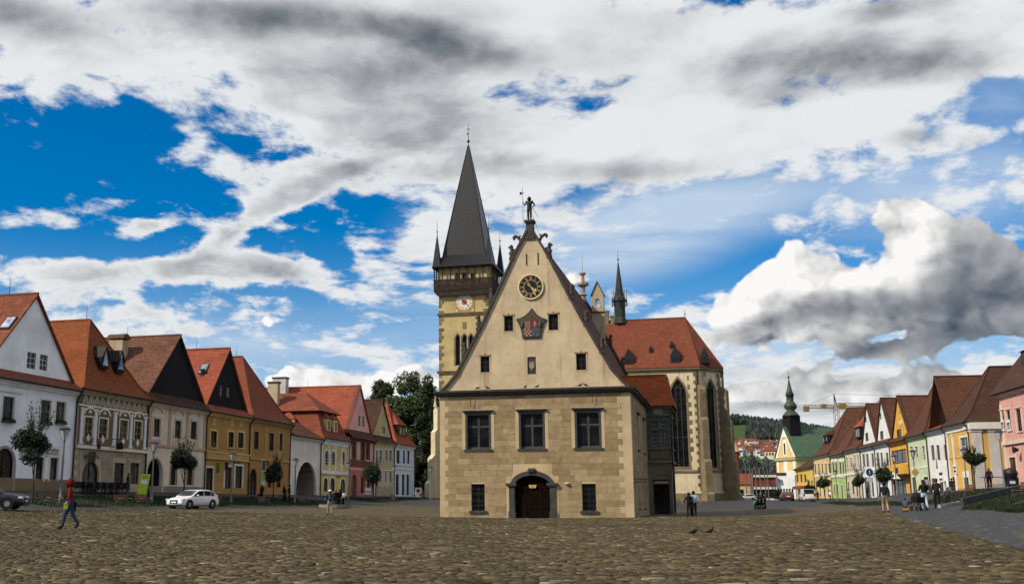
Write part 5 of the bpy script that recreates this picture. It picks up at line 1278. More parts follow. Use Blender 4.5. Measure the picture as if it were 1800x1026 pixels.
# ---- left row
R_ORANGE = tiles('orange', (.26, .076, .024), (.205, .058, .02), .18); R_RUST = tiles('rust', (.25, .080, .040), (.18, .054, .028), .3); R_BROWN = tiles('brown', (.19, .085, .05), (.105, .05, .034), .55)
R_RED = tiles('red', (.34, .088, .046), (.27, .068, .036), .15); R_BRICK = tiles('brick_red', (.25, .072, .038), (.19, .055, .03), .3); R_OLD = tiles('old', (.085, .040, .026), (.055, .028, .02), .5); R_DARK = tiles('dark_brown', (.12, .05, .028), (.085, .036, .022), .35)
PLAST0 = plaster
def left_row(plaster=lambda n, c, *a, **k: PLAST0(n, tuple(min(.86, x * 1.2) for x in c), *a, **k)):
    wh = plaster('white_house', (.74, .74, .74), .16, dirt=(.35, .34, .32))
    H = House(LR, 'house', 'white house with plain white gable and skylights, nearest in the left row', 68.1, 80.2, 2.15, 10.55, wh)
    fr = plaster('pale_trim', (.62, .58, .52), .15)
    for r in ((4, 697, 24, 742), (71, 703, 88.5, 746), (97.6, 706, 114, 745)): H.win(*r, WOOD, trim=fr, tw=.14, box=True, trans=None, nx=2, nz=2)
    for r in ((62, 803, 76, 846), (87, 804, 101, 845)): H.win(*r, DARKWOOD, trim=fr, tw=.22, nx=1, nz=1)
    H.win(-12, 787, 24, 860, DARKWOOD, arch=.5, door=True, trim=plaster('lilac_trim', (.30, .24, .25), .2), tw=.22)
    H.walls(); H.strip(1.0, 3.0, plaster('plinth_brown', (.20, .135, .075), .5), .05, 'plinth'); H.strip(9.55, 9.67, fr, .12, 'lintel', 0, 4.6)
    sg = MB().box(8.0, 10.1, -.08, -.01, 5.05, 5.75).build('shop_sign', WHITE, H.wall); text_mesh('amo', .62, flat('sign_ink', (.02, .02, .02)), sg, (9.3, -.09, 5.2)); piece('underline', flat('sign_ink', (.02, .02, .02)), sg, (9.2, -.09, 5.1), (1.3, .01, .05))
    H.gable(R_RUST, wh, 11.35, 17.85, wins=((47.5, 619, 62.5, 648), (70, 623, 83, 651)))
    H.skylight(.60, .95, .95, 1.5); H.skylight(.65, 2.9, .95, 1.5); H.rod(H.W / 2, 3.0, 18, 1.5); MB().path([(H.W / 2, .5, 18.15), (H.W / 2, 3, 18.6), (H.W / 2, 6, 18.15)], .015, 4).build('wire', IRON, H.roof)
    # ornate brown house
    br = plaster('brown_house', (.42, .33, .225), .3); dk = plaster('umber_panel', (.135, .095, .062), .3); cr = plaster('ivory_trim', (.66, .58, .44), .22)
    H = House(LR, 'house', 'ornate brown house with white pilasters, diamonds and an orange hipped roof', 80.4, 92.0, 2.1, 10.8, br); H.corm = br
    ws = [(147.9, 733, 162.9, 768), (173.6, 735.5, 188.6, 770.4), (210, 738, 224, 771.5), (235.8, 740, 248.7, 772.6)]
    uw = [H.win(*r, paint('ochre_frame', (.25, .165, .07), .6), trim=cr, tw=.13, trans=None, nx=2, nz=3) for r in ws]
    dr = H.win(142.5, 810, 172.5, 866, DARKWOOD, arch=.5, door=True, trim=br, tw=.35, tp=.1)
    for r in ((200, 813, 217.6, 850), (228, 813, 244, 850)): H.win(*r, DARKWOOD, trim=br, tw=.18, nx=1, nz=1)
    H.walls(); zl = H.q(200, 788)[1]; zf0, zf1 = H.q(200, 718)[1], H.q(200, 701)[1]
    MB().box(.12, H.W - .12, -.035, -.001, zl + .1, zf0).build('panel_ground', dk, H.wall) if False else None
    fcp = MB(); hs = [(h[0] - .14, h[1] + .14, h[2] - .02, h[3] + .14) for h in uw]; facade(fcp, .12, H.W - .12, zl + .1, zf0, hs, -.03, .03); fcp.build('panel_ground', dk, H.wall)
    H.strip(zl - .2, zl + .08, cr, .22, 'ledge'); fz = H.strip(zf0, zf1, dk, .06, 'frieze'); H.strip(zf1 + .001, zf1 + .14, cr, .12); H.strip(zf0 - .16, zf0 - .001, cr, .1)
    for i in range(12):
        x = .5 + (H.W - 1.0) * (i + .5) / 12; m = MB(); zc = (zf0 + zf1) / 2
        for sx in (-1, 1): m.path([(x + sx * .32, -.075, zf0 + .05), (x + sx * .3, -.075, zc), (x, -.075, zf1 - .06)], .045, 4)
        m.path([(x - .12, -.075, zf0 + .12), (x, -.075, zc + .1), (x + .12, -.075, zf0 + .12)], .035, 4); m.build('arch_ornament', cr, fz)
    for u in (142, 166.5, 200.5, 229.5, 254.5): x = H.q(u, 750)[0]; H.pil(max(.3, min(H.W - .3, x)), .5 if u == 200.5 else .38, zl + .35, zf0 - .45, WHITE if u != 0 else cr, .12)
    for h in uw:
        xc = (h[0] + h[1]) / 2; m = MB(); a = arc_pts(h[0] - .14, h[1] + .14, h[3] + .75, .5, 8); ring_prism(m, a, arc_pts(h[0] - .3, h[1] + .3, h[3] + .92, .62, 8), -.13, -.02); m.build('window_arch', cr, H.wall)
        d = MB().prism([(xc - .28, zl + .72), (xc, zl + 1.12), (xc + .28, zl + .72), (xc, zl + .32)], -.07, -.035); d.build('diamond', cr, H.wall); d = MB().lathe([(.02, -.15), (.2, -.05), (.2, .05), (.02, .2)], 8, (xc, -.05, h[3] + .45)); d.build('shell_ornament', cr, H.wall)
    MB_map_blocks(H, dr, 2.0, zl - .25)
    text_mesh('Restaurant', .52, flat('sign_ink', (.02, .02, .02)), H.wall, ((dr[0] + dr[1]) / 2, -.12, dr[3] + .42), .01, 1.05, 2.6)
    MB().lathe([(.05, -.3), (.26, -.2), (.3, .1), (.12, .35), (.02, .42)], 8, (dr[1] - .55, -.12, dr[3] + 1.35)).build('emblem', IRON, H.wall)
    x = H.q(146, 802)[0]; MB().box(x, x + 1.0, -.6, -.54, H.q(150, 812)[1], H.q(150, 793)[1]).box(x + .4, x + .46, -.54, 0, 6.3, 6.36).build('hanging_sign', flat('sign_dark', (.05, .035, .025)), H.wall)
    x = H.q(194, 800)[0]; b = MB().tube((x, -.05, 6.75), (x, -1.3, 6.75), .03).path([(x, -.05, 6.0), (x, -.5, 6.2), (x, -.7, 6.7)], .025); b.box(x - .03, x + .03, -1.25, -.55, 5.8, 6.4); b.build('iron_sign', IRON, H.wall)
    H.hip(R_ORANGE, 3.2, 17.9)
    for fx, t in ((.40, .34), (.62, .33)):
        p = H.fp(.5, t); x = H.W * fx; o = shed_dormer(H.roof, x, p[1] - .75, p[2] - .9, 1.25, 1.0, 2.2, DARKWOOD, BLACKWOOD, 'point'); MB().prism([(x - .42, p[2] - .6), (x + .42, p[2] - .6), (x, p[2] + .9)], p[1] - .80, p[1] - .76).build('pane', GLASS_SKY, o)
    H.rod(H.W / 2, 3.6, 18)
    # cream house, black gable
    cm = plaster('cream_house', (.60, .52, .40), .3); pk = plaster('rose_quoin', (.47, .30, .22), .3)
    H = House(LR, 'house', 'cream house with a black boarded gable and weathered brown roof, no gable windows', 92.1, 104.1, 2.1, 10.75, cm); pt = plaster('buff_trim', (.50, .40, .29), .25)
    uw = [H.win(*r, DARKWOOD, trim=pt, tw=.24, nx=2, nz=2) for r in ((270, 735.6, 281, 767), (307, 739, 318, 769.5), (335, 740.6, 345.5, 771))]
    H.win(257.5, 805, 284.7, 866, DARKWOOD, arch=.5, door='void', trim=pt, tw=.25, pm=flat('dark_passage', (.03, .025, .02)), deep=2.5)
    for r in ((299.6, 820, 309.5, 852), (328.7, 821.8, 338.7, 852)): H.win(*r, DARKWOOD, trim=plaster('rose_trim', (.30, .19, .15), .3), tw=.2, nx=2, nz=2)
    H.walls(); zl = H.q(320, 786)[1]; H.strip(zl - .15, zl + .12, pk, .12, 'ledge'); H.strip(1.0, 2.7, plaster('plinth_grey', (.20, .17, .13), .5), .05, 'plinth')
    for h in uw: m = MB(); ring_prism(m, arc_pts(h[0] - .3, h[1] + .3, h[3] + 1.0, .45, 8), arc_pts(h[0] - .46, h[1] + .46, h[3] + 1.22, .55, 8), -.1, -.01); m.box(h[0] - .35, h[1] + .35, -.07, -.001, h[2] - .75, h[2] - .25); m.build('window_arch', pt, H.wall)
    for x in (.35, 4.1, 7.7, 11.5):
        for i in range(8): piece('quoin', pk, H.wall, (x, -.03, zl + .35 + i * .46), (.5, .06, .42))
    H.gable(R_BROWN, BLACKWOOD, 11.75, 18.0, rd=R_OLD); H.rod(H.W / 2, 6.5, 18); H.chimney(3.6, 6.0, 13.2, 17.4, 1.1, 1.6, plaster('chim_tan', (.36, .29, .19), .5), 'round')
    # yellow-brown house
    yb = plaster('ochre_house', (.37, .205, .062), .35); yt = plaster('yellow_trim', (.58, .42, .16), .2)
    H = House(LR, 'house', 'ochre house with yellow window frames and a windowed black gable', 104.1, 114.9, 2.1, 10.75, yb); H.corm = yt
    uw = [H.win(*r, DARKWOOD, trim=yt, tw=.2, nx=2, nz=2, sill=yt) for r in ((369.8, 757, 380.8, 786), (401, 758.8, 410.6, 786), (417.9, 759.8, 428, 787))]
    H.win(361, 821.8, 374, 866, DARKWOOD, door=True, trim=WHITE, tw=.2)
    for r in ((394.7, 820, 406.6, 858), (413, 818.5, 425.5, 857)): H.win(*r, DARKWOOD, trim=WHITE, tw=.22, nx=1, nz=2)
    H.walls(); za, zb_ = H.q(395, 806)[1], H.q(395, 797)[1]; fz = H.strip(za, zb_, yb, .12, 'frieze'); H.strip(za - .12, za - .001, yt, .18); H.strip(zb_ + .001, zb_ + .12, yt, .2)
    for i in range(26): piece('dentil', yt, fz, (.4 + (H.W - .8) * i / 25, -.14, (za + zb_) / 2), (.16, .05, zb_ - za - .1))
    for h in uw:
        for k in range(4): piece('relief', yt, H.wall, ((h[0] + h[1]) / 2 + (-.2 if k % 2 else .2), -.02, h[3] + 1.0 + (.2 if k > 1 else -.2)), (.3, .05, .3))
    text_mesh('TUTTON', .5, flat('sign_wine', (.10, .02, .03)), H.wall, (H.q(414, 812)[0], -.03, H.q(414, 815)[1]))
    for u, v, w_, h_, c in ((378, 822, .9, 1.5, (.16, .20, .02)), (393, 819, .9, 1.2, (.09, .015, .015))): x, z = H.q(u, v); w_ *= .45; h_ *= .7; b = MB().box(x - .04, x + .04, -.15 - w_, -.15, z - h_ / 2, z + h_ / 2).tube((x, 0, z + h_ / 2), (x, -.2 - w_, z + h_ / 2), .02); b.build('hanging_sign', flat('hs%d' % u, c), H.wall)
    H.gable(R_RED, BLACKWOOD, 11.6, 18.2, wins=((386, 677.6, 390.7, 696), (398, 680, 403.6, 697.5))); H.skylight(.65, 2.4, 1.0, 1.5); H.rod(H.W / 2, 4.5, 18.2); H.rod(H.W / 2 + 1, 6, 17)
    H.chimney(2.9, 2.3, 14.5, 15.5, .25, .3, DARKWOOD)
    # ochre hipped house
    oc = plaster('deep_ochre', (.345, .185, .058), .4); ot = plaster('ochre_trim', (.42, .25, .09), .3)
    H = House(LR, 'house', 'plain ochre house with tall brick red hipped roof beside the white gateway', 115.0, 126.9, 2.1, 10.85, oc); H.corm = ot
    for r in ((446, 758, 454.6, 789), (472.5, 760.5, 481, 791), (489, 761, 496.4, 791)): H.win(*r, DARKWOOD, trim=ot, tw=.12, nx=2, nz=2)
    H.win(435, 823, 451, 868, DARKWOOD, arch=.55, door=True, trim=oc, tw=.3)
    for r in ((469.6, 835, 477, 856), (485, 835, 493.4, 856)): H.win(*r, DARKWOOD, trim=ot, tw=.12)
    H.walls(); zl = H.q(470, 808)[1]; H.strip(zl - .12, zl + .1, ot, .12, 'ledge')
    for x in (.3, 4.4, 8.2, 11.6): H.pil(x, .45, zl + .35, 9.9, ot, .06, cap=False)
    x, z = H.q(461, 829); b = MB().box(x - .45, x + .45, -.14, -.05, z - 1.6, z + 1.5).build('notice_board', WHITE, H.wall); MB().box(x - .4, x + .4, -.17, -.141, z + .2, z + 1.4).build('board_panel', flat('notice_dark', (.03, .03, .04)), b); MB().prism([(x - .4, z + .1), (x + .4, z + .1), (x + .4, z - .7), (x, z - 1.3), (x - .4, z - .7)], -.17, -.141).build('board_panel', flat('notice_green', (.25, .35, .04)), b)
    H.hip(R_BRICK, 4.2, 19.0); H.rod(H.W / 2, 5, 19)
    # white gateway
    wg = plaster('white_gate', (.68, .62, .52), .3)
    H = House(LR, 'gateway_house', 'low white building with a big arched passage between the ochre and yellow houses', 127.0, 137.6, 2.15, 9.55, wg, 12); H.win(520, 811, 556, 875, arch=.5, door='void', trim=plaster('gate_trim', (.74, .68, .56), .2), tw=.18, pm=plaster('passage', (.30, .24, .18), .5), deep=9)
    H.walls(); k = MB().slab([(-.1, -.5, 9.6), (H.W + .1, -.5, 9.6), (H.W + .1, 3.4, 11.9), (-.1, 3.4, 11.9)], .12).slab([(-.1, 3.4, 11.9), (H.W + .1, 3.4, 11.9), (H.W + .1, 12, 9.6), (-.1, 12, 9.6)], .12); H.roof = k.build('roof', R_DARK, H.t); H.eaves()
    # yellow and white mansard house
    yw = plaster('yellow_white', (.60, .42, .14), .2); ww = plaster('white_front', (.70, .68, .62), .15)
    H = House(LR, 'mansard_house', 'yellow and white house with arched windows and an orange mansard roof', 137.7, 148.8, 2.15, 9.85, yw); H.corm = ww
    for r in ((570.4, 791, 577.5, 817), (582, 792, 589, 817), (600, 792.5, 606.7, 817)): H.win(*r, WHITEF, arch=.5, trim=ww, tw=.25, nx=2, nz=3)
    for i, r in enumerate(((568.7, 839, 575.8, 863), (580, 839, 588.4, 863), (597.8, 841, 606.7, 872))): H.win(*r, DARKWOOD, arch=.5, door=i == 2, trim=ww, tw=.16)
    H.walls(); zl = H.q(590, 831)[1]; zt = H.q(590, 783)[1]; H.strip(zl - .2, zl + .25, ww, .15, 'ledge'); H.strip(zt, 9.5, ww, .08, 'frieze')
    for x in (.25, 3.0, 5.6, 8.0, 10.85): H.pil(x, .42, zl + .3, zt - .05, ww, .08, cap=False)
    text_mesh('Lekáreň', .45, flat('sign_wine', (.10, .02, .03)), H.wall, (H.q(594, 838)[0], -.05, H.q(594, 839)[1]))
    W, D = H.W, 18.0; f = MB(); e = .5; ze = H.ze; zk, zr = 13.6, 16.6
    def ring(i, z): return [(-.1 + i, -e + i, z), (W + .1 - i, -e + i, z), (W + .1 - i, D, z), (-.1 + i, D, z)]
    a, b, c, d_ = ring(0, ze), ring(.75, ze + .9), ring(1.9, zk), ring(1.3, zk + .1); top = [(W / 2 - .3, 4.6, zr), (W / 2 + .3, 4.6, zr), (W / 2 + .3, D, zr), (W / 2 - .3, D, zr)]
    for p, q in ((a, b), (b, c), (d_, top)):
        for i, j in ((0, 1), (3, 0), (1, 2)): f.slab([p[i], p[j], q[j], q[i]], .1)
    H.roof = f.build('roof', R_BRICK, H.t); H.eaves()
    for x in (3.6, 6.4): o = shed_dormer(H.roof, x, .35, ze + 1.0, 1.5, 1.9, 2.4, R_BRICK, yw); dorm_win(o, x, .35, ze + 1.2, .75, 1.4, WHITEF)
    dm = link('side_dormer', None, H.roof); dm.location = (.35, 5.5, 0); dm.rotation_euler = (0, 0, rad(-90)); o = shed_dormer(dm, 0, .35, ze + 1.0, 2.2, 1.7, 2.4, R_RED, yw); o.name = 'dormer'; o.parent = H.roof; o.location = dm.location; o.rotation_euler = dm.rotation_euler; bpy.data.objects.remove(dm); dorm_win(o, 0, .35, ze + 1.3, 1.1, 1.0, DARKWOOD)
    H.chimney(2.6, 8.4, 14, 17.8, .9, 1.5, plaster('chim_tan', (.36, .29, .19), .5))
    # pink house with dark red trim
    pi = plaster('pink_house', (.62, .32, .28), .2); rt = plaster('dark_red_trim', (.16, .045, .03), .25); sal = plaster('salmon_base', (.40, .145, .10), .3)
    H = House(LR, 'house', 'pink house with dark red window frames and a pink gable in the left row', 148.9, 160.1, 2.2, 10.6, pi, 22); H.corm = rt
    for r in ((619, 778, 625, 808.5), (634.5, 778, 640.6, 809), (644, 780, 649, 808)): H.win(*r, DARKWOOD, trim=rt, tw=.28, ped='tri', nx=2, nz=3)
    H.win(617.5, 834.6, 626.4, 875, rt, arch=.5, door=True, trim=sal, tw=.2)
    for r in ((634, 838, 640, 866), (645, 838, 650, 866)): H.win(*r, DARKWOOD, trim=sal, tw=.15)
    H.walls(); zl = H.q(636, 815)[1]; H.strip(zl - .5, zl + .5, rt, .12, 'ledge'); zq = H.q(636, 826)[1]
    fcp = MB(); facade(fcp, .02, H.W - .02, 1.2, zq, [h for h in H.holes if h[2] < zq - 1], -.05, .05); fcp.build('base_storey', sal, H.wall)
    H.gable(R_RED, pi, 11.8, 18.6, wins=((629.5, 730, 633.3, 749), (636.4, 731, 640.4, 749.5)), rd=R_DARK, coping=paint('coping_red', (.10, .035, .025))); H.chimney(4.2, 13.0, 15, 20.0, 1.2, 2.2, plaster('chim_pale', (.45, .42, .38), .4)); H.rod(H.W / 2, 9, 18.6)
    # beige weathered house
    bg = plaster('beige_house', (.46, .37, .215), .5, dirt=(.2, .16, .1)); H = House(LR, 'house', 'beige house with a stained old gable between the pink and blue houses', 160.2, 170.9, 2.3, 10.75, bg, 16)
    for r in ((660, 790, 664, 810), (667, 790, 671.8, 810), (676.6, 790, 681, 810), (684, 790, 688.8, 810), (667, 827, 671, 848), (676, 827, 680, 848), (684, 827, 688.5, 848)): H.win(*r, WHITEF, trim=ww, tw=.14, nx=2, nz=2)
    H.win(660, 838, 664.5, 875, DARKWOOD, door=True); H.walls(); H.strip(1.2, 3.6, plaster('worn_base', (.33, .28, .21), .8), .05, 'plinth', 1.4)
    H.gable(R_OLD, plaster('stained_gable', (.42, .34, .19), .85, dirt=(.14, .10, .05)), 11.7, 17.5, wins=((672, 749, 677, 762),))
    # blue house
    bl = plaster('blue_house', (.46, .57, .70), .2, dirt=(.3, .35, .4)); H = House(LR, 'house', 'pale blue house with white bands, last in the left row before the trees', 171.0, 182.6, 2.6, 10.75, bl, 14); H.corm = ww
    for r in ((696.6, 791, 702.4, 814), (708, 791, 711.8, 814), (715.6, 791, 719.7, 814)): H.win(*r, DARKWOOD, trim=ww, tw=.16, nx=2, nz=2)
    for r in ((695.2, 833, 701, 872), (706, 833, 711, 872), (714, 833, 719, 872)): H.win(*r, DARKWOOD, door=True, trim=ww, tw=.16)
    H.walls(); zl = H.q(710, 816)[1]; H.strip(zl - .2, zl, ww, .1); zl = H.q(710, 823)[1]; H.strip(zl - .2, zl, ww, .1); H.pil(H.W - .3, .45, 2.4, 10.2, ww, .06, cap=False)
    H.hip(R_RED, 3.2, 18.0); o = shed_dormer(H.roof, H.W * .5, .5, 12.2, 4.6, 2.0, 3.2, R_RED, DARKWOOD); dorm_win(o, H.W * .5 - .9, .5, 12.4, 1.3, 1.4, DARKWOOD); dorm_win(o, H.W * .5 + .9, .5, 12.4, 1.3, 1.4, DARKWOOD)
def MB_map_blocks(H, dr, z0, z1):               # dressed stone blocks of the ground floor, set one by one
    m = varied('limestone', [(0, (.34, .27, .19)), (.5, (.40, .325, .23)), (1, (.46, .38, .28))], .9, 3); n = 8; hc = (z1 - z0) / n
    for i in range(n):
        z = z0 + i * hc; x = .05 + (.5 if i % 2 else 0)
        while x < H.W - .1:
            x1 = min(H.W - .05, x + 1.15); ok = True
            for h in H.holes:
                if h[2] < z + hc - .05 and h[3] + .3 > z and x < h[1] + .3 and x1 > h[0] - .3:
                    if x < h[0] - .55: x1 = h[0] - .3
                    else: ok = False; x1 = max(x1, h[1] + .3) if x1 < h[1] + .3 else x1; x1 = h[1] + .31; break
            if ok and x1 - x > .15: piece('stone_block', m, H.wall, ((x + x1) / 2, -.008, z + hc / 2), (x1 - x - .03, .05, hc - .03))
            x = x1
left_row()
# ---- right row
def right_row():
    ww = plaster('white_trim_r', (.72, .69, .62), .12)
    def rh(label, a0, a1, zb, ze, c, depth=14, name='house', wear=.2): return House(RR, name, label, a0, a1, zb, ze, plaster(label[:18].replace(' ', '_'), c, wear), depth)
    # pink house, nearest
    H = rh('pink house with white ornaments and dark dormers, nearest in the right row', 100.5, 126.0, 2.3, 12.75, (.62, .34, .27)); pw = plaster('pink_trim', (.72, .52, .45), .2); H.corm = pw
    for r in ((1761, 722, 1766.5, 756), (1771, 721, 1777.5, 756), (1787.5, 718, 1796, 758), (1805, 716, 1813, 758), (1822, 714, 1832, 758)): H.win(*r, DARKWOOD, trim=pw, tw=.2, ped='flat' if 0 else None, lintel=pw, sill=pw, nx=2, nz=2)
    H.win(1777, 803, 1788.5, 866, DARKWOOD, door=True, trim=pw, tw=.2); H.win(1806, 800, 1820, 845, DARKWOOD, trim=pw, tw=.2)
    H.walls(); zl = H.q(1780, 777)[1]; H.strip(zl - .2, zl + .2, pw, .22, 'ledge'); H.pil(.35, .55, 2.4, 11.6, pw, .08, cap=False)
    for u0, u1 in ((1761.3, 1766.2), (1771.3, 1777.2)): xa, xb, za, zb_ = H.rect(u0, 737, u1, 756); b = MB().box(xa, xb, -.1, -.06, za, zb_).build('poster', WHITE, H.wall); piece('print', flat('sign_ink', (.02, .02, .02)), b, ((xa + xb) / 2, -.11, zb_ - .4), (.8, .01, .18)); piece('print', flat('grey_ink', (.25, .25, .25)), b, ((xa + xb) / 2, -.11, (za + zb_) / 2 - .2), (.7, .01, .5))
    x, z = H.q(1796, 790); b = MB().lathe([(.1, 0), (.35, .5), (.38, .52)], 10, (0, 0, 0)); o = b.build('loudspeaker', IRON, H.wall); o.location = (x, -.3, z); o.rotation_euler = (rad(90), 0, 0)
    k = MB(); W = H.W; k.slab([(-1.0, -.7, 12.7), (W, -.7, 12.7), (W, 6.2, 21.5), (1.0, 6.2, 21.5)], .14).slab([(-1.0, -.7, 12.7), (-1.0, 14, 12.7), (1.0, 14, 21.5), (1.0, 6.2, 21.5)], .14); H.roof = k.build('roof', R_OLD, H.t); H.eaves()
    for x in (4.2, 6.6): o = shed_dormer(H.roof, x, 1.5, 15.3, 1.5, 1.6, 3.0, SLATE, BLACKWOOD, 'shed'); dorm_win(o, x, 1.5, 15.4, .9, 1.3, LEAD)
    H.rod(5.5, 6.2, 21.4)
    # yellow corner house
    H = rh('yellow corner house with white pilasters and old hipped roof beside the side street', 137.6, 147.2, 2.35, 10.6, (.62, .38, .095)); H.corm = ww
    H.win(1689, 768, 1703, 799, WHITEF, trim=ww, tw=.25, nx=2, nz=2); H.win(1675.5, 836, 1680, 866, DARKWOOD, arch=.5, door=True, trim=ww, tw=.12); H.win(1695, 831, 1704, 868, DARKWOOD, door=True, trim=ww, tw=.25)
    H.walls(); zl = H.q(1685, 803)[1]; H.strip(zl - .1, zl + .1, H.wall_m, .06); H.strip(9.7, 10.2, ww, .1, 'frieze')
    for x in (.35, 2.6, H.W - .4): H.pil(x, .5, 2.4, 9.4, ww, .1)
    x, z = H.q(1680, 824); b = MB().box(x - .7, x + .7, -.12, -.05, z - .6, z + .6).build('shop_sign', WHITE, H.wall); piece('print', flat('sign_ink', (.02, .02, .02)), b, (x, -.13, z + .2), (1.0, .01, .2)); piece('print', flat('sign_ink', (.02, .02, .02)), b, (x, -.13, z - .25), (.9, .01, .25))
    x, z = H.q(1699, 834); MB().box(x - .9, x + .9, -.1, -.05, z - .3, z + .3).build('shop_sign', WHITE, H.wall)
    H.D = 16; m = MB()
    sx = H.W + .002   # the side wall towards the side street
    for y, w_ in ((.75, 1.1), (2.6, 1.1)): MB().box(sx, sx + .12, y - w_ / 2, y + w_ / 2, 2.0, 9.4).box(sx, sx + .2, y - w_ * .6, y + w_ * .6, 9.401, 9.7).build('pilaster', plaster('grey_white', (.55, .52, .50), .3), H.wall)
    for z0, z1 in ((5.9, 8.5),): w = window(H.t, (4.3, 5.6, z0, z1), WHITEF, GLASS, 0, .02, 2, 2, .1, trim=ww, tw=.2); w.location = (sx + .05, 0, 0); w.rotation_euler = (0, 0, rad(90))
    MB().box(sx, sx + .14, 4.5, 5.7, 1.5, 4.4).build('door', DARKWOOD, H.wall); b = MB().box(sx, sx + .1, 4.0, 6.0, 4.7, 5.4).build('shop_sign', flat('sign_red', (.22, .03, .02)), H.wall)
    MB().box(sx, sx + 1.2, 1.6, 3.3, 1.2, 3.1).box(sx, sx + .6, 1.4, 3.5, 3.1, 3.3).build('stone_step', stone('side_step', (.30, .28, .25)), H.wall)
    cb = MB().box(sx, sx + .35, 0, 14, 9.701, 10.5).build('cornice', ww, H.wall)
    H.hip(R_OLD, 4.4, 17.7); MB().lathe([(.08, 0), (.2, .1), (.2, .35), (.05, .4)], 8, (H.W - .3, -.4, 9.6)).build('camera_housing', WHITE, H.wall)
    # narrow white house with the black gable
    H = rh('white house with orange pent roof under a deep black gable in the right row', 147.3, 156.3, 2.05, 10.55, (.72, .71, .69))
    for r in ((1636.7, 781.6, 1642.6, 808.5), (1646.5, 781.6, 1652, 808.5), (1659.5, 781, 1664.5, 808.5)): H.win(*r, WOOD, nx=2, nz=2)
    H.win(1652.6, 846, 1659, 875, DARKWOOD, door=True); H.win(1661.5, 844, 1665, 875, DARKWOOD, arch=.5, door=True, trim=ww, tw=.15); H.win(1638, 840, 1643, 862, DARKWOOD)
    H.walls(); 
    for u in (1655.5,): x, z = H.q(u, 842); b = MB().box(x - .9, x + .9, -.1, -.04, z - .35, z + .35).build('shop_sign', WHITE, H.wall); piece('print', flat('sign_ink', (.02, .02, .02)), b, (x, -.11, z), (1.3, .01, .25))
    x, z = H.q(1654, 832); piece('name_plate', flat('plate', (.05, .05, .05)), H.wall, (x, -.03, z), (1.5, .04, .35)); x, z = H.q(1647, 816); b = MB().prism([(x - .3, z - .5), (x + .3, z - .5), (x, z + .9)], -.05, -.01).build('wall_ornament', LEAD, H.wall)
    H.gable(R_DARK, BLACKWOOD, 11.4, 17.5, rd=R_ORANGE, gy=1.5, ov=1.2); H.rod(H.W / 2, 8, 17.5)
    # light green
    H = rh('light green house with curved brown hipped roof in the right row', 156.4, 166.9, 1.9, 10.4, (.50, .58, .38))
    for r in ((1601, 784, 1606, 808.5), (1609, 784, 1614.5, 804), (1621.5, 783, 1627, 809)): H.win(*r, WHITEF, nx=2, nz=2, trim=ww, tw=.08)
    H.win(1604.5, 838, 1611.5, 876, DARKWOOD, trim=ww, tw=.15); H.win(1625.5, 836, 1630.5, 880, DARKWOOD, arch=.5, door=True, trim=ww, tw=.2)
    H.walls(); zl = H.q(1612, 822)[1]; H.strip(zl - .08, zl + .08, ww, .06); H.hip(R_DARK, 3.0, 17.8); H.rod(H.W / 2, 3.5, 17.8)
    # orange gabled house
    H = rh('orange gabled house with wide dark shop windows in the right row', 167.0, 178.2, 1.75, 10.2, (.66, .36, .055)); 
    H.win(1567.7, 790, 1593.5, 814, DARKWOOD, nx=3, nz=1, fw=.14); H.win(1570, 842, 1593.5, 876, DARKWOOD, nx=3, nz=1, fw=.2, door=False)
    H.walls(); za, zb_ = H.q(1580, 834)[1], H.q(1580, 817)[1]; b = MB().box(.2, H.W - .3, -.9, -.02, za, zb_).build('balcony', H.wall_m, H.wall); MB().box(.0, H.W, -1.0, -.02, za - .35, za - .05).build('canopy', DARKWOOD, b)
    for u, w_ in ((1572, .9), (1588, 1.3)): x, z = H.q(u, 826); piece('wall_plaque', IRON, b, (x, -.93, z), (w_, .06, .8))
    H.gable(R_DARK, H.wall_m, 10.9, 16.9, wins=((1577, 754, 1584.6, 770),), wm=DARKWOOD, coping=R_OLD); og = [c for c in H.t.children if c.name.startswith('gable')][0]
    m = MB(); x, z = H.q(1578, 743)
    for k in range(4): m.path([(x - .9 + k * .5, .4, z - .8), (x - .7 + k * .5, .4, z - .2), (x - .9 + k * .45, .4, z + .5), (x - .4 + k * .3, .4, z + .8)], .05, 4)
    m.path([(x - .5, .4, z + 1.6), (x + .3, .4, z + 1.7), (x - .1, .4, z + 2.1), (x - .5, .4, z + 1.6)], .05, 4); m.build('scratched_drawing', plaster('pale_scratch', (.62, .52, .35), .1), og); H.rod(H.W / 2, 5, 17)
    # two white gables
    for lab, a0, a1, up, gw, za, base in (('white gabled house next to the orange house in the right row', 178.3, 188.8, ((1541, 795, 1545.5, 819), (1548, 795, 1552, 819), (1557.5, 795, 1562, 819)), ((1547.5, 757, 1553, 772), (1547, 726, 1549, 737)), 17.6, ((1543, 842, 1548, 874), (1556, 842, 1561, 872))),
                                          ('white gabled house next to the beige house, smaller of the two', 188.9, 200.4, ((1516, 797, 1520.5, 820), (1522.5, 797, 1527, 820), (1532, 796, 1536, 820)), ((1521.5, 760, 1526.5, 775), (1521, 732, 1523, 742)), 17.7, ((1520, 838, 1529, 872), (1532, 845, 1536, 872)))):
        H = rh(lab, a0, a1, 1.85, 10.4, (.70, .72, .70) if a0 < 180 else (.72, .70, .68))
        for r in up: H.win(*r, WOOD, nx=2, nz=2)
        for i, r in enumerate(base): H.win(*r, DARKWOOD, door=i == 0)
        H.walls(); H.gable(R_DARK, H.wall_m, 11.1, za, wins=gw, wm=WOOD, coping=R_OLD, gx=.1); H.rod(H.W / 2, 4, za)
    # beige house with a dormer
    H = rh('beige ornamented house with a red dormer in the right row', 200.5, 214.4, 1.95, 10.6, (.56, .47, .32)); H.corm = ww
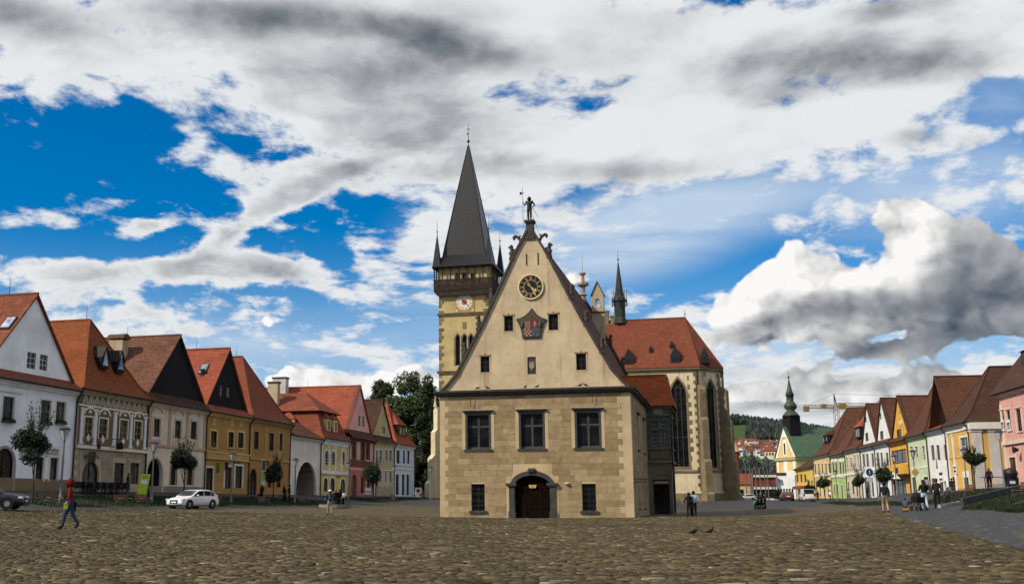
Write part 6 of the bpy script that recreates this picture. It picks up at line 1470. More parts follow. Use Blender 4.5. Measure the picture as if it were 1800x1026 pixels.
    for r in ((1487.7, 803, 1491, 823), (1494.7, 803, 1498, 823), (1501.7, 799, 1505, 823), (1507.6, 799, 1510.5, 823)): H.win(*r, WHITEF, trim=ww, tw=.2, sill=ww)
    for r in ((1490, 846, 1493.5, 868), (1498, 846, 1502, 868), (1505, 846, 1508.5, 872)): H.win(*r, DARKWOOD, trim=ww, tw=.2)
    H.walls(); zl = H.q(1498, 832)[1]; H.strip(zl - .25, zl + .25, ww, .15, 'ledge'); H.hip(R_DARK, 5.0, 17.0); o = shed_dormer(H.roof, H.W * .55, 1.0, 12.6, 5.0, 2.0, 4, R_RED, BLACKWOOD); dorm_win(o, H.W * .55, 1.0, 12.8, 3.5, 1.5, DARKWOOD); H.chimney(4.5, 5.0, 15, 18.6, 1.3, 1.3, plaster('chim_tan', (.36, .29, .19), .5))
    # green house
    H = rh('bright green house with little arched window hoods in the right row', 214.5, 230.3, 2.0, 10.3, (.36, .48, .16)); H.corm = ww
    for r in ((1463.7, 813, 1467, 832), (1468.6, 813, 1472, 832), (1476, 813, 1479.5, 832), (1481, 813, 1484, 832)): H.win(*r, DARKWOOD, trim=ww, tw=.14, ped='round')
    for r in ((1466, 850, 1468.6, 869), (1471, 850, 1474, 869), (1479, 852, 1482, 874)): H.win(*r, DARKWOOD, trim=ww, tw=.14)
    H.walls(); zl = H.q(1472, 836)[1]; H.strip(zl - .25, zl + .25, ww, .15, 'ledge'); H.hip(R_DARK, 5.5, 19.0)
    # pale yellow
    H = rh('pale yellow house with five tall windows in the right row', 230.4, 250.8, 1.95, 10.9, (.66, .48, .20)); H.corm = ww
    for u in (1433.5, 1439.7, 1446, 1452.5, 1458): H.win(u - 1.4, 815, u + 1.4, 832, DARKWOOD, trim=ww, tw=.22, lintel=ww)
    for u in (1436, 1442, 1449, 1456): H.win(u - 1.4, 852, u + 1.4, 872, DARKWOOD, trim=ww, tw=.2)
    H.walls(); zl = H.q(1445, 835)[1]; H.strip(zl - .25, zl + .25, ww, .15, 'ledge'); H.hip(R_DARK, 6.0, 21.0)
    for x in (7.5, 11.0): o = shed_dormer(H.roof, x, 1.2, 13.6, 1.8, 1.5, 3, R_OLD, BLACKWOOD); dorm_win(o, x, 1.2, 13.8, 1.2, 1.1, DARKWOOD)
right_row()
# ------------------------------------------------------------------ the far end of the square, the valley and the hill
def far_end():
    ww = MATS['plaster_white_trim_r']
    H = House(RR, 'house', 'yellow low-roofed house at the far right end beside the white building', 251.2, 279.0, 0.5, 9.0, plaster('far_yellow', (.64, .42, .10), .2), 12)
    for u in (1401.5, 1408.5, 1415.5): H.win(u - 1.7, 833, u + 1.7, 847, DARKWOOD, trim=None)
    H.win(1403, 857, 1407, 885, DARKWOOD); H.win(1412, 857, 1416, 885, DARKWOOD); H.walls(); b = MB().box(4, 16, -1.6, -.02, 4.2, 4.9).build('awning', paint('awning_red', (.22, .05, .04)), H.wall)
    H.hip(R_OLD, 5.0, 13.2)
    p = stand(1378, 330); t = thing('flat_roofed_building', 'white flat-roofed building with rows of narrow windows at the far end', 'building', (p.x, p.y, 0), rad(-26))
    wm = plaster('far_white', (.80, .78, .74), .12); wins = [(-3.3 + i * .82, -2.75 + i * .82, 2.0, 5.2) for i in range(8)] + [(-1.2 + i * .35, -1.0 + i * .35, 7.1, 8.0) for i in range(4)]
    m = MB(); facade(m, -3.6, 3.6, -9, 9.3, wins, 0, .2); m.box(-3.6, 3.6, .25, 9, -9, 9.2); m.box(1.2, 3.6, 0, .3, 9.3, 10.6); m.build('wall', wm, t)
    for w in wins: MB().box(w[0], w[1], .15, .2, w[2], w[3]).build('window', GLASS, t)
    MB().box(-3.9, 1.0, -.3, 9, 9.301, 10.0).build('roof', R_OLD, t)
    # church with the green copper roof
    p = stand(1386, 350); rz = math.atan2(-.26, -.966) + rad(90); t = thing('green_roofed_church', 'small yellow church with green copper roof and onion spire at the far right end', 'church', (p.x, p.y, 0), rz)
    yw = plaster('chapel_yellow', (.68, .47, .20), .2); wt = plaster('chapel_white', (.78, .74, .62), .1); Wd, L, ze, za = 5.6, 24, 15.4, 25.2
    m = MB(); m.box(-Wd, Wd, 0, L, -9, ze); m.prism([(-Wd, ze), (Wd, ze), (0, za)], 0, .4); m.build('wall', yw, t)
    for s_ in (-1, 1): MB().box(s_ * Wd * .8 - .6, s_ * Wd * .8 + .6, -.12, -.01, -5, ze - 1.2).build('pilaster', wt, t); MB().prism([(s_ * Wd, ze), (s_ * (Wd - 1.0), ze), (0, za - 1.6), (0, za)], -.14, -.01).build('gable_band', wt, t)
    MB().box(-Wd - .4, Wd + .4, -.5, L, ze - 1.0, ze - .02).build('cornice', paint('chapel_cornice', (.32, .30, .16)), t)
    for x0, x1, z0, z1, mm in ((-1.0, 1.0, ze + .3, ze + 5.6, wt), (-.45, .45, ze + .9, ze + 4.6, GLASS), (-1.3, 1.3, ze + 6.2, ze + 6.5, yw), (-.8, .8, ze + 6.6, ze + 8.4, wt), (-1.1, 1.1, 6, ze - 1.2, wt)): MB().box(x0, x1, -.2 if mm is GLASS else -.16, -.01, z0, z1).build('niche', mm, t)
    def cop(g, b):
        uv = uv_co(g); x = g.xyz(uv)[0]; n = g.noise(obj_co(g), .6, 6, .65); seam = g.ss(g.m('ABSOLUTE', g.m('SUBTRACT', g.m('FRACT', g.m('DIVIDE', x, 1.1)), .5)), .42, .5)
        col = g.mix(g.ss(n, .3, .7), (.060, .115, .068), (.090, .150, .090)); g.put(b.inputs['Base Color'], g.mix(seam, col, (.04, .09, .055))); b.inputs['Roughness'].default_value = .6; bump(g, b, seam, .05, .8)
    CO = material('copper_green', cop); rf = MB()
    for s_ in (-1, 1): rf.slab([(s_ * (Wd + .6), -.4, ze - .05), (s_ * (Wd + .6), L, ze - .05), (0, L, za + .25), (0, -.4, za + .25)], .15)
    roof = rf.build('roof', CO, t); sm = MB()
    for s_ in (-1, 1):
        for i in range(22): y = .4 + i * 1.08; sm.tube((s_ * (Wd + .55), y, ze + .08), (0, y, za + .36), .07, n=4, caps=False)
    sm.build('seams', CO, roof)
    by = 3.0; bt = MB().box(-2.0, 2.0, by - 2.0, by + 2.0, za - 4.5, za + 3.6).build('belfry', BLACKWOOD, t)
    on = MB(); on.lathe([(2.9, za + 3.6), (2.4, za + 4.3), (1.5, za + 5.2), (1.3, za + 5.6), (2.0, za + 6.3), (2.2, za + 7.0), (1.6, za + 7.9), (1.15, za + 8.4), (1.2, za + 10.3), (1.5, za + 10.4), (.9, za + 12), (.08, za + 16)], 10, (0, by, 0)); on.build('onion_spire', paint('copper_brown', (.045, .055, .042), .5, .35), bt, True)
    MB().tube((0, by, za + 16), (0, by, za + 19), .1, .03, 6).lathe([(.05, 0), (.45, .4), (.05, .8)], 8, (0, by, za + 16)).build('finial', IRON, bt)
    # crane
    p = stand(1478, 420); z = 38.0; k = .2246; t = thing('crane', 'yellow construction crane with long arm rising behind the right row', 'crane', (p.x, p.y, G(p.x, p.y)), 0); z -= G(p.x, p.y)
    YL = paint('crane_yellow', (.26, .15, .025), .6, .3)
    def truss(name, x0, x1, zz, h, mat):
        m = MB(); n = max(2, int(abs(x1 - x0) / 1.3)); 
        for y in (-.6, .6): m.tube((x0, y, zz), (x1, y, zz), .1, n=5)
        m.tube((x0, 0, zz + h), (x1, 0, zz + h), .1, n=5)
        for i in range(n):
            xa, xb = x0 + (x1 - x0) * i / n, x0 + (x1 - x0) * (i + 1) / n
            for y in (-.6, .6): m.tube((xa, y, zz), ((xa + xb) / 2, 0, zz + h), .06, n=4).tube(((xa + xb) / 2, 0, zz + h), (xb, y, zz), .06, n=4)
        return m.build(name, mat, t)
    truss('counter_jib', -12, 0, z - .6, 1.3, YL); truss('jib', 1, 16.5, z + .2, 1.2, paint('crane_grey', (.16, .16, .15), .5)); 
    for x0, x1, z0, z1 in ((-12, -10, z - 1.9, z + .1), (-5.0, -3.0, z - .3, z + 1.0)): MB().box(x0, x1, -.8, .8, z0, z1).build('counterweight', paint('crane_block', (.22, .15, .05), .8, .3), t)
    MB().box(2.3, 4.6, -.9, .9, z - .9, z + 1.4).build('cab', YL, t); MB().tube((0, -.4, z - .5), (.3, 0, z + 5), .16, n=5).tube((1.6, .4, z - .5), (.3, 0, z + 5), .16, n=5).tube((.8, 0, z), (.3, 0, z + 5), .1, n=5).build('apex', paint('crane_dark', (.05, .05, .05)), t)
    MB().tube((.3, 0, z + 5), (-10, 0, z + .6), .06, n=4).tube((.3, 0, z + 5), (30, 0, z + 4.2), .06, n=4).build('stay_cable', IRON, t)
    tw = MB()
    for x in (0, 1.6):
        for y in (-.8, .8): tw.tube((x, y, 0), (x, y, z), .12, n=4)
    for i in range(24): tw.tube((0, -.8, i * z / 24), (1.6, -.8, (i + 1) * z / 24), .06, n=4); tw.tube((1.6, .8, i * z / 24), (0, .8, (i + 1) * z / 24), .06, n=4)
    tw.build('mast', YL, t)
    # modern building with posts
    p = stand(1340, 330); t = thing('modern_building', 'low modern building with white slabs and red panels beyond the church', 'building', (p.x, p.y, 0), rad(-12))
    for j, zz in enumerate((1.6, 5.0, 8.6)): MB().box(-4.5, 4.5, -.4, 8, zz, zz + .7).build('slab', plaster('slab_white', (.62, .60, .56), .3), t)
    for j in range(5): MB().box(-4.0 + j * 1.7, -2.6 + j * 1.7, .2, .5, 5.75, 8.55).build('red_panel', paint('panel_red', (.20, .035, .02)), t); MB().box(-4.0 + j * 1.7, -2.6 + j * 1.7, .2, .5, 2.35, 4.95).build('window', GLASS, t)
    MB().box(-4.3, 4.3, .6, 7.8, -9, 8.55).build('wall', plaster('mb_grey', (.25, .22, .19), .4), t)
    for i, u in enumerate((1313.5, 1321, 1325.5, 1331, 1338.5, 1347, 1352)):
        p = stand(u, 255 + 6 * (i % 3)); h = 9.3 - .25 * i; t = thing('post', 'tall thin grey post before the modern building, %s from the church' % ('first', 'second', 'third', 'fourth', 'fifth', 'sixth', 'seventh')[i], 'post', p, 0, 'grey posts by the modern building')
        MB().tube((0, 0, -.3), (0, 0, h), .15, .12, 7).build('shaft', paint('post_grey', (.12, .11, .10)), t); MB().box(-.35, .35, -.2, .2, h, h + .2).build('lamp_head', LEAD, t)
    p = stand(1305, 300); t = thing('cottage', 'small tan cottage with red roof right behind the church apse', 'house', (p.x, p.y, 0), rad(-20)); MB().box(-2.6, 2.6, 0, 8, -8, 6.2).build('wall', plaster('cot_tan', (.45, .33, .18), .3), t); MB().slab([(-3, -.4, 6.0), (3, -.4, 6.0), (3, 4, 9.0), (-3, 4, 9.0)], .15).slab([(-3, 8.4, 6.0), (3, 8.4, 6.0), (3, 4, 9.0), (-3, 4, 9.0)], .15).build('roof', R_BRICK, t); MB().box(-.8, .5, -.05, .02, 3, 4.6).build('window', GLASS, t)
    # brick turret with a pale pointed roof
    p = stand(1295, 330); t = thing('brick_turret', 'little brick tower with pale pointed roof beside the church apse', 'tower', (p.x, p.y, 0)); MB().lathe([(1.5, -8), (1.5, 16.2), (1.7, 16.3)], 10).build('wall', paint('turret_brick', (.20, .06, .03), .9), t); MB().lathe([(1.9, 16.3), (1.1, 18.0), (.05, 20.2)], 10).build('roof', paint('turret_roof', (.55, .36, .2), .8), t); MB().box(-.3, .3, -1.56, -1.4, 12, 13.5).build('window', GLASS, t)
    # town on the hillside: every house its own
    rg = random.Random(5); roofs = [R_BRICK, R_BRICK, R_DARK, R_BROWN]; n = 0
    wallc = [plaster('hill_white', (.74, .72, .68), .1), plaster('hill_cream', (.66, .58, .44), .2), plaster('hill_grey', (.46, .45, .43), .2), plaster('hill_pink', (.55, .33, .26), .2)]
    words = ['white', 'cream', 'grey', 'pinkish']; rw = []
    k_ = 0
    for row, (D, v) in enumerate(((846, 798), (872, 790), (902, 783), (938, 775))):
        for i in range(9):
            u = 1286 + i * 10.8 + rg.uniform(-3, 3) + row * 2; p = stand(u, D + rg.uniform(-18, 18)); c = rg.randrange(4) if rg.random() > .45 else 0; r_ = rg.randrange(4); w, d, h = rg.uniform(2.2, 4.6), rg.uniform(2.2, 3.6), rg.uniform(3.5, 6.0); flat_ = rg.random() < .25
            pos = ('lowest', 'second lowest', 'second highest', 'highest')[row] + ' row of the hillside town, ' + ('first', 'second', 'third', 'fourth', 'fifth', 'sixth', 'seventh', 'eighth', 'ninth')[i] + ' from the left'
            t = thing('hillside_house', '%s house in the %s' % (words[c], pos), 'house', p, rg.uniform(-.9, .6), 'houses of the town on the hillside')
            MB().box(-w, w, -d, d, -4, h).build('wall', wallc[c], t)
            if flat_: MB().box(-w - .3, w + .3, -d - .3, d + .3, h, h + .5).build('roof', wallc[2], t)
            else: MB().slab([(-w - .4, -d - .5, h - .2), (w + .4, -d - .5, h - .2), (w + .4, 0, h + d * .8), (-w - .4, 0, h + d * .8)], .3).slab([(-w - .4, d + .5, h - .2), (w + .4, d + .5, h - .2), (w + .4, 0, h + d * .8), (-w - .4, 0, h + d * .8)], .3).prism([(-.01, h), (.01, h), (0, h + .1)], 0, .1).build('roof', roofs[r_], t); g = MB()
            for sx in (-1, 1): MB().add([(sx * w, -d, h - .05), (sx * w, d, h - .05), (sx * w, 0, h + d * .72)], [(0, 1, 2)]).build('gable', wallc[c], t)
            for j in range(3): MB().box(-w * .7 + j * w * .55, -w * .7 + j * w * .55 + 1.3, -d - .12, -d + .02, h * .45, h * .75).build('window', GLASS, t)
    # woods: one mass on the hill, one dark belt below the town
    def wood(name, pts, hs, lab, mat):
        V, Fc = [], []
        for (x, y, z), h in zip(pts, hs):
            o = len(V); r = h * rg.uniform(.22, .36); n = 6; ph = rg.uniform(0, 6)
            for lv, (rr, zz) in enumerate(((.55, .05), (1, .28), (.72, .62))):
                for i in range(n): a = ph + 2 * math.pi * i / n + lv * .4; q = rr * r * rg.uniform(.75, 1.2); V.append((x + q * math.cos(a), y + q * math.sin(a), z + h * zz * rg.uniform(.9, 1.1)))
            V.append((x, y, z + h)); 
            for lv in (0, 1):
                for i in range(n): Fc.append((o + lv * n + i, o + lv * n + (i + 1) % n, o + (lv + 1) * n + (i + 1) % n, o + (lv + 1) * n + i))
            for i in range(n): Fc.append((o + 2 * n + i, o + 2 * n + (i + 1) % n, o + 3 * n))
        me = bpy.data.meshes.new(name); me.from_pydata(V, [], Fc); me.materials.append(mat); ob = link(name, me); tag(ob, lab, 'woods', kind='stuff')
    WM = leaf_mat('wood', (.006, .013, .009), (.012, .021, .012)); pts, hs = [], []
    while len(pts) < 11000:
        y = rg.uniform(965, 1380); x = y * rg.uniform(.16, .56); u = PX + F * x / y
        z = G(x, y); v = HZ - (z - EYE) / y * F
        if 1270 < u < 1312 and 750 < v < 790: continue
        pts.append((x, y, z - 1)); hs.append(rg.uniform(7, 13))
    wood('hill_forest', pts, hs, 'dark forest covering the far hill behind the town', WM)
    pts, hs = [], []
    while len(pts) < 900:
        y = rg.uniform(1900, 2900); x = y * rg.uniform(.2, .56); pts.append((x, y, G(x, y) - 1)); hs.append(rg.uniform(20, 34))
    wood('far_forest', pts, hs, 'bluish dark woods on the farthest ridge', WM)
    pts, hs = [], []
    while len(pts) < 1100:
        y = rg.uniform(500, 800); x = y * rg.uniform(.20, .40); pts.append((x, y, G(x, y) - 1)); hs.append(rg.uniform(6, 11))
    for _ in range(150):
        y = rg.uniform(835, 960); x = y * rg.uniform(.26, .36); pts.append((x, y, G(x, y) - 1)); hs.append(rg.uniform(2.5, 5))
    wood('valley_woods', pts, hs, 'dark belt of trees below the hillside town', WM)
far_end()
# ------------------------------------------------------------------ trees
BARK = stone('bark', (.045, .035, .025), .95)
def limbs(mb, base, top, r, lobes, rg):
    p = Vector(base); n = 5; pts = [p]
    for i in range(1, n + 1): pts.append(Vector(base).lerp(Vector(top), i / n) + Vector((rg.gauss(0, r * .5), rg.gauss(0, r * .5), 0)))
    for i in range(n): mb.tube(pts[i], pts[i + 1], r * (1 - .13 * i), r * (1 - .13 * (i + 1)), 7)
    for c, s_ in lobes:
        k = rg.choice(pts[2:]); mb.tube(k, c, r * .42, r * .08, 5)
def big_tree(u, D, h, w, label, seed, mat, n=22000, leaf=.26, low=.16):
    rg = random.Random(seed); p = stand(u, D); t = thing('tall_tree', label, 'tree', p, 0, 'tall trees behind the left row')
    lobes = []
    for i in range(26):
        a = rg.uniform(0, 6.28); zz = rg.uniform(low, .93); k = w * (1.0 - max(0, zz - .35) ** 1.15 * 1.18) * rg.uniform(.3, .8); s_ = w * rg.uniform(.24, .42)
        lobes.append(((k * math.cos(a), k * math.sin(a), h * zz), (s_, s_, s_ * rg.uniform(.8, 1.2))))
    lobes.append(((0, 0, h * .95), (w * .2, w * .2, h * .06)))
    m = MB(); limbs(m, (0, 0, -.5), (0, 0, h * .8), .45, lobes[:14], rg); m.build('trunk', BARK, t)
    c = leaf_cloud(lobes, n, leaf, seed, .25).build('crown', mat, t)
for i, (u, D, h, w, lab, mt) in enumerate(((667, 222, 24.0, 4.6, 'dark round-topped tree rising behind the beige house', LEAF), (727, 230, 27.0, 7.6, 'tallest tree between the blue house and the church tower', LEAF_TALL), (705, 214, 22.5, 5.6, 'lighter green tree just behind the blue house roof', LEAF_LIGHT), (752, 212, 24.0, 6.0, 'dark green tree closest to the church tower', LEAF_TALL), (690, 240, 21.0, 6.0, 'dark tree between the round-topped and the lighter tree', LEAF_DARK), (742, 200, 15.0, 4.6, 'low dark tree at the street end beside the blue house', LEAF_DARK), (765, 206, 19, 5, 'dark tree half hidden behind the tower corner', LEAF_DARK))): big_tree(u, D, h, w, lab, 11 + i, mt, low=.05 if h < 20 else .12)
def street_tree(row, r, u, vt, vb, wpx, label, seed, shoots=1.0):
    a, _ = row.hr(u, 875, r); p = row.P(r, a); z = G(p.x, p.y); k = p.length / F * 1.02; rg = random.Random(seed)
    t = thing('street_tree', label, 'tree', (p.x, p.y, z), rg.uniform(0, 6), 'ball-crowned street trees')
    zt = EYE + (HZ - vt) * k - z; zbm = EYE + (HZ - vb) * k - z; R_ = wpx * k / 2; zc = (zt * .0 + zbm + R_ * .85)
    lobes = [((rg.gauss(0, R_ * .35), rg.gauss(0, R_ * .35), zc + rg.gauss(0, R_ * .25)), (R_ * rg.uniform(.5, .7),) * 3) for _ in range(10)]
    m = MB(); limbs(m, (0, 0, -.2), (0, 0, zc + R_ * .3), .085, lobes, rg); m.build('trunk', BARK, t)
    leaf_cloud(lobes, 5200, .105, seed, .1).build('crown', LEAF_DARK, t)
    sh = []; st = MB(); V = MB()
    for i in range(int(17 * shoots)):
        an = rg.uniform(0, 6.28); b = Vector((R_ * .5 * math.cos(an) * rg.random(), R_ * .5 * math.sin(an) * rg.random(), zc + R_ * .3)); e = Vector((R_ * 1.05 * math.cos(an) * rg.uniform(.2, 1), R_ * 1.05 * math.sin(an) * rg.uniform(.2, 1), zt * rg.uniform(.80, 1.0)))
        st.tube(b, e, .014, .006, 4)
        for j in range(6): c = b.lerp(e, .3 + .7 * j / 5); sh.append((tuple(c), (.13, .13, .16)))
    if sh: st.build('shoots', BARK, t); leaf_cloud(sh, 620, .07, seed + 5, 0.0).build('young_leaves', LEAF, t)
for i, (row, r, u, vt, vb, w, lab, s_) in enumerate(((LR, -46.5, 56, 722, 812, 54, 'ball-crowned street tree with long shoots before the white gabled house', 1.2), (LR, -46.5, 322, 772, 832, 40, 'ball-crowned street tree before the cream house with black gable', 1), (LR, -47, 480, 803, 848, 33, 'ball-crowned street tree before the plain ochre house', .8), (LR, -46, 655, 805, 851, 38, 'ball-crowned street tree before the pink and beige houses', .7),
    (RR, 34, 1715, 795, 826, 25, 'small leaning street tree before the yellow corner house', .7), (RR, 30, 1553, 812, 853, 28, 'larger of the ball-crowned street trees before the white gables', 1), (RR, 31.5, 1512, 822, 858, 21, 'ball-crowned street tree before the beige ornamented house', .8), (RR, 33, 1450, 832, 860, 19, 'ball-crowned street tree before the pale yellow house', .8), (RR, 34, 1425, 846, 866, 15, 'small dark ball-crowned tree beside the white van', .3), (RR, 31, 1362, 852, 876, 15, 'dark ball-crowned tree before the white flat-roofed building', .3))): street_tree(row, r, u, vt, vb, w, lab, 40 + i, s_)
# ------------------------------------------------------------------ lawns, walls and street furniture
def lawn(row, r0, r1, a0, a1, name='lawn', skew=0.0):
    mb = MB(); n, m_ = max(3, int(abs(a1 - a0) / .8)), 6; vs, fs = [], []
    for i in range(n + 1):
        for j in range(m_ + 1):
            t = i / n; s_ = j / m_; rnd = .5 - abs(s_ - .5); a = a0 + (a1 - a0) * t + skew * (s_ - .5) + (.9 * (0.5 - rnd) * (1 if t < .5 else -1) if t in (0, 1) else 0)
            r = r0 + (r1 - r0) * s_; p = row.P(r, a); e = 0.02 if i in (0, n) or j in (0, m_) else .08 + random.uniform(-.02, .02)
            vs.append((p.x, p.y, G(p.x, p.y) + e))
    for i in range(n):
        for j in range(m_): fs.append((i * (m_ + 1) + j, i * (m_ + 1) + j + 1, (i + 1) * (m_ + 1) + j + 1, (i + 1) * (m_ + 1) + j))
    me = bpy.data.meshes.new(name); me.from_pydata(vs, [], fs); me.materials.append(LAWN); o = link(name, me); o['kind'] = 'structure'
    # short grass on it
    rg = np.random.default_rng(int(abs(a0) * 7)); k = min(5200, int(abs(a1 - a0) * abs(r1 - r0) * 60)); V = []; Fc = []
    for q in range(k):
        s_, t = rg.uniform(.03, .97), rg.uniform(.02, .98); r = r0 + (r1 - r0) * s_; a = a0 + (a1 - a0) * t + skew * (s_ - .5); p = row.P(r, a); z = G(p.x, p.y) + .05; h = rg.uniform(.06, .14); w = rg.uniform(.03, .07); an = rg.uniform(0, 3.14); c, sn = math.cos(an) * w, math.sin(an) * w
        b = len(V); V += [(p.x - c, p.y - sn, z), (p.x + c, p.y + sn, z), (p.x + rg.normal() * .03, p.y + rg.normal() * .03, z + h)]; Fc.append((b, b + 1, b + 2))
    me = bpy.data.meshes.new('grass'); me.from_pydata(V, [], Fc); me.materials.append(leaf_mat('grass', (.014, .026, .006), (.032, .048, .012))); g = link('grass', me, o); g['kind'] = 'stuff'
def au(row, u, r): return row.hr(u, 880, r)[0]
for u0, u1 in ((22, 128), (150, 285), (298, 395), (405, 470), (480, 540), (552, 568), (625, 685), (695, 745)):
    a0, a1 = au(LR, u0, -46.0), au(LR, u1, -46.0); lawn(LR, -50.2, -43.6, a0, a1, skew=3.5)
def lawn_px(c, n=22, m_=8):        # lawn whose corners were surveyed on the ground
    P = [ground_hit(*q) for q in c]; vs, fs, V, Fc = [], [], [], []; rg = np.random.default_rng(int(c[0][0]))
    def at(s_, t): q = P[0].lerp(P[1], s_).lerp(P[3].lerp(P[2], s_), t); return q.x, q.y
    for i in range(n + 1):
        for j in range(m_ + 1):
            x, y = at(i / n, j / m_); vs.append((x, y, G(x, y) + (.02 if i in (0, n) or j in (0, m_) else .07)))
    for i in range(n):
        for j in range(m_): fs.append((i * (m_ + 1) + j, i * (m_ + 1) + j + 1, (i + 1) * (m_ + 1) + j + 1, (i + 1) * (m_ + 1) + j))
    me = bpy.data.meshes.new('lawn'); me.from_pydata(vs, [], fs); me.materials.append(LAWN); o = link('lawn', me); o['kind'] = 'structure'
    for q in range(6000):
        x, y = at(rg.uniform(.02, .98), rg.uniform(.03, .97)); z = G(x, y) + .05; h = rg.uniform(.06, .15); w = rg.uniform(.03, .07); an = rg.uniform(0, 3.14); b = len(V); V += [(x - math.cos(an) * w, y - math.sin(an) * w, z), (x + math.cos(an) * w, y + math.sin(an) * w, z), (x + rg.normal() * .03, y + rg.normal() * .03, z + h)]; Fc.append((b, b + 1, b + 2))
    me = bpy.data.meshes.new('grass'); me.from_pydata(V, [], Fc); me.materials.append(leaf_mat('grass', (.014, .026, .006), (.032, .048, .012))); g = link('grass', me, o); g['kind'] = 'stuff'
for c in (((1606, 889), (1690, 886), (1795, 861), (1700, 862)), ((1684, 897), (1742, 898), (1812, 876), (1812, 863)), ((1748, 900), (1790, 902), (1830, 892), (1812, 884)), ((1440, 884.5), (1530, 886.5), (1560, 883.5), (1470, 881.5)), ((1500, 889), (1590, 889.5), (1606, 884.5), (1545, 884.5))): lawn_px(c)
# low dark retaining wall and the pale rail on the right
def low_wall():
    P0, P1 = ground_hit(1694, 889), ground_hit(1802, 861); t = thing('retaining_wall', 'low dark wall climbing the lawn towards the pink house', 'wall', P0, 0); m = MB(); n = 16
    for i in range(n):
        a, b = P0.lerp(P1, i / n) - P0, P0.lerp(P1, (i + 1) / n) - P0; za, zb_ = G(a.x + P0.x, a.y + P0.y) - P0.z, G(b.x + P0.x, b.y + P0.y) - P0.z
        m.add([(a.x, a.y, za - .3), (b.x, b.y, zb_ - .3), (b.x, b.y, zb_ + .42), (a.x, a.y, za + .42), (a.x, a.y + .35, za - .3), (b.x, b.y + .35, zb_ - .3), (b.x, b.y + .35, zb_ + .42), (a.x, a.y + .35, za + .42)], [(0, 1, 2, 3), (4, 7, 6, 5), (3, 2, 6, 7)] + ([(0, 3, 7, 4)] if i == 0 else []) + ([(1, 5, 6, 2)] if i == n - 1 else []))
    m.build('wall', stone('dark_wall', (.05, .045, .04)), t)
    P0, P1 = ground_hit(1653, 893), ground_hit(1690, 886.5); t = thing('stone_edging', 'pale stone edging strip on the lawn beside the small child', 'edging', P0, 0); d = P1 - P0; m = MB()
    for i in range(6): a, b = d * (i / 6 + .01), d * ((i + 1) / 6 - .01); o = MB().add([(a.x, a.y, a.z), (b.x, b.y, b.z), (b.x, b.y + .3, b.z), (a.x, a.y + .3, a.z), (a.x, a.y, a.z + .2), (b.x, b.y, b.z + .2), (b.x, b.y + .3, b.z + .2), (a.x, a.y + .3, a.z + .2)], [(0, 3, 2, 1), (4, 5, 6, 7), (0, 1, 5, 4), (1, 2, 6, 5), (2, 3, 7, 6), (3, 0, 4, 7)]).build('edging_stone', stone('pale_edging', (.40, .39, .36)), t)
low_wall()
def lamp_proto():
    t = link('street_lamp', None); GR = paint('lamp_pole', (.16, .16, .155), .5, .15)
    MB().lathe([(.13, -.2), (.13, .5), (.09, .6), (.075, .75), (.06, 4.0), (.05, 4.05)], 10).build('pole', GR, t)
    h = MB().lathe([(.05, 4.0), (.10, 4.08), (.30, 4.62), (.32, 4.64)], 12).build('lantern', paint('lantern_glass', (.50, .49, .46), .3, .1), t)
    MB().lathe([(.36, 4.64), (.37, 4.70), (.20, 4.80), (.05, 4.86)], 12).build('lamp_cap', LEAD, t)
    b = MB()
    for k in range(4): an = k * 1.571; b.path([(.06 * math.cos(an), .06 * math.sin(an), 3.85), (.15 * math.cos(an), .15 * math.sin(an), 4.02), (.33 * math.cos(an), .33 * math.sin(an), 4.63)], .014, 4)
    b.build('bracket', IRON, t); return t
LP = lamp_proto(); first = True
for row, r, u, s_, lab in ((LR, -45.6, 106, 1.12, 'grey street lamp before the white gabled house'), (LR, -45.6, 266, 1.05, 'grey street lamp before the cream house, beside the yellow board'), (LR, -45.6, 406, 1.0, 'grey street lamp before the ochre house'), (LR, -45.6, 518, 1.0, 'grey street lamp before the white gateway'), (LR, -45.6, 612, 1.0, 'grey street lamp between the yellow and pink houses'), (LR, -45.6, 692, 1.0, 'grey street lamp before the blue house'), (LR, -43, 757, 1.0, 'street lamp beside the church tower buttress'),
                          (RR, 31, 1578, 1.0, 'street lamp before the orange gabled house'), (RR, 30.5, 1612, 1.0, 'street lamp before the light green house'), (RR, 36, 1702, .95, 'street lamp before the yellow corner house'), (RR, 31, 1768, 1.0, 'tall street lamp before the pink house in the right row'), (RR, 32, 1472, 1.0, 'street lamp before the bright green house')):
    a = au(row, u, r); p = row.P(r, a); o = LP if first else copy_tree(LP); first = False
    o.location = (p.x, p.y, G(p.x, p.y)); o.scale = (s_,) * 3; o.rotation_euler = (0, 0, u * .7); tag(o, lab, 'street lamp', 'street lamps of the square')
SLAT = paint('bench_slat', (.15, .07, .032), .7, .3)
def bench_proto():
    t = link('bench', None)
    for i in range(3): MB().box(-.9, .9, -.22 + i * .15, -.09 + i * .15, .43, .47).build('seat_slat', SLAT, t)
    for i in range(3): MB().box(-.9, .9, .27 + i * .03, .30 + i * .03, .55 + i * .13, .66 + i * .13).build('back_slat', SLAT, t)
    for x in (-.7, .7): MB().path([(x, -.2, 0), (x, -.2, .42), (x, .24, .42), (x, .36, .92)], .03, 6).tube((x, .24, .42), (x, .3, 0), .03, n=6).path([(x, -.2, .42), (x, -.22, .64), (x, .28, .66)], .02, 5).build('frame', paint('bench_iron', (.06, .06, .058), .5), t)
    return t
BP = bench_proto(); first = True
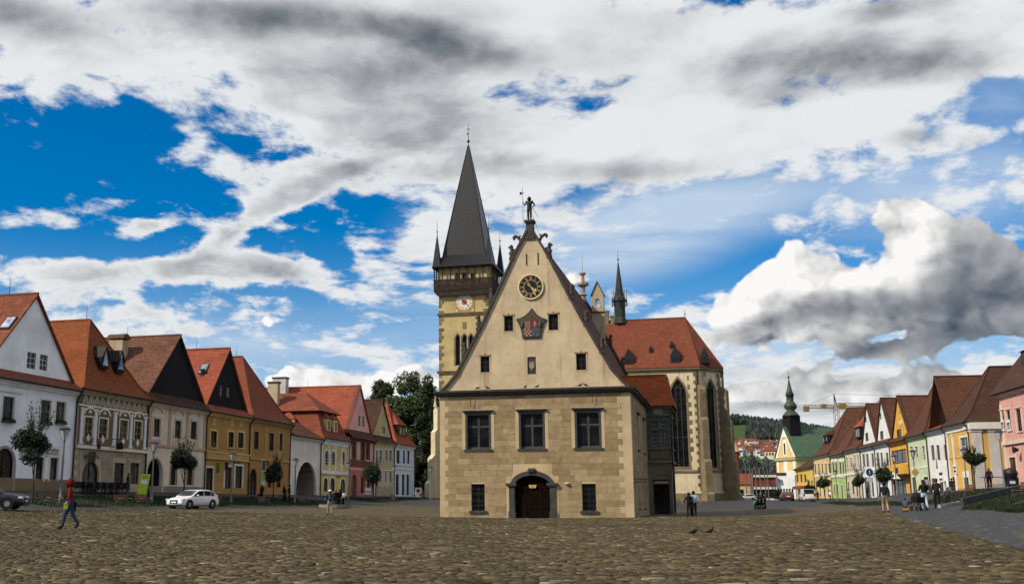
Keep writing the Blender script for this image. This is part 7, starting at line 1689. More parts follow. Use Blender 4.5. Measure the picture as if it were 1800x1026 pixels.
for row, r, u, rz, lab in ((LR, -43.0, 95, 75, 'wooden bench on the lawn before the white gabled house'), (LR, -43.0, 219, 75, 'wooden bench left of the pair below the yellow board'), (LR, -43.0, 255, 75, 'wooden bench right of the pair below the yellow board'), (LR, -43.0, 387, 75, 'wooden bench behind the white car'), (LR, -43.0, 465, 75, 'wooden bench before the plain ochre house'), (LR, -43, 536, 75, 'wooden bench before the white gateway'), (LR, -43, 694, 75, 'wooden bench before the blue house'), (LR, -43, 744, 75, 'wooden bench nearest the church tower on the left'), (RR, 22.2, 1698, -100, 'wooden bench below the low dark wall on the right lawn'), (RR, 21.5, 1796, -100, 'bench at the right edge of the photo')):
    a = au(row, u, r); p = row.P(r, a); o = BP if first else copy_tree(BP); first = False
    o.location = (p.x, p.y, G(p.x, p.y) + .02); o.rotation_euler = (0, 0, rad(rz)); o.scale = (1.0, 1.0, 1.0); tag(o, lab, 'bench', 'benches along the square')
def misc():
    # leaning yellow advertising board
    p = LR.P(-49.3, au(LR, 249, -49.3)); t = thing('advertising_board', 'tilted yellow-green advertising board standing on the lawn by the cream house', 'board', (p.x, p.y, G(p.x, p.y)), rad(10)); m = MB()
    YG = flat('board_yellow', (.42, .52, .015), .5); f = MB().add([(-.5, 0, 0), (.32, 0, 0), (.62, .25, 2.05), (-.2, .25, 2.05), (-.5, .05, 0), (.32, .05, 0), (.62, .3, 2.05), (-.2, .3, 2.05)], [(0, 1, 2, 3), (4, 7, 6, 5), (0, 4, 5, 1), (1, 5, 6, 2), (2, 6, 7, 3), (3, 7, 4, 0)]); b = f.build('panel', YG, t)
    for x, z, w, h, c in ((.12, 1.35, .5, .35, (.7, .72, .75)), (-.02, .98, .2, .2, (.3, .35, .2)), (.2, 1.82, .55, .06, (.1, .12, .02)), (-.1, .35, .6, .05, (.1, .12, .02)), (-.12, .25, .6, .05, (.1, .12, .02))): piece('print', flat('bp%d' % int(z * 100), c), b, (x, .245 * z / 2.05 - .012 + .06 * 0, z), (w, .02, h), (rad(-7), 0, 0))
    MB().box(-.15, .55, .45, .5, 0, 1.9).build('rear_leg', IRON, t)
    # cafe tables and chairs before the ornate house
    CH = paint('wicker', (.012, .012, .014), .7, .4)
    pr = link('cafe_chair', None); MB().box(-.25, .25, -.25, .25, .42, .48).build('seat', CH, pr); MB().box(-.25, .25, .22, .27, .48, .95).build('backrest', CH, pr)
    for x in (-.22, .22):
        for y in (-.22, .22): MB().tube((x, y, 0), (x, y, .43), .025, n=5).build('leg', IRON, pr)
        MB().box(x - .03, x + .03, -.22, .22, .64, .68).build('armrest', CH, pr)
    tp = link('cafe_table', None); MB().box(-.42, .42, -.42, .42, .72, .76).build('table_top', paint('cafe_top', (.03, .022, .016)), tp); MB().lathe([(.28, 0), (.28, .03), (.04, .06), (.035, .72)], 10).build('pedestal', IRON, tp)
    ft = fc = True
    for i, u in enumerate((143, 154, 166, 180, 192, 204)):
        a = au(LR, u, -52); p = LR.P(-51.9, a); o = tp if ft else copy_tree(tp); ft = False; o.location = (p.x, p.y, G(p.x, p.y) + .02); o.rotation_euler = (0, 0, rad(75))
        nth = ('nearest', 'second', 'third', 'fourth', 'fifth', 'sixth')[i]
        tag(o, 'small dark cafe table before the ornate house, %s from the white house' % nth, 'table', 'cafe tables of the ornate house')
        for k, (da, dr, rz) in enumerate(((-.75, 0, 165), (.75, 0, -15), (0, .75, -105))):
            q = LR.P(-51.9 + dr, a + da); o = copy_tree(pr) if not fc else pr; fc = False; o.location = (q.x, q.y, G(q.x, q.y) + .02); o.rotation_euler = (0, 0, rad(rz + random.uniform(-15, 15)))
            tag(o, 'dark wicker cafe chair on the %s side of the %s cafe table' % (('near', 'far', 'square')[k], nth), 'chair', 'cafe chairs of the ornate house')
    # signs
    def pole_sign(name, label, u, row, r, zc, builder):
        a = au(row, u, r); p = row.P(r, a); t = thing(name, label, 'sign', (p.x, p.y, G(p.x, p.y)), rad(8)); MB().tube((0, 0, -.2), (0, 0, zc + .3), .035, n=8).build('post', LEAD, t); builder(t, zc)
    def dia(t, z): MB().prism([(-.5, z), (0, z + .5), (.5, z), (0, z - .5)], -.08, -.05).build('white_border', WHITE, t); MB().prism([(-.36, z), (0, z + .36), (.36, z), (0, z - .36)], -.10, -.081).build('yellow_field', flat('prio_yellow', (.62, .36, .02)), t)
    pole_sign('road_sign', 'yellow diamond priority road sign on a post before the light green house', 1612, RR, 26.5, 2.35, dia)
    def rnd(t, z):
        vs, fs = disc(.48, -.08, -.05, 20); MB().add([(x, y, q + z) for x, y, q in vs], fs).build('blue_disc', flat('sign_blue', (.015, .05, .18)), t); piece('arrow', WHITE, t, (0, -.09, z), (.09, .02, .5)); MB().box(-.4, .4, -.08, -.05, z - 1.15, z - .6).build('plate', WHITE, t)
    pole_sign('road_sign', 'round blue road sign on a post before the white gables', 1532, RR, 29, 3.2, rnd)
    def wr(t, z): MB().box(-.5, .5, -.08, -.04, z - .7, z + .7).build('panel', WHITE, t); vs, fs = disc(.3, -.10, -.081, 16); MB().add([(x, y, q + z + .25) for x, y, q in vs], fs).build('red_disc', flat('sign_red', (.22, .03, .02)), t)
    pole_sign('road_sign', 'white sign panel with a red disc right of the blue house', 735, LR, -47.5, 1.0, wr)
    def par(t, z): MB().lathe([(.05, z + .9), (.5, z + .5), (1.0, z), (.98, z - .02)], 8).build('canopy', WHITE, t)
    p = stand(1574, 150); t = thing('parasol', 'small white folded parasol before the orange house', 'parasol', p); MB().tube((0, 0, 0), (0, 0, 3.2), .04, n=6).build('pole', LEAD, t); par(t, 2.3)
    p = stand(644, 165); t = thing('notice_stand', 'small white notice stand before the pink house door', 'sign', p, rad(20)); MB().box(-.7, .7, -.05, .05, .3, 1.3).build('panel', WHITE, t); MB().box(-.6, .6, -.06, -.051, .55, .75).build('print', flat('grey_ink', (.25, .25, .25)), t); MB().tube((-.6, 0, 0), (-.6, 0, .3), .04).build('leg', LEAD, t); MB().tube((.6, 0, 0), (.6, 0, .3), .04).build('leg', LEAD, t)
    p = stand(1781, 95); t = thing('grill_cart', 'dark cart with a domed lid and side shelf before the pink house', 'cart', p, rad(5)); MB().lathe([(.02, .9), (.55, 1.0), (.62, 1.3), (.5, 1.6), (.02, 1.78)], 12).build('lid', IRON, t); MB().box(-.5, .5, -.35, .35, .15, .95).build('cabinet', paint('cart', (.02, .018, .018)), t); MB().box(-2.6, -.5, -.3, .3, .92, .98).build('shelf', IRON, t); MB().tube((-2.4, 0, 0), (-2.4, 0, .92), .04).build('leg', IRON, t); piece('print', WHITE, t, (-.1, -.36, .5), (.5, .02, .25))
    for k, (x, y) in enumerate(((-.35, -.25), (.35, -.25))): MB().lathe([(.1, -.04), (.1, .04)], 8).build('wheel', IRON, t).location = (x, y, .1)
    p = stand(588, 112); t = thing('planter', 'low round stone planter ring on the road before the yellow and white house', 'planter', p); MB().add(*[[(x, z, y) for x, y, z in annulus(1.3, 1.6, 0, .35, 24)[0]], annulus(1.3, 1.6, 0, .35, 24)[1]]).build('ring', stone('ring', (.22, .21, .19)), t); MB().lathe([(1.3, .2), (.6, .3), (.02, .32)], 16).build('soil', LAWN, t)
misc()
# ------------------------------------------------------------------ vehicles
def car(name, label, u, D, rz, colour, style='hatch', L=4.25, Wd=1.78, Hh=1.43, rough=.28):
    p = stand(u, D); t = thing(name, label, 'van' if style == 'van' else 'car', p + Vector((0, 0, .02)), rz)
    def cp(g, b):
        n = g.noise(obj_co(g), 2, 4, .6); g.put(b.inputs['Base Color'], g.mix(g.ss(n, .3, .7), colour, mul(colour, .88))); b.inputs['Roughness'].default_value = rough; b.inputs['Coat Weight'].default_value = .5; b.inputs['Coat Roughness'].default_value = .1
    PA = material('car_' + '_'.join('%.2f' % c for c in colour), cp); w = Wd / 2
    if style == 'van': hood = [(-.5, .55, .80), (-.47, .80, .9), (-.30, 1.05, .97), (-.22, 1.12, 1), (.46, 1.15, 1), (.49, 1.1, .98), (.5, .6, .95)]; gh = [(-.28, 1.08, .92, 0), (-.14, 1.08, .90, Hh), (-.05, 1.08, .90, Hh + .02), (.44, 1.08, .90, Hh), (.495, 1.08, .94, 0)]
    else: hood = [(-.5, .50, .78), (-.485, .68, .90), (-.40, .80, .97), (-.22, .92, 1), (-.05, .95, 1), (.30, .97, 1), (.44, .98, .97), (.485, .9, .94), (.5, .55, .88)]; gh = [(-.24, .90, .90, 0), (-.06, .92, .84, Hh - .06), (.08, .92, .80, Hh), (.27, .92, .80, Hh - .04), (.37, .92, .82, Hh - .18), (.475, .92, .90, 0)]
    rings = []
    for fx, zt, k in hood:
        x = fx * L; ww = w * k; rings.append([(x, -ww * .92, .2), (x, -ww, .38), (x, -ww, zt * .68), (x, -ww * .95, zt * .93), (x, -ww * .78, zt), (x, 0, zt + .03), (x, ww * .78, zt), (x, ww * .95, zt * .93), (x, ww, zt * .68), (x, ww, .38), (x, ww * .92, .2), (x, 0, .18)])
    b = MB().loft(rings).build('body', PA, t, True)
    # greenhouse: pillars and roof painted, glass set in
    rg_ = []
    for fx, zb, k, zr in gh: x = fx * L; zt = zr if zr else zb + .03; kb = .94 if not zr else k; rg_.append([(x, -w * .94, zb), (x, -w * (kb if zr else .9), zt - (.05 if zr else 0)), (x, -w * (kb - .1 if zr else .8), zt), (x, w * (kb - .1 if zr else .8), zt), (x, w * (kb if zr else .9), zt - (.05 if zr else 0)), (x, w * .94, zb)])
    gl = MB().loft(rg_).build('cabin', PA, t, False)
    def strip(i, j, f0, f1, sgn):   # side glass between two stations
        A, B = rg_[i], rg_[j]; s0, s1 = (0, 1) if sgn < 0 else (5, 4)
        def at(f, q): a, b_ = Vector(A[s0]).lerp(Vector(A[s1]), q), Vector(B[s0]).lerp(Vector(B[s1]), q); r = a.lerp(b_, f); r.y += sgn * .012; return r
        MB().poly([at(f0, .12), at(f1, .12), at(f1, .9), at(f0, .9)]).build('side_window', GLASS, gl)
    n = len(rg_)
    for sg in (-1, 1):
        strip(0, 1, .35, 1.0, sg)
        if style == 'van': strip(1, 2, 0, .95, sg)
        else:
            strip(1, 2, .0, .94, sg); strip(2, 3, .06, .95, sg); strip(3, 4, .0, .9, sg)
    def front(i, j, sg):
        A, B = rg_[i], rg_[j]
        q = [Vector(A[0]).lerp(Vector(A[5]), .08), Vector(A[0]).lerp(Vector(A[5]), .92), Vector(B[2]).lerp(Vector(B[3]), 1.0), Vector(B[2])]; low = [q[0].lerp(q[3], .06), q[1].lerp(q[2], .06), q[1].lerp(q[2], .9), q[0].lerp(q[3], .9)]
        for v in low: v.x += sg * .03; v.z += .03
        MB().poly(low).build('windscreen' if sg < 0 else 'rear_window', GLASS, gl)
    front(0, 1, -1); front(n - 1, n - 2, 1)
    TY, RM = flat('tyre', (.012, .012, .012), .85), paint('car_rim', (.22, .22, .23), .4, .1)
    for sx in (-.31, .30):
        for sg in (-1, 1):
            wh = MB(); vs, fs = annulus(.17, .315, -.1, .1, 20); wh.add(vs, fs); o = wh.build('wheel', TY, t); o.location = (sx * L, sg * (w - .09), .315)
            vs, fs = disc(.17, -.085, .085, 16); MB().add(vs, fs).build('rim', RM, o)
            vs, fs = annulus(.315, .37, -.02, .02, 20); a_ = MB().add([v for v in vs], fs); oo = a_.build('wheel_arch', TY, t); oo.location = (sx * L, sg * (w + .0), .33)
    HL, TLm = flat('headlamp', (.55, .57, .60), .1), flat('taillamp', (.25, .01, .01), .2)
    for sg in (-1, 1):
        MB().box(-.492 * L, -.44 * L, sg * w * .82 - .17, sg * w * .82 + .12, .60, .74).build('headlight', HL, t); MB().box(.465 * L, .497 * L, sg * w * .82 - .12, sg * w * .82 + .1, .72, .95 if style != 'van' else 1.15).build('tail_light', TLm, t)
        MB().lathe([(.02, -.06), (.1, 0), (.02, .08)], 8, (-.13 * L, sg * (w + .10), .98)).build('wing_mirror', PA, t)
        MB().box(-.05 * L, -.01 * L, sg * (w + .002), sg * (w + .02), .80, .83).build('door_handle', PA if colour[0] > .1 else LEAD, t)
    MB().box(-.5 * L - .02, -.47 * L, -.38, .38, .36, .64).build('grille', IRON, t); MB().box(-.5 * L - .03, -.5 * L - .021, -.26, .26, .42, .53).build('number_plate', WHITE, t); MB().box(.5 * L, .5 * L + .02, -.26, .26, .62, .74).build('number_plate', WHITE, t); MB().box(-.5 * L - .01, -.46 * L, -w * .85, w * .85, .2, .3).build('bumper', IRON, t); MB().box(.46 * L, .5 * L + .01, -w * .85, w * .85, .24, .4).build('bumper', IRON, t)
    return t
car('parked_car', 'white hatchback car on the road before the ochre house', 339, 84, rad(90 - 15.5) + rad(-14), (.78, .78, .78))
car('parked_car', 'black car cut off by the left edge of the photo', -26, 62, rad(180 + 8), (.008, .008, .010), Hh=1.36, L=4.5)
car('parked_car', 'dark red car driving away towards the white flat-roofed building', 1384, 166, rad(-90 - 12), (.11, .008, .008))
car('parked_van', 'white van driving away behind the red car', 1419, 163, rad(-90 - 10), (.60, .59, .55), 'van', 4.4, 1.8, 1.84)
car('parked_car', 'white car far down the street right behind the church', 1311, 235, rad(20), (.72, .73, .75))
# ------------------------------------------------------------------ people
POSE_CACHE = {}
def person_mesh(pose, bulk=1.0):
    """one continuous body grown over a jointed skeleton 1.72 m tall, facing -y; returns mesh with material slots skin, top, legs, shoes"""
    key = (tuple(sorted(pose.items())), bulk)
    if key in POSE_CACHE: return POSE_CACHE[key]
    g = pose.get; V, E, Rr, seg = [], [], [], []
    def vert(p, r): V.append(Vector(p)); Rr.append(r); return len(V) - 1
    def edge(a, b, m): E.append((a, b)); seg.append((a, b, m))
    lean = g('lean', 0.0); sit = g('sit', 0.0); hz = .93 - sit
    pel = vert((0, 0, hz), (.165 * bulk, .125)); wa = vert((0, -lean * .3, hz + .17), (.155 * bulk, .12)); ch = vert((0, -lean * .7, hz + .37), (.185 * bulk, .135)); nk = vert((0, -lean, hz + .53), (.062, .06)); hd0 = vert((0, -lean - .015, hz + .60), (.058, .066)); hd = vert((0, -lean - .03, hz + .68), (.082, .098)); ht = vert((0, -lean - .02, hz + .765), (.060, .07))
    nose = vert((0, -lean - .135, hz + .665), (.012, .016))
    for a, b, m in ((pel, wa, 1), (wa, ch, 1), (ch, nk, 1), (nk, hd0, 0), (hd0, hd, 0), (hd, ht, 0), (hd, nose, 0)): edge(a, b, m)
    st = g('stride', 0.0)
    for s_ in (-1, 1):
        f = st * s_
        hip = vert((s_ * .10, 0, hz - .04), (.115 * bulk, .12))
        if sit: kn = vert((s_ * .13, -.40, hz - .02), (.065, .065)); an = vert((s_ * .13, -.42, hz - .42), (.043, .045)); toe = vert((s_ * .14, -.57, hz - .46), (.04, .026))
        else:
            kn = vert((s_ * .10, -.16 * f - .03 - .02 * abs(f), .50), (.080, .082)); back = max(0, -f)
            an = vert((s_ * .10, -.32 * f + .02 + .05 * back, .085 + .07 * back), (.056, .06)); toe = vert((s_ * .11, -.32 * f - .13 + .05 * back, .035 + .0 * back), (.042, .028))
        edge(pel, hip, 2); edge(hip, kn, 2); edge(kn, an, 2); edge(an, toe, 3)
        sh = vert((s_ * .185 * bulk, -lean * .95, hz + .47), (.075, .072)); edge(ch, sh, 1)
        arm = g('armR' if s_ < 0 else 'armL', 'hang'); sw = -f * .16
        if arm == 'hang': el = (s_ * .245, -lean + sw * .6 + .02, hz + .19); wr = (s_ * .25, -lean + sw * 1.8 - .06, hz - .05); hd_ = Vector((0, -.25, -1))
        elif arm == 'fwd': el = (s_ * .24, -lean - .04, hz + .20); wr = (s_ * .20, -lean - .29, hz + .20); hd_ = Vector((0, -1, 0))
        elif arm == 'hip': el = (s_ * .40, -lean + .06, hz + .22); wr = (s_ * .20, -lean - .05, hz + .08); hd_ = Vector((-s_ * .7, -.5, -.3))
        elif arm == 'hug': el = (s_ * .33, -lean + .02, hz + .24); wr = (s_ * .42, -lean - .04, hz + .05); hd_ = Vector((s_ * .8, 0, -.5))
        elif arm == 'staff': el = (s_ * .34, -lean - .03, hz + .24); wr = (s_ * .40, -lean - .16, hz + .36); hd_ = Vector((0, -.4, .6))
        else: el = (s_ * .30, -lean, hz + .22); wr = (s_ * .38, -lean - .08, hz + .02); hd_ = Vector((s_ * .3, -.2, -.8))
        e = vert(el, (.058 * bulk, .06)); w = vert(wr, (.030, .032)); edge(sh, e, 1); edge(e, w, g('sleeve', 1))
        hd_.normalize(); W = Vector(wr); side = hd_.cross(Vector((s_, 0, 0.2))).normalized(); palm = vert(W + hd_ * .075, (.026, .036)); edge(w, palm, 0)
        for k in range(4):
            off = side * (k - 1.5) * .021; ln = (.060, .072, .068, .052)[k]; a = vert(W + hd_ * .105 + off, (.010, .010)); b = vert(W + hd_ * (.105 + ln * .6) + off - Vector((s_ * .014, 0, 0)), (.009, .009)); edge(palm, a, 0); edge(a, b, 0)
        th = vert(W + hd_ * .07 + side * .05, (.011, .011)); t2 = vert(W + hd_ * .105 + side * .066, (.009, .009)); edge(palm, th, 0); edge(th, t2, 0)
    me = bpy.data.meshes.new('skeleton'); me.from_pydata([tuple(v) for v in V], E, []); ob = bpy.data.objects.new('skeleton', me); COL.objects.link(ob)
    bm = bmesh.new(); bm.from_mesh(me); lay = bm.verts.layers.skin.verify(); bm.verts.ensure_lookup_table()
    for i, v in enumerate(bm.verts): v[lay].radius = Rr[i]; v[lay].use_root = (i == 0)
    bm.to_mesh(me); bm.free()
    md = ob.modifiers.new('Skin', 'SKIN'); md.use_smooth_shade = True; md.branch_smoothing = .3; ss_ = ob.modifiers.new('Sub', 'SUBSURF'); ss_.levels = 1; ss_.render_levels = 1
    out = bpy.data.meshes.new_from_object(ob.evaluated_get(bpy.context.evaluated_depsgraph_get())); bpy.data.objects.remove(ob)
    A = np.array([V[a] for a, b, m in seg]); B = np.array([V[b] for a, b, m in seg]); M = [m for a, b, m in seg]; d = B - A; L2 = (d ** 2).sum(1)
    for pl in out.polygons:
        c = np.array(pl.center); t = np.clip(((c - A) * d).sum(1) / L2, 0, 1); q = ((A + d * t[:, None] - c) ** 2).sum(1); pl.material_index = M[int(q.argmin())]
        if g('shorts') and pl.material_index == 2 and pl.center[2] < .50: pl.material_index = 0
    out.polygons.foreach_set('use_smooth', [True] * len(out.polygons)); out['head'] = hz + .68; out['lean'] = lean
    POSE_CACHE[key] = out; return out
def cloth(c): return paint('cloth_%.2f_%.2f_%.2f' % c, c, .9, .25, spec=.1)
SKIN = paint('skin', (.42, .24, .16), .6, .1)
def person(u, D, label, h, rz, top, legs, hair=(.02, .014, .01), shoes=(.015, .013, .012), pose=None, long=False, cap=None, hood=None, bag=None, bulk=1.05, group=None, at=None, skin=None, extra=None):
    pose = pose or {'stride': .0}; base = person_mesh(pose, bulk); me = base.copy()
    for m in (skin or SKIN, cloth(top), cloth(legs), cloth(shoes)): me.materials.append(m)
    p = at if at is not None else stand(u, D) + Vector((0, 0, .015)); t = thing('person', label, 'person', p, rz, group); k = h / 1.72; t.scale = (k, k, k)
    link('body', me, t); hz = base['head']; ln = base['lean']
    hp = MB()
    if hood: hp.lathe([(.12, -.16), (.135, -.02), (.125, .08), (.07, .135), (.01, .15)], 12, (0, -ln + .01, hz)); hp.build('hood', cloth(hood), t, True); hp = MB(); hp.lathe([(.09, -.14), (.10, .0), (.06, .08)], 10, (0, -ln - .04, hz)); hp.build('hair', cloth(hair), t, True)
    elif cap:
        hp.lathe([(.105, .015), (.112, .05), (.09, .115), (.01, .14)], 12, (0, -ln - .01, hz)); hp.box(-.07, .07, -ln - .20, -ln - .09, hz + .02, hz + .035); hp.build('cap', cloth(cap), t, True); MB().lathe([(.06, -.11), (.098, -.03), (.1, .02)], 10, (0, -ln + .01, hz)).build('hair', cloth(hair), t, True)
    else:
        hp.lathe([(.07, -.10), (.106, -.02), (.112, .04), (.085, .108), (.01, .13)], 12, (0, -ln + .012, hz))
        if long: hp.lathe([(.05, -.42), (.10, -.34), (.115, -.12), (.10, .02), (.02, .1)], 10, (0, -ln + .045, hz))
        hp.build('hair', cloth(hair), t, True)
    # eyes and mouth
    for s_ in (-1, 1): MB().lathe([(.001, -.008), (.011, 0), (.001, .008)], 6, (s_ * .034, -ln - .118, hz + .005)).build('eye', flat('eye', (.02, .015, .012)), t)
    MB().box(-.022, .022, -ln - .118, -ln - .108, hz - .062, hz - .054).build('mouth', flat('lips', (.25, .09, .075)), t)
    if bag:
        for (x, y, z, sx, sy, sz, c) in bag: MB().box(x - sx / 2, x + sx / 2, y - sy / 2, y + sy / 2, z - sz / 2, z + sz / 2).build('bag', cloth(c), t)
    if extra: extra(t)
    return t
W1 = {'stride': .9}; W2 = {'stride': .55}; ST = {'stride': .12}; JE = (.045, .06, .10); BK = (.012, .012, .014)
def people():
    LA = rad(-60)
    person(124.5, 38, 'person in a red hooded jacket and jeans walking across the cobbles', 1.70, rad(-72), (.14, .012, .010), (.035, .045, .075), pose={'stride': .8, 'lean': .05, 'armL': 'out', 'armR': 'out'}, hood=(.12, .010, .010), bag=[(.34, -.16, .80, .04, .15, .19, (.35, .50, .02)), (-.2, .13, .78, .14, .12, .35, BK)])
    person(580, 75, 'person in a white cap and dark top with a backpack in the open square', 1.70, rad(-150), (.02, .025, .045), (.30, .22, .14), pose={'stride': .35, 'armL': 'fwd', 'armR': 'out'}, cap=(.75, .75, .75), bag=[(0, .19, 1.28, .32, .16, .42, (.06, .08, .14))])
    person(1211, 75, 'woman with long dark hair in black, embracing the man in the blue shirt', 1.64, rad(190), BK, BK, pose={'stride': .15, 'armL': 'hug'}, long=True)
    person(1219.5, 75.2, 'man in a pale blue shirt beside the woman in black', 1.74, rad(172), (.30, .42, .62), BK, pose={'stride': .1, 'armR': 'hug'})
    person(1556, 63.5, 'man in a dark jacket and beige shorts walking away alone', 1.76, rad(180), (.015, .018, .026), (.22, .17, .10), pose={'stride': .3, 'shorts': 1}, bulk=1.08)
    def toy(t):
        YW = paint('toy_yellow', (.62, .30, .01), .4, .1); b = MB().box(-.16, .16, -.36, .30, .14, .30).box(-.13, .13, -.34, -.16, .301, .42).build('toy_car', YW, t)
        for x in (-.17, .17):
            for y in (-.25, .22): vs, fs = disc(.1, -.03, .03, 12); o = MB().add([(yy, xx, z) for xx, yy, z in vs], fs).build('wheel', flat('toy_red', (.3, .03, .02)), b); o.location = (x, y, .1)
    person(1591, 62.5, 'small child in grey sitting on a yellow toy car', 1.02, rad(170), (.10, .10, .17), (.05, .05, .09), pose={'sit': .46, 'armL': 'fwd', 'armR': 'fwd'}, cap=(.03, .03, .07), extra=toy)
    person(1625.5, 62.5, 'woman with long hair and pale jeans pushing a pram', 1.70, rad(178), BK, (.42, .50, .60), pose={'stride': .3, 'armR': 'fwd', 'armL': 'fwd'}, long=True, hair=(.035, .02, .012))
    person(1648, 62.5, 'woman in dark clothes walking beside the woman with the pram', 1.68, rad(178), (.030, .022, .015), BK, pose={'stride': .25}, hair=(.08, .045, .02), bulk=1.05)
    person(1666.5, 63.5, 'small child in a bright blue cap', 1.08, rad(175), (.05, .05, .055), (.02, .02, .025), pose={'stride': .3, 'armR': 'out'}, cap=(.03, .45, .60))
    person(1743, 95, 'man in black standing by the pink house in the right row', 1.78, rad(150), BK, BK, pose=ST, hair=(.18, .16, .14))
    person(223, 98, 'waiter in black holding a white cloth before the ornate house', 1.72, rad(-60), BK, BK, pose={'stride': .1, 'armL': 'fwd', 'armR': 'fwd'}, bag=[(0, -.30, 1.10, .34, .06, .3, (.7, .7, .7))])
    person(460, 114, 'person in black with a bag by the arched door of the ochre house', 1.68, rad(-30), (.03, .02, .02), BK, pose=ST, bag=[(-.32, 0, .6, .14, .35, .4, (.09, .05, .02))])
    person(499.5, 118, 'woman in dark clothes left of the white gateway', 1.66, rad(60), BK, BK, pose=ST, long=True)
    person(508.5, 118, 'tall man in dark clothes talking left of the white gateway', 1.82, rad(-70), BK, BK, pose={'stride': .1, 'armR': 'fwd'})
    person(591, 118, 'left person of the dark group before the yellow and white house', 1.72, rad(20), BK, BK, pose=ST)
    person(597, 117, 'middle person of the dark group before the yellow and white house', 1.80, rad(-20), BK, BK, pose=W2)
    person(603.5, 118, 'person in a white top in the group before the yellow and white house', 1.66, rad(-40), (.5, .5, .52), BK, pose=ST)
    person(1327, 116, 'child in green by the pushchair far right of the church', 1.05, rad(160), (.05, .35, .22), (.03, .03, .03), pose=ST)
    person(1331.5, 118, 'woman bending over the pushchair far right of the church', 1.62, rad(120), BK, BK, pose={'stride': .2, 'lean': .28, 'armL': 'fwd', 'armR': 'fwd'}, long=True)
    person(1338, 120, 'person in a bright blue hat behind the pushchair', 1.66, rad(200), (.02, .025, .04), BK, pose=ST, cap=(.02, .30, .60))
    person(1344.5, 117, 'person in black at the right of the pushchair group', 1.66, rad(-120), BK, BK, pose=ST)
    person(1633, 108, 'man in a pale grey shirt far behind the woman with the pram', 1.74, rad(160), (.22, .22, .27), (.05, .05, .06), pose=ST)
    person(1526, 160, 'person in black walking past the smaller white gabled house', 1.72, rad(120), BK, BK, pose=W2)
    person(1493, 165, 'person in grey before the beige ornamented house', 1.70, rad(100), (.25, .25, .26), (.15, .14, .13), pose=ST)
    person(1460, 175, 'person in a white shirt before the bright green house', 1.70, rad(120), (.60, .60, .62), (.04, .05, .08), pose=W2)
    person(1438, 175, 'person in black beside the white van', 1.70, rad(150), BK, BK, pose=ST)
    p = stand(1676, 112); t = person(1676, 112, 'person in black sitting on a stone by the yellow corner house', 1.70, rad(150), BK, BK, pose={'sit': .46}); 
    s_ = thing('sitting_stone', 'grey block under the seated person by the yellow corner house', 'stone', p, rad(20)); MB().box(-.3, .3, -.15, .35, -.1, .40).build('block', stone('seat_block', (.12, .11, .10)), s_)
people()
def pram(u, D, label, rz, hood=True):
    t = thing('pram', label, 'pram', stand(u, D) + Vector((0, 0, .01)), rz); m = MB().loft([[(-.24, y, z0) for y, z0 in ((-.42, .45), (.35, .45), (.42, .78), (-.46, .72))], [(.24, y, z0) for y, z0 in ((-.42, .45), (.35, .45), (.42, .78), (-.46, .72))]]); m.build('carriage', cloth(BK), t)
    if hood: MB().lathe([(.27, 0), (.26, .16), (.16, .29), (.01, .33)], 10, (0, -.24, .72)).build('hood', cloth((.02, .02, .025)), t, True)
    MB().path([(-.22, .3, .6), (-.22, .72, 1.02), (.22, .72, 1.02), (.22, .3, .6)], .018, 6).path([(-.24, -.36, .14), (-.24, .3, .5)], .016, 5).path([(.24, -.36, .14), (.24, .3, .5)], .016, 5).path([(-.24, .36, .14), (-.24, -.3, .5)], .016, 5).path([(.24, .36, .14), (.24, -.3, .5)], .016, 5).build('frame', LEAD, t)
    for x in (-.26, .26):
        for y in (-.38, .38): vs, fs = annulus(.10, .145, -.025, .025, 14); o = MB().add([(yy, xx, z) for xx, yy, z in vs], fs).build('wheel', flat('tyre', (.012, .012, .012), .85), t); o.location = (x, y, .145); vs, fs = disc(.1, -.012, .012, 10); MB().add([(yy, xx, z) for xx, yy, z in vs], fs).build('hub', LEAD, o)
pram(1614, 61.5, 'black pram in front of the woman in pale jeans', rad(178)); pram(1334.5, 115.5, 'dark pushchair among the group far right of the church', rad(120), False)
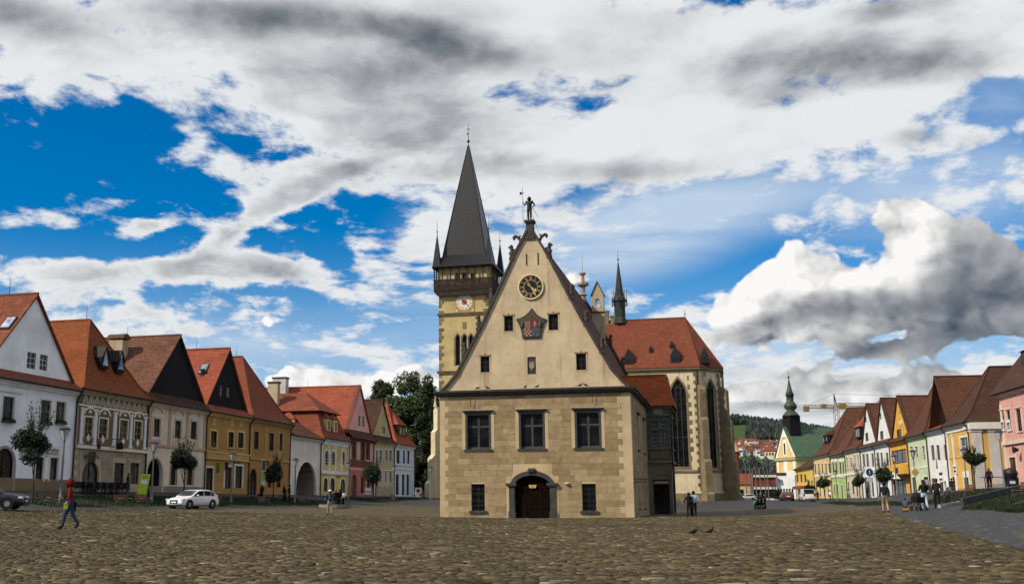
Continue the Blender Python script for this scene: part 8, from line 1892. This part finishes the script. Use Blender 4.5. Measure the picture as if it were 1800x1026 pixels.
# ------------------------------------------------------------------ pigeons
PG = paint('pigeon', (.020, .021, .026), .7, .35, spec=.1); PGH = paint('pigeon_neck', (.02, .03, .032), .4, .3)
def pigeon_proto():
    t = link('pigeon', None); prof = [(.002, -.17), (.035, -.13), (.058, -.05), (.066, .03), (.052, .10), (.03, .14)]
    m = MB(); rings = []
    for r, y in prof: rings.append([(r * math.cos(k * .785), -y, .15 + y * .25 + r * .95 * math.sin(k * .785)) for k in range(8)])
    rings.append([(.022 * math.cos(k * .785), -.155, .225 + .022 * math.sin(k * .785)) for k in range(8)]); rings.append([(.03 * math.cos(k * .785), -.17, .27 + .028 * math.sin(k * .785)) for k in range(8)]); rings.append([(.012 * math.cos(k * .785), -.198, .275 + .01 * math.sin(k * .785)) for k in range(8)]); rings.append([(.003 * math.cos(k * .785), -.225, .268 + .003 * math.sin(k * .785)) for k in range(8)])
    m.loft(rings).build('body', PG, t, True)
    MB().add([(-.03, .12, .11), (.03, .12, .11), (.045, .27, .07), (-.045, .27, .07), (-.03, .12, .125), (.03, .12, .125), (.045, .27, .078), (-.045, .27, .078)], [(0, 1, 2, 3), (4, 7, 6, 5), (0, 4, 5, 1), (1, 5, 6, 2), (2, 6, 7, 3), (3, 7, 4, 0)]).build('tail', PGH, t)
    for s_ in (-1, 1): MB().tube((s_ * .025, -.01, .11), (s_ * .028, -.015, 0), .006, n=5).tube((s_ * .028, .02, .004), (s_ * .028, -.05, .004), .006, n=4).build('leg', flat('pigeon_leg', (.25, .06, .05)), t); MB().loft([[(s_ * .055, -.06, .16), (s_ * .066, -.02, .19), (s_ * .06, -.02, .13)], [(s_ * .06, .06, .14), (s_ * .064, .06, .17), (s_ * .058, .06, .12)], [(s_ * .03, .18, .11), (s_ * .032, .18, .12), (s_ * .03, .18, .10)]]).build('wing', PG, t)
    return t
PP = pigeon_proto(); first = True
def put_pigeon(p, rz, sc_, lab, grp):
    global first
    o = PP if first else copy_tree(PP); first = False; o.location = p; o.rotation_euler = (0, 0, rz); o.scale = (sc_,) * 3; tag(o, lab, 'pigeon', grp)
g1, g2 = ground_hit(1220, 944), ground_hit(1249, 942)
put_pigeon(g1 + Vector((0, 0, .03)), rad(120), 1.0, 'left of the two pigeons on the cobbles, side on', 'pigeons on the cobbles'); put_pigeon(g2 + Vector((0, 0, .03)), rad(15), .9, 'right of the two pigeons on the cobbles, seen end on', 'pigeons on the cobbles')
for i, (u, rz) in enumerate(((841, 80), (859, -60), (925, 20), (945.5, 60), (1021, 90), (1031, -70))):
    x, _ = tl(u, 686); q = LR.P(TC + x, TA - .3); put_pigeon(Vector((q.x, q.y, 9.165)), rad(rz), 1.05, 'pigeon on the town hall cornice, %s from the left' % ('first', 'second', 'third', 'fourth', 'fifth', 'sixth')[i], 'pigeons on the town hall cornice')
# ------------------------------------------------------------------ knight on the gable top
def knight():
    q = LR.P(TC - .02, TA + .15); BR = paint('bronze', (.012, .012, .011), .5, .3, .4)
    def gear(t):
        MB().lathe([(.12, -.09), (.15, -.02), (.155, .05), (.13, .13), (.07, .19), (.015, .24)], 10, (0, -.01, 1.60)).build('helmet', BR, t, True)
        for s_ in (-1, 1): MB().lathe([(.02, -.07), (.095, -.02), (.085, .06), (.02, .09)], 8, (s_ * .2, 0, 1.42)).build('pauldron', BR, t)
        MB().lathe([(.20, .86), (.155, 1.02), (.165, 1.1)], 10, (0, 0, 0), sq=.75).build('tassets', BR, t)
        h = MB().tube((-.44, -.16, -.55), (-.46, -.16, 2.25), .016, n=6).tube((-.46, -.16, 2.25), (-.465, -.16, 2.55), .02, .003, 5).build('halberd', BR, t)
        MB().prism([(-.48, 2.10), (-.66, 2.20), (-.66, 1.92), (-.48, 2.02)], -.175, -.145).prism([(-.44, 2.04), (-.28, 2.07), (-.44, 2.10)], -.175, -.145).build('halberd_blade', BR, h)
        MB().tube((.20, .05, .98), (.62, .18, .28), .018, .012, 6).build('sword', BR, t)
    t = person(0, 0, 'dark bronze knight statue with halberd on top of the town hall gable', 1.78, -rad(15.5), (.012, .012, .011), (.012, .012, .011), hair=(.012, .012, .011), pose={'stride': .25, 'armL': 'hip', 'armR': 'staff'}, at=Vector((q.x, q.y, 21.75)), skin=BR, extra=gear, bulk=1.2); t.name = 'knight_statue'; t['category'] = 'statue'
    for c in list(t.children):
        if c.name.startswith(('hair', 'eye', 'mouth')): bpy.data.objects.remove(c)
        elif c.name.startswith('body'):
            for i in range(4): c.data.materials[i] = BR
    for x in (-.55, .45, .8): MB().tube((0.05 if x > 0 else -.1, .1, .95), (x, .25, -1.5), .012, n=4).build('stay_rod', BR, t)
knight()
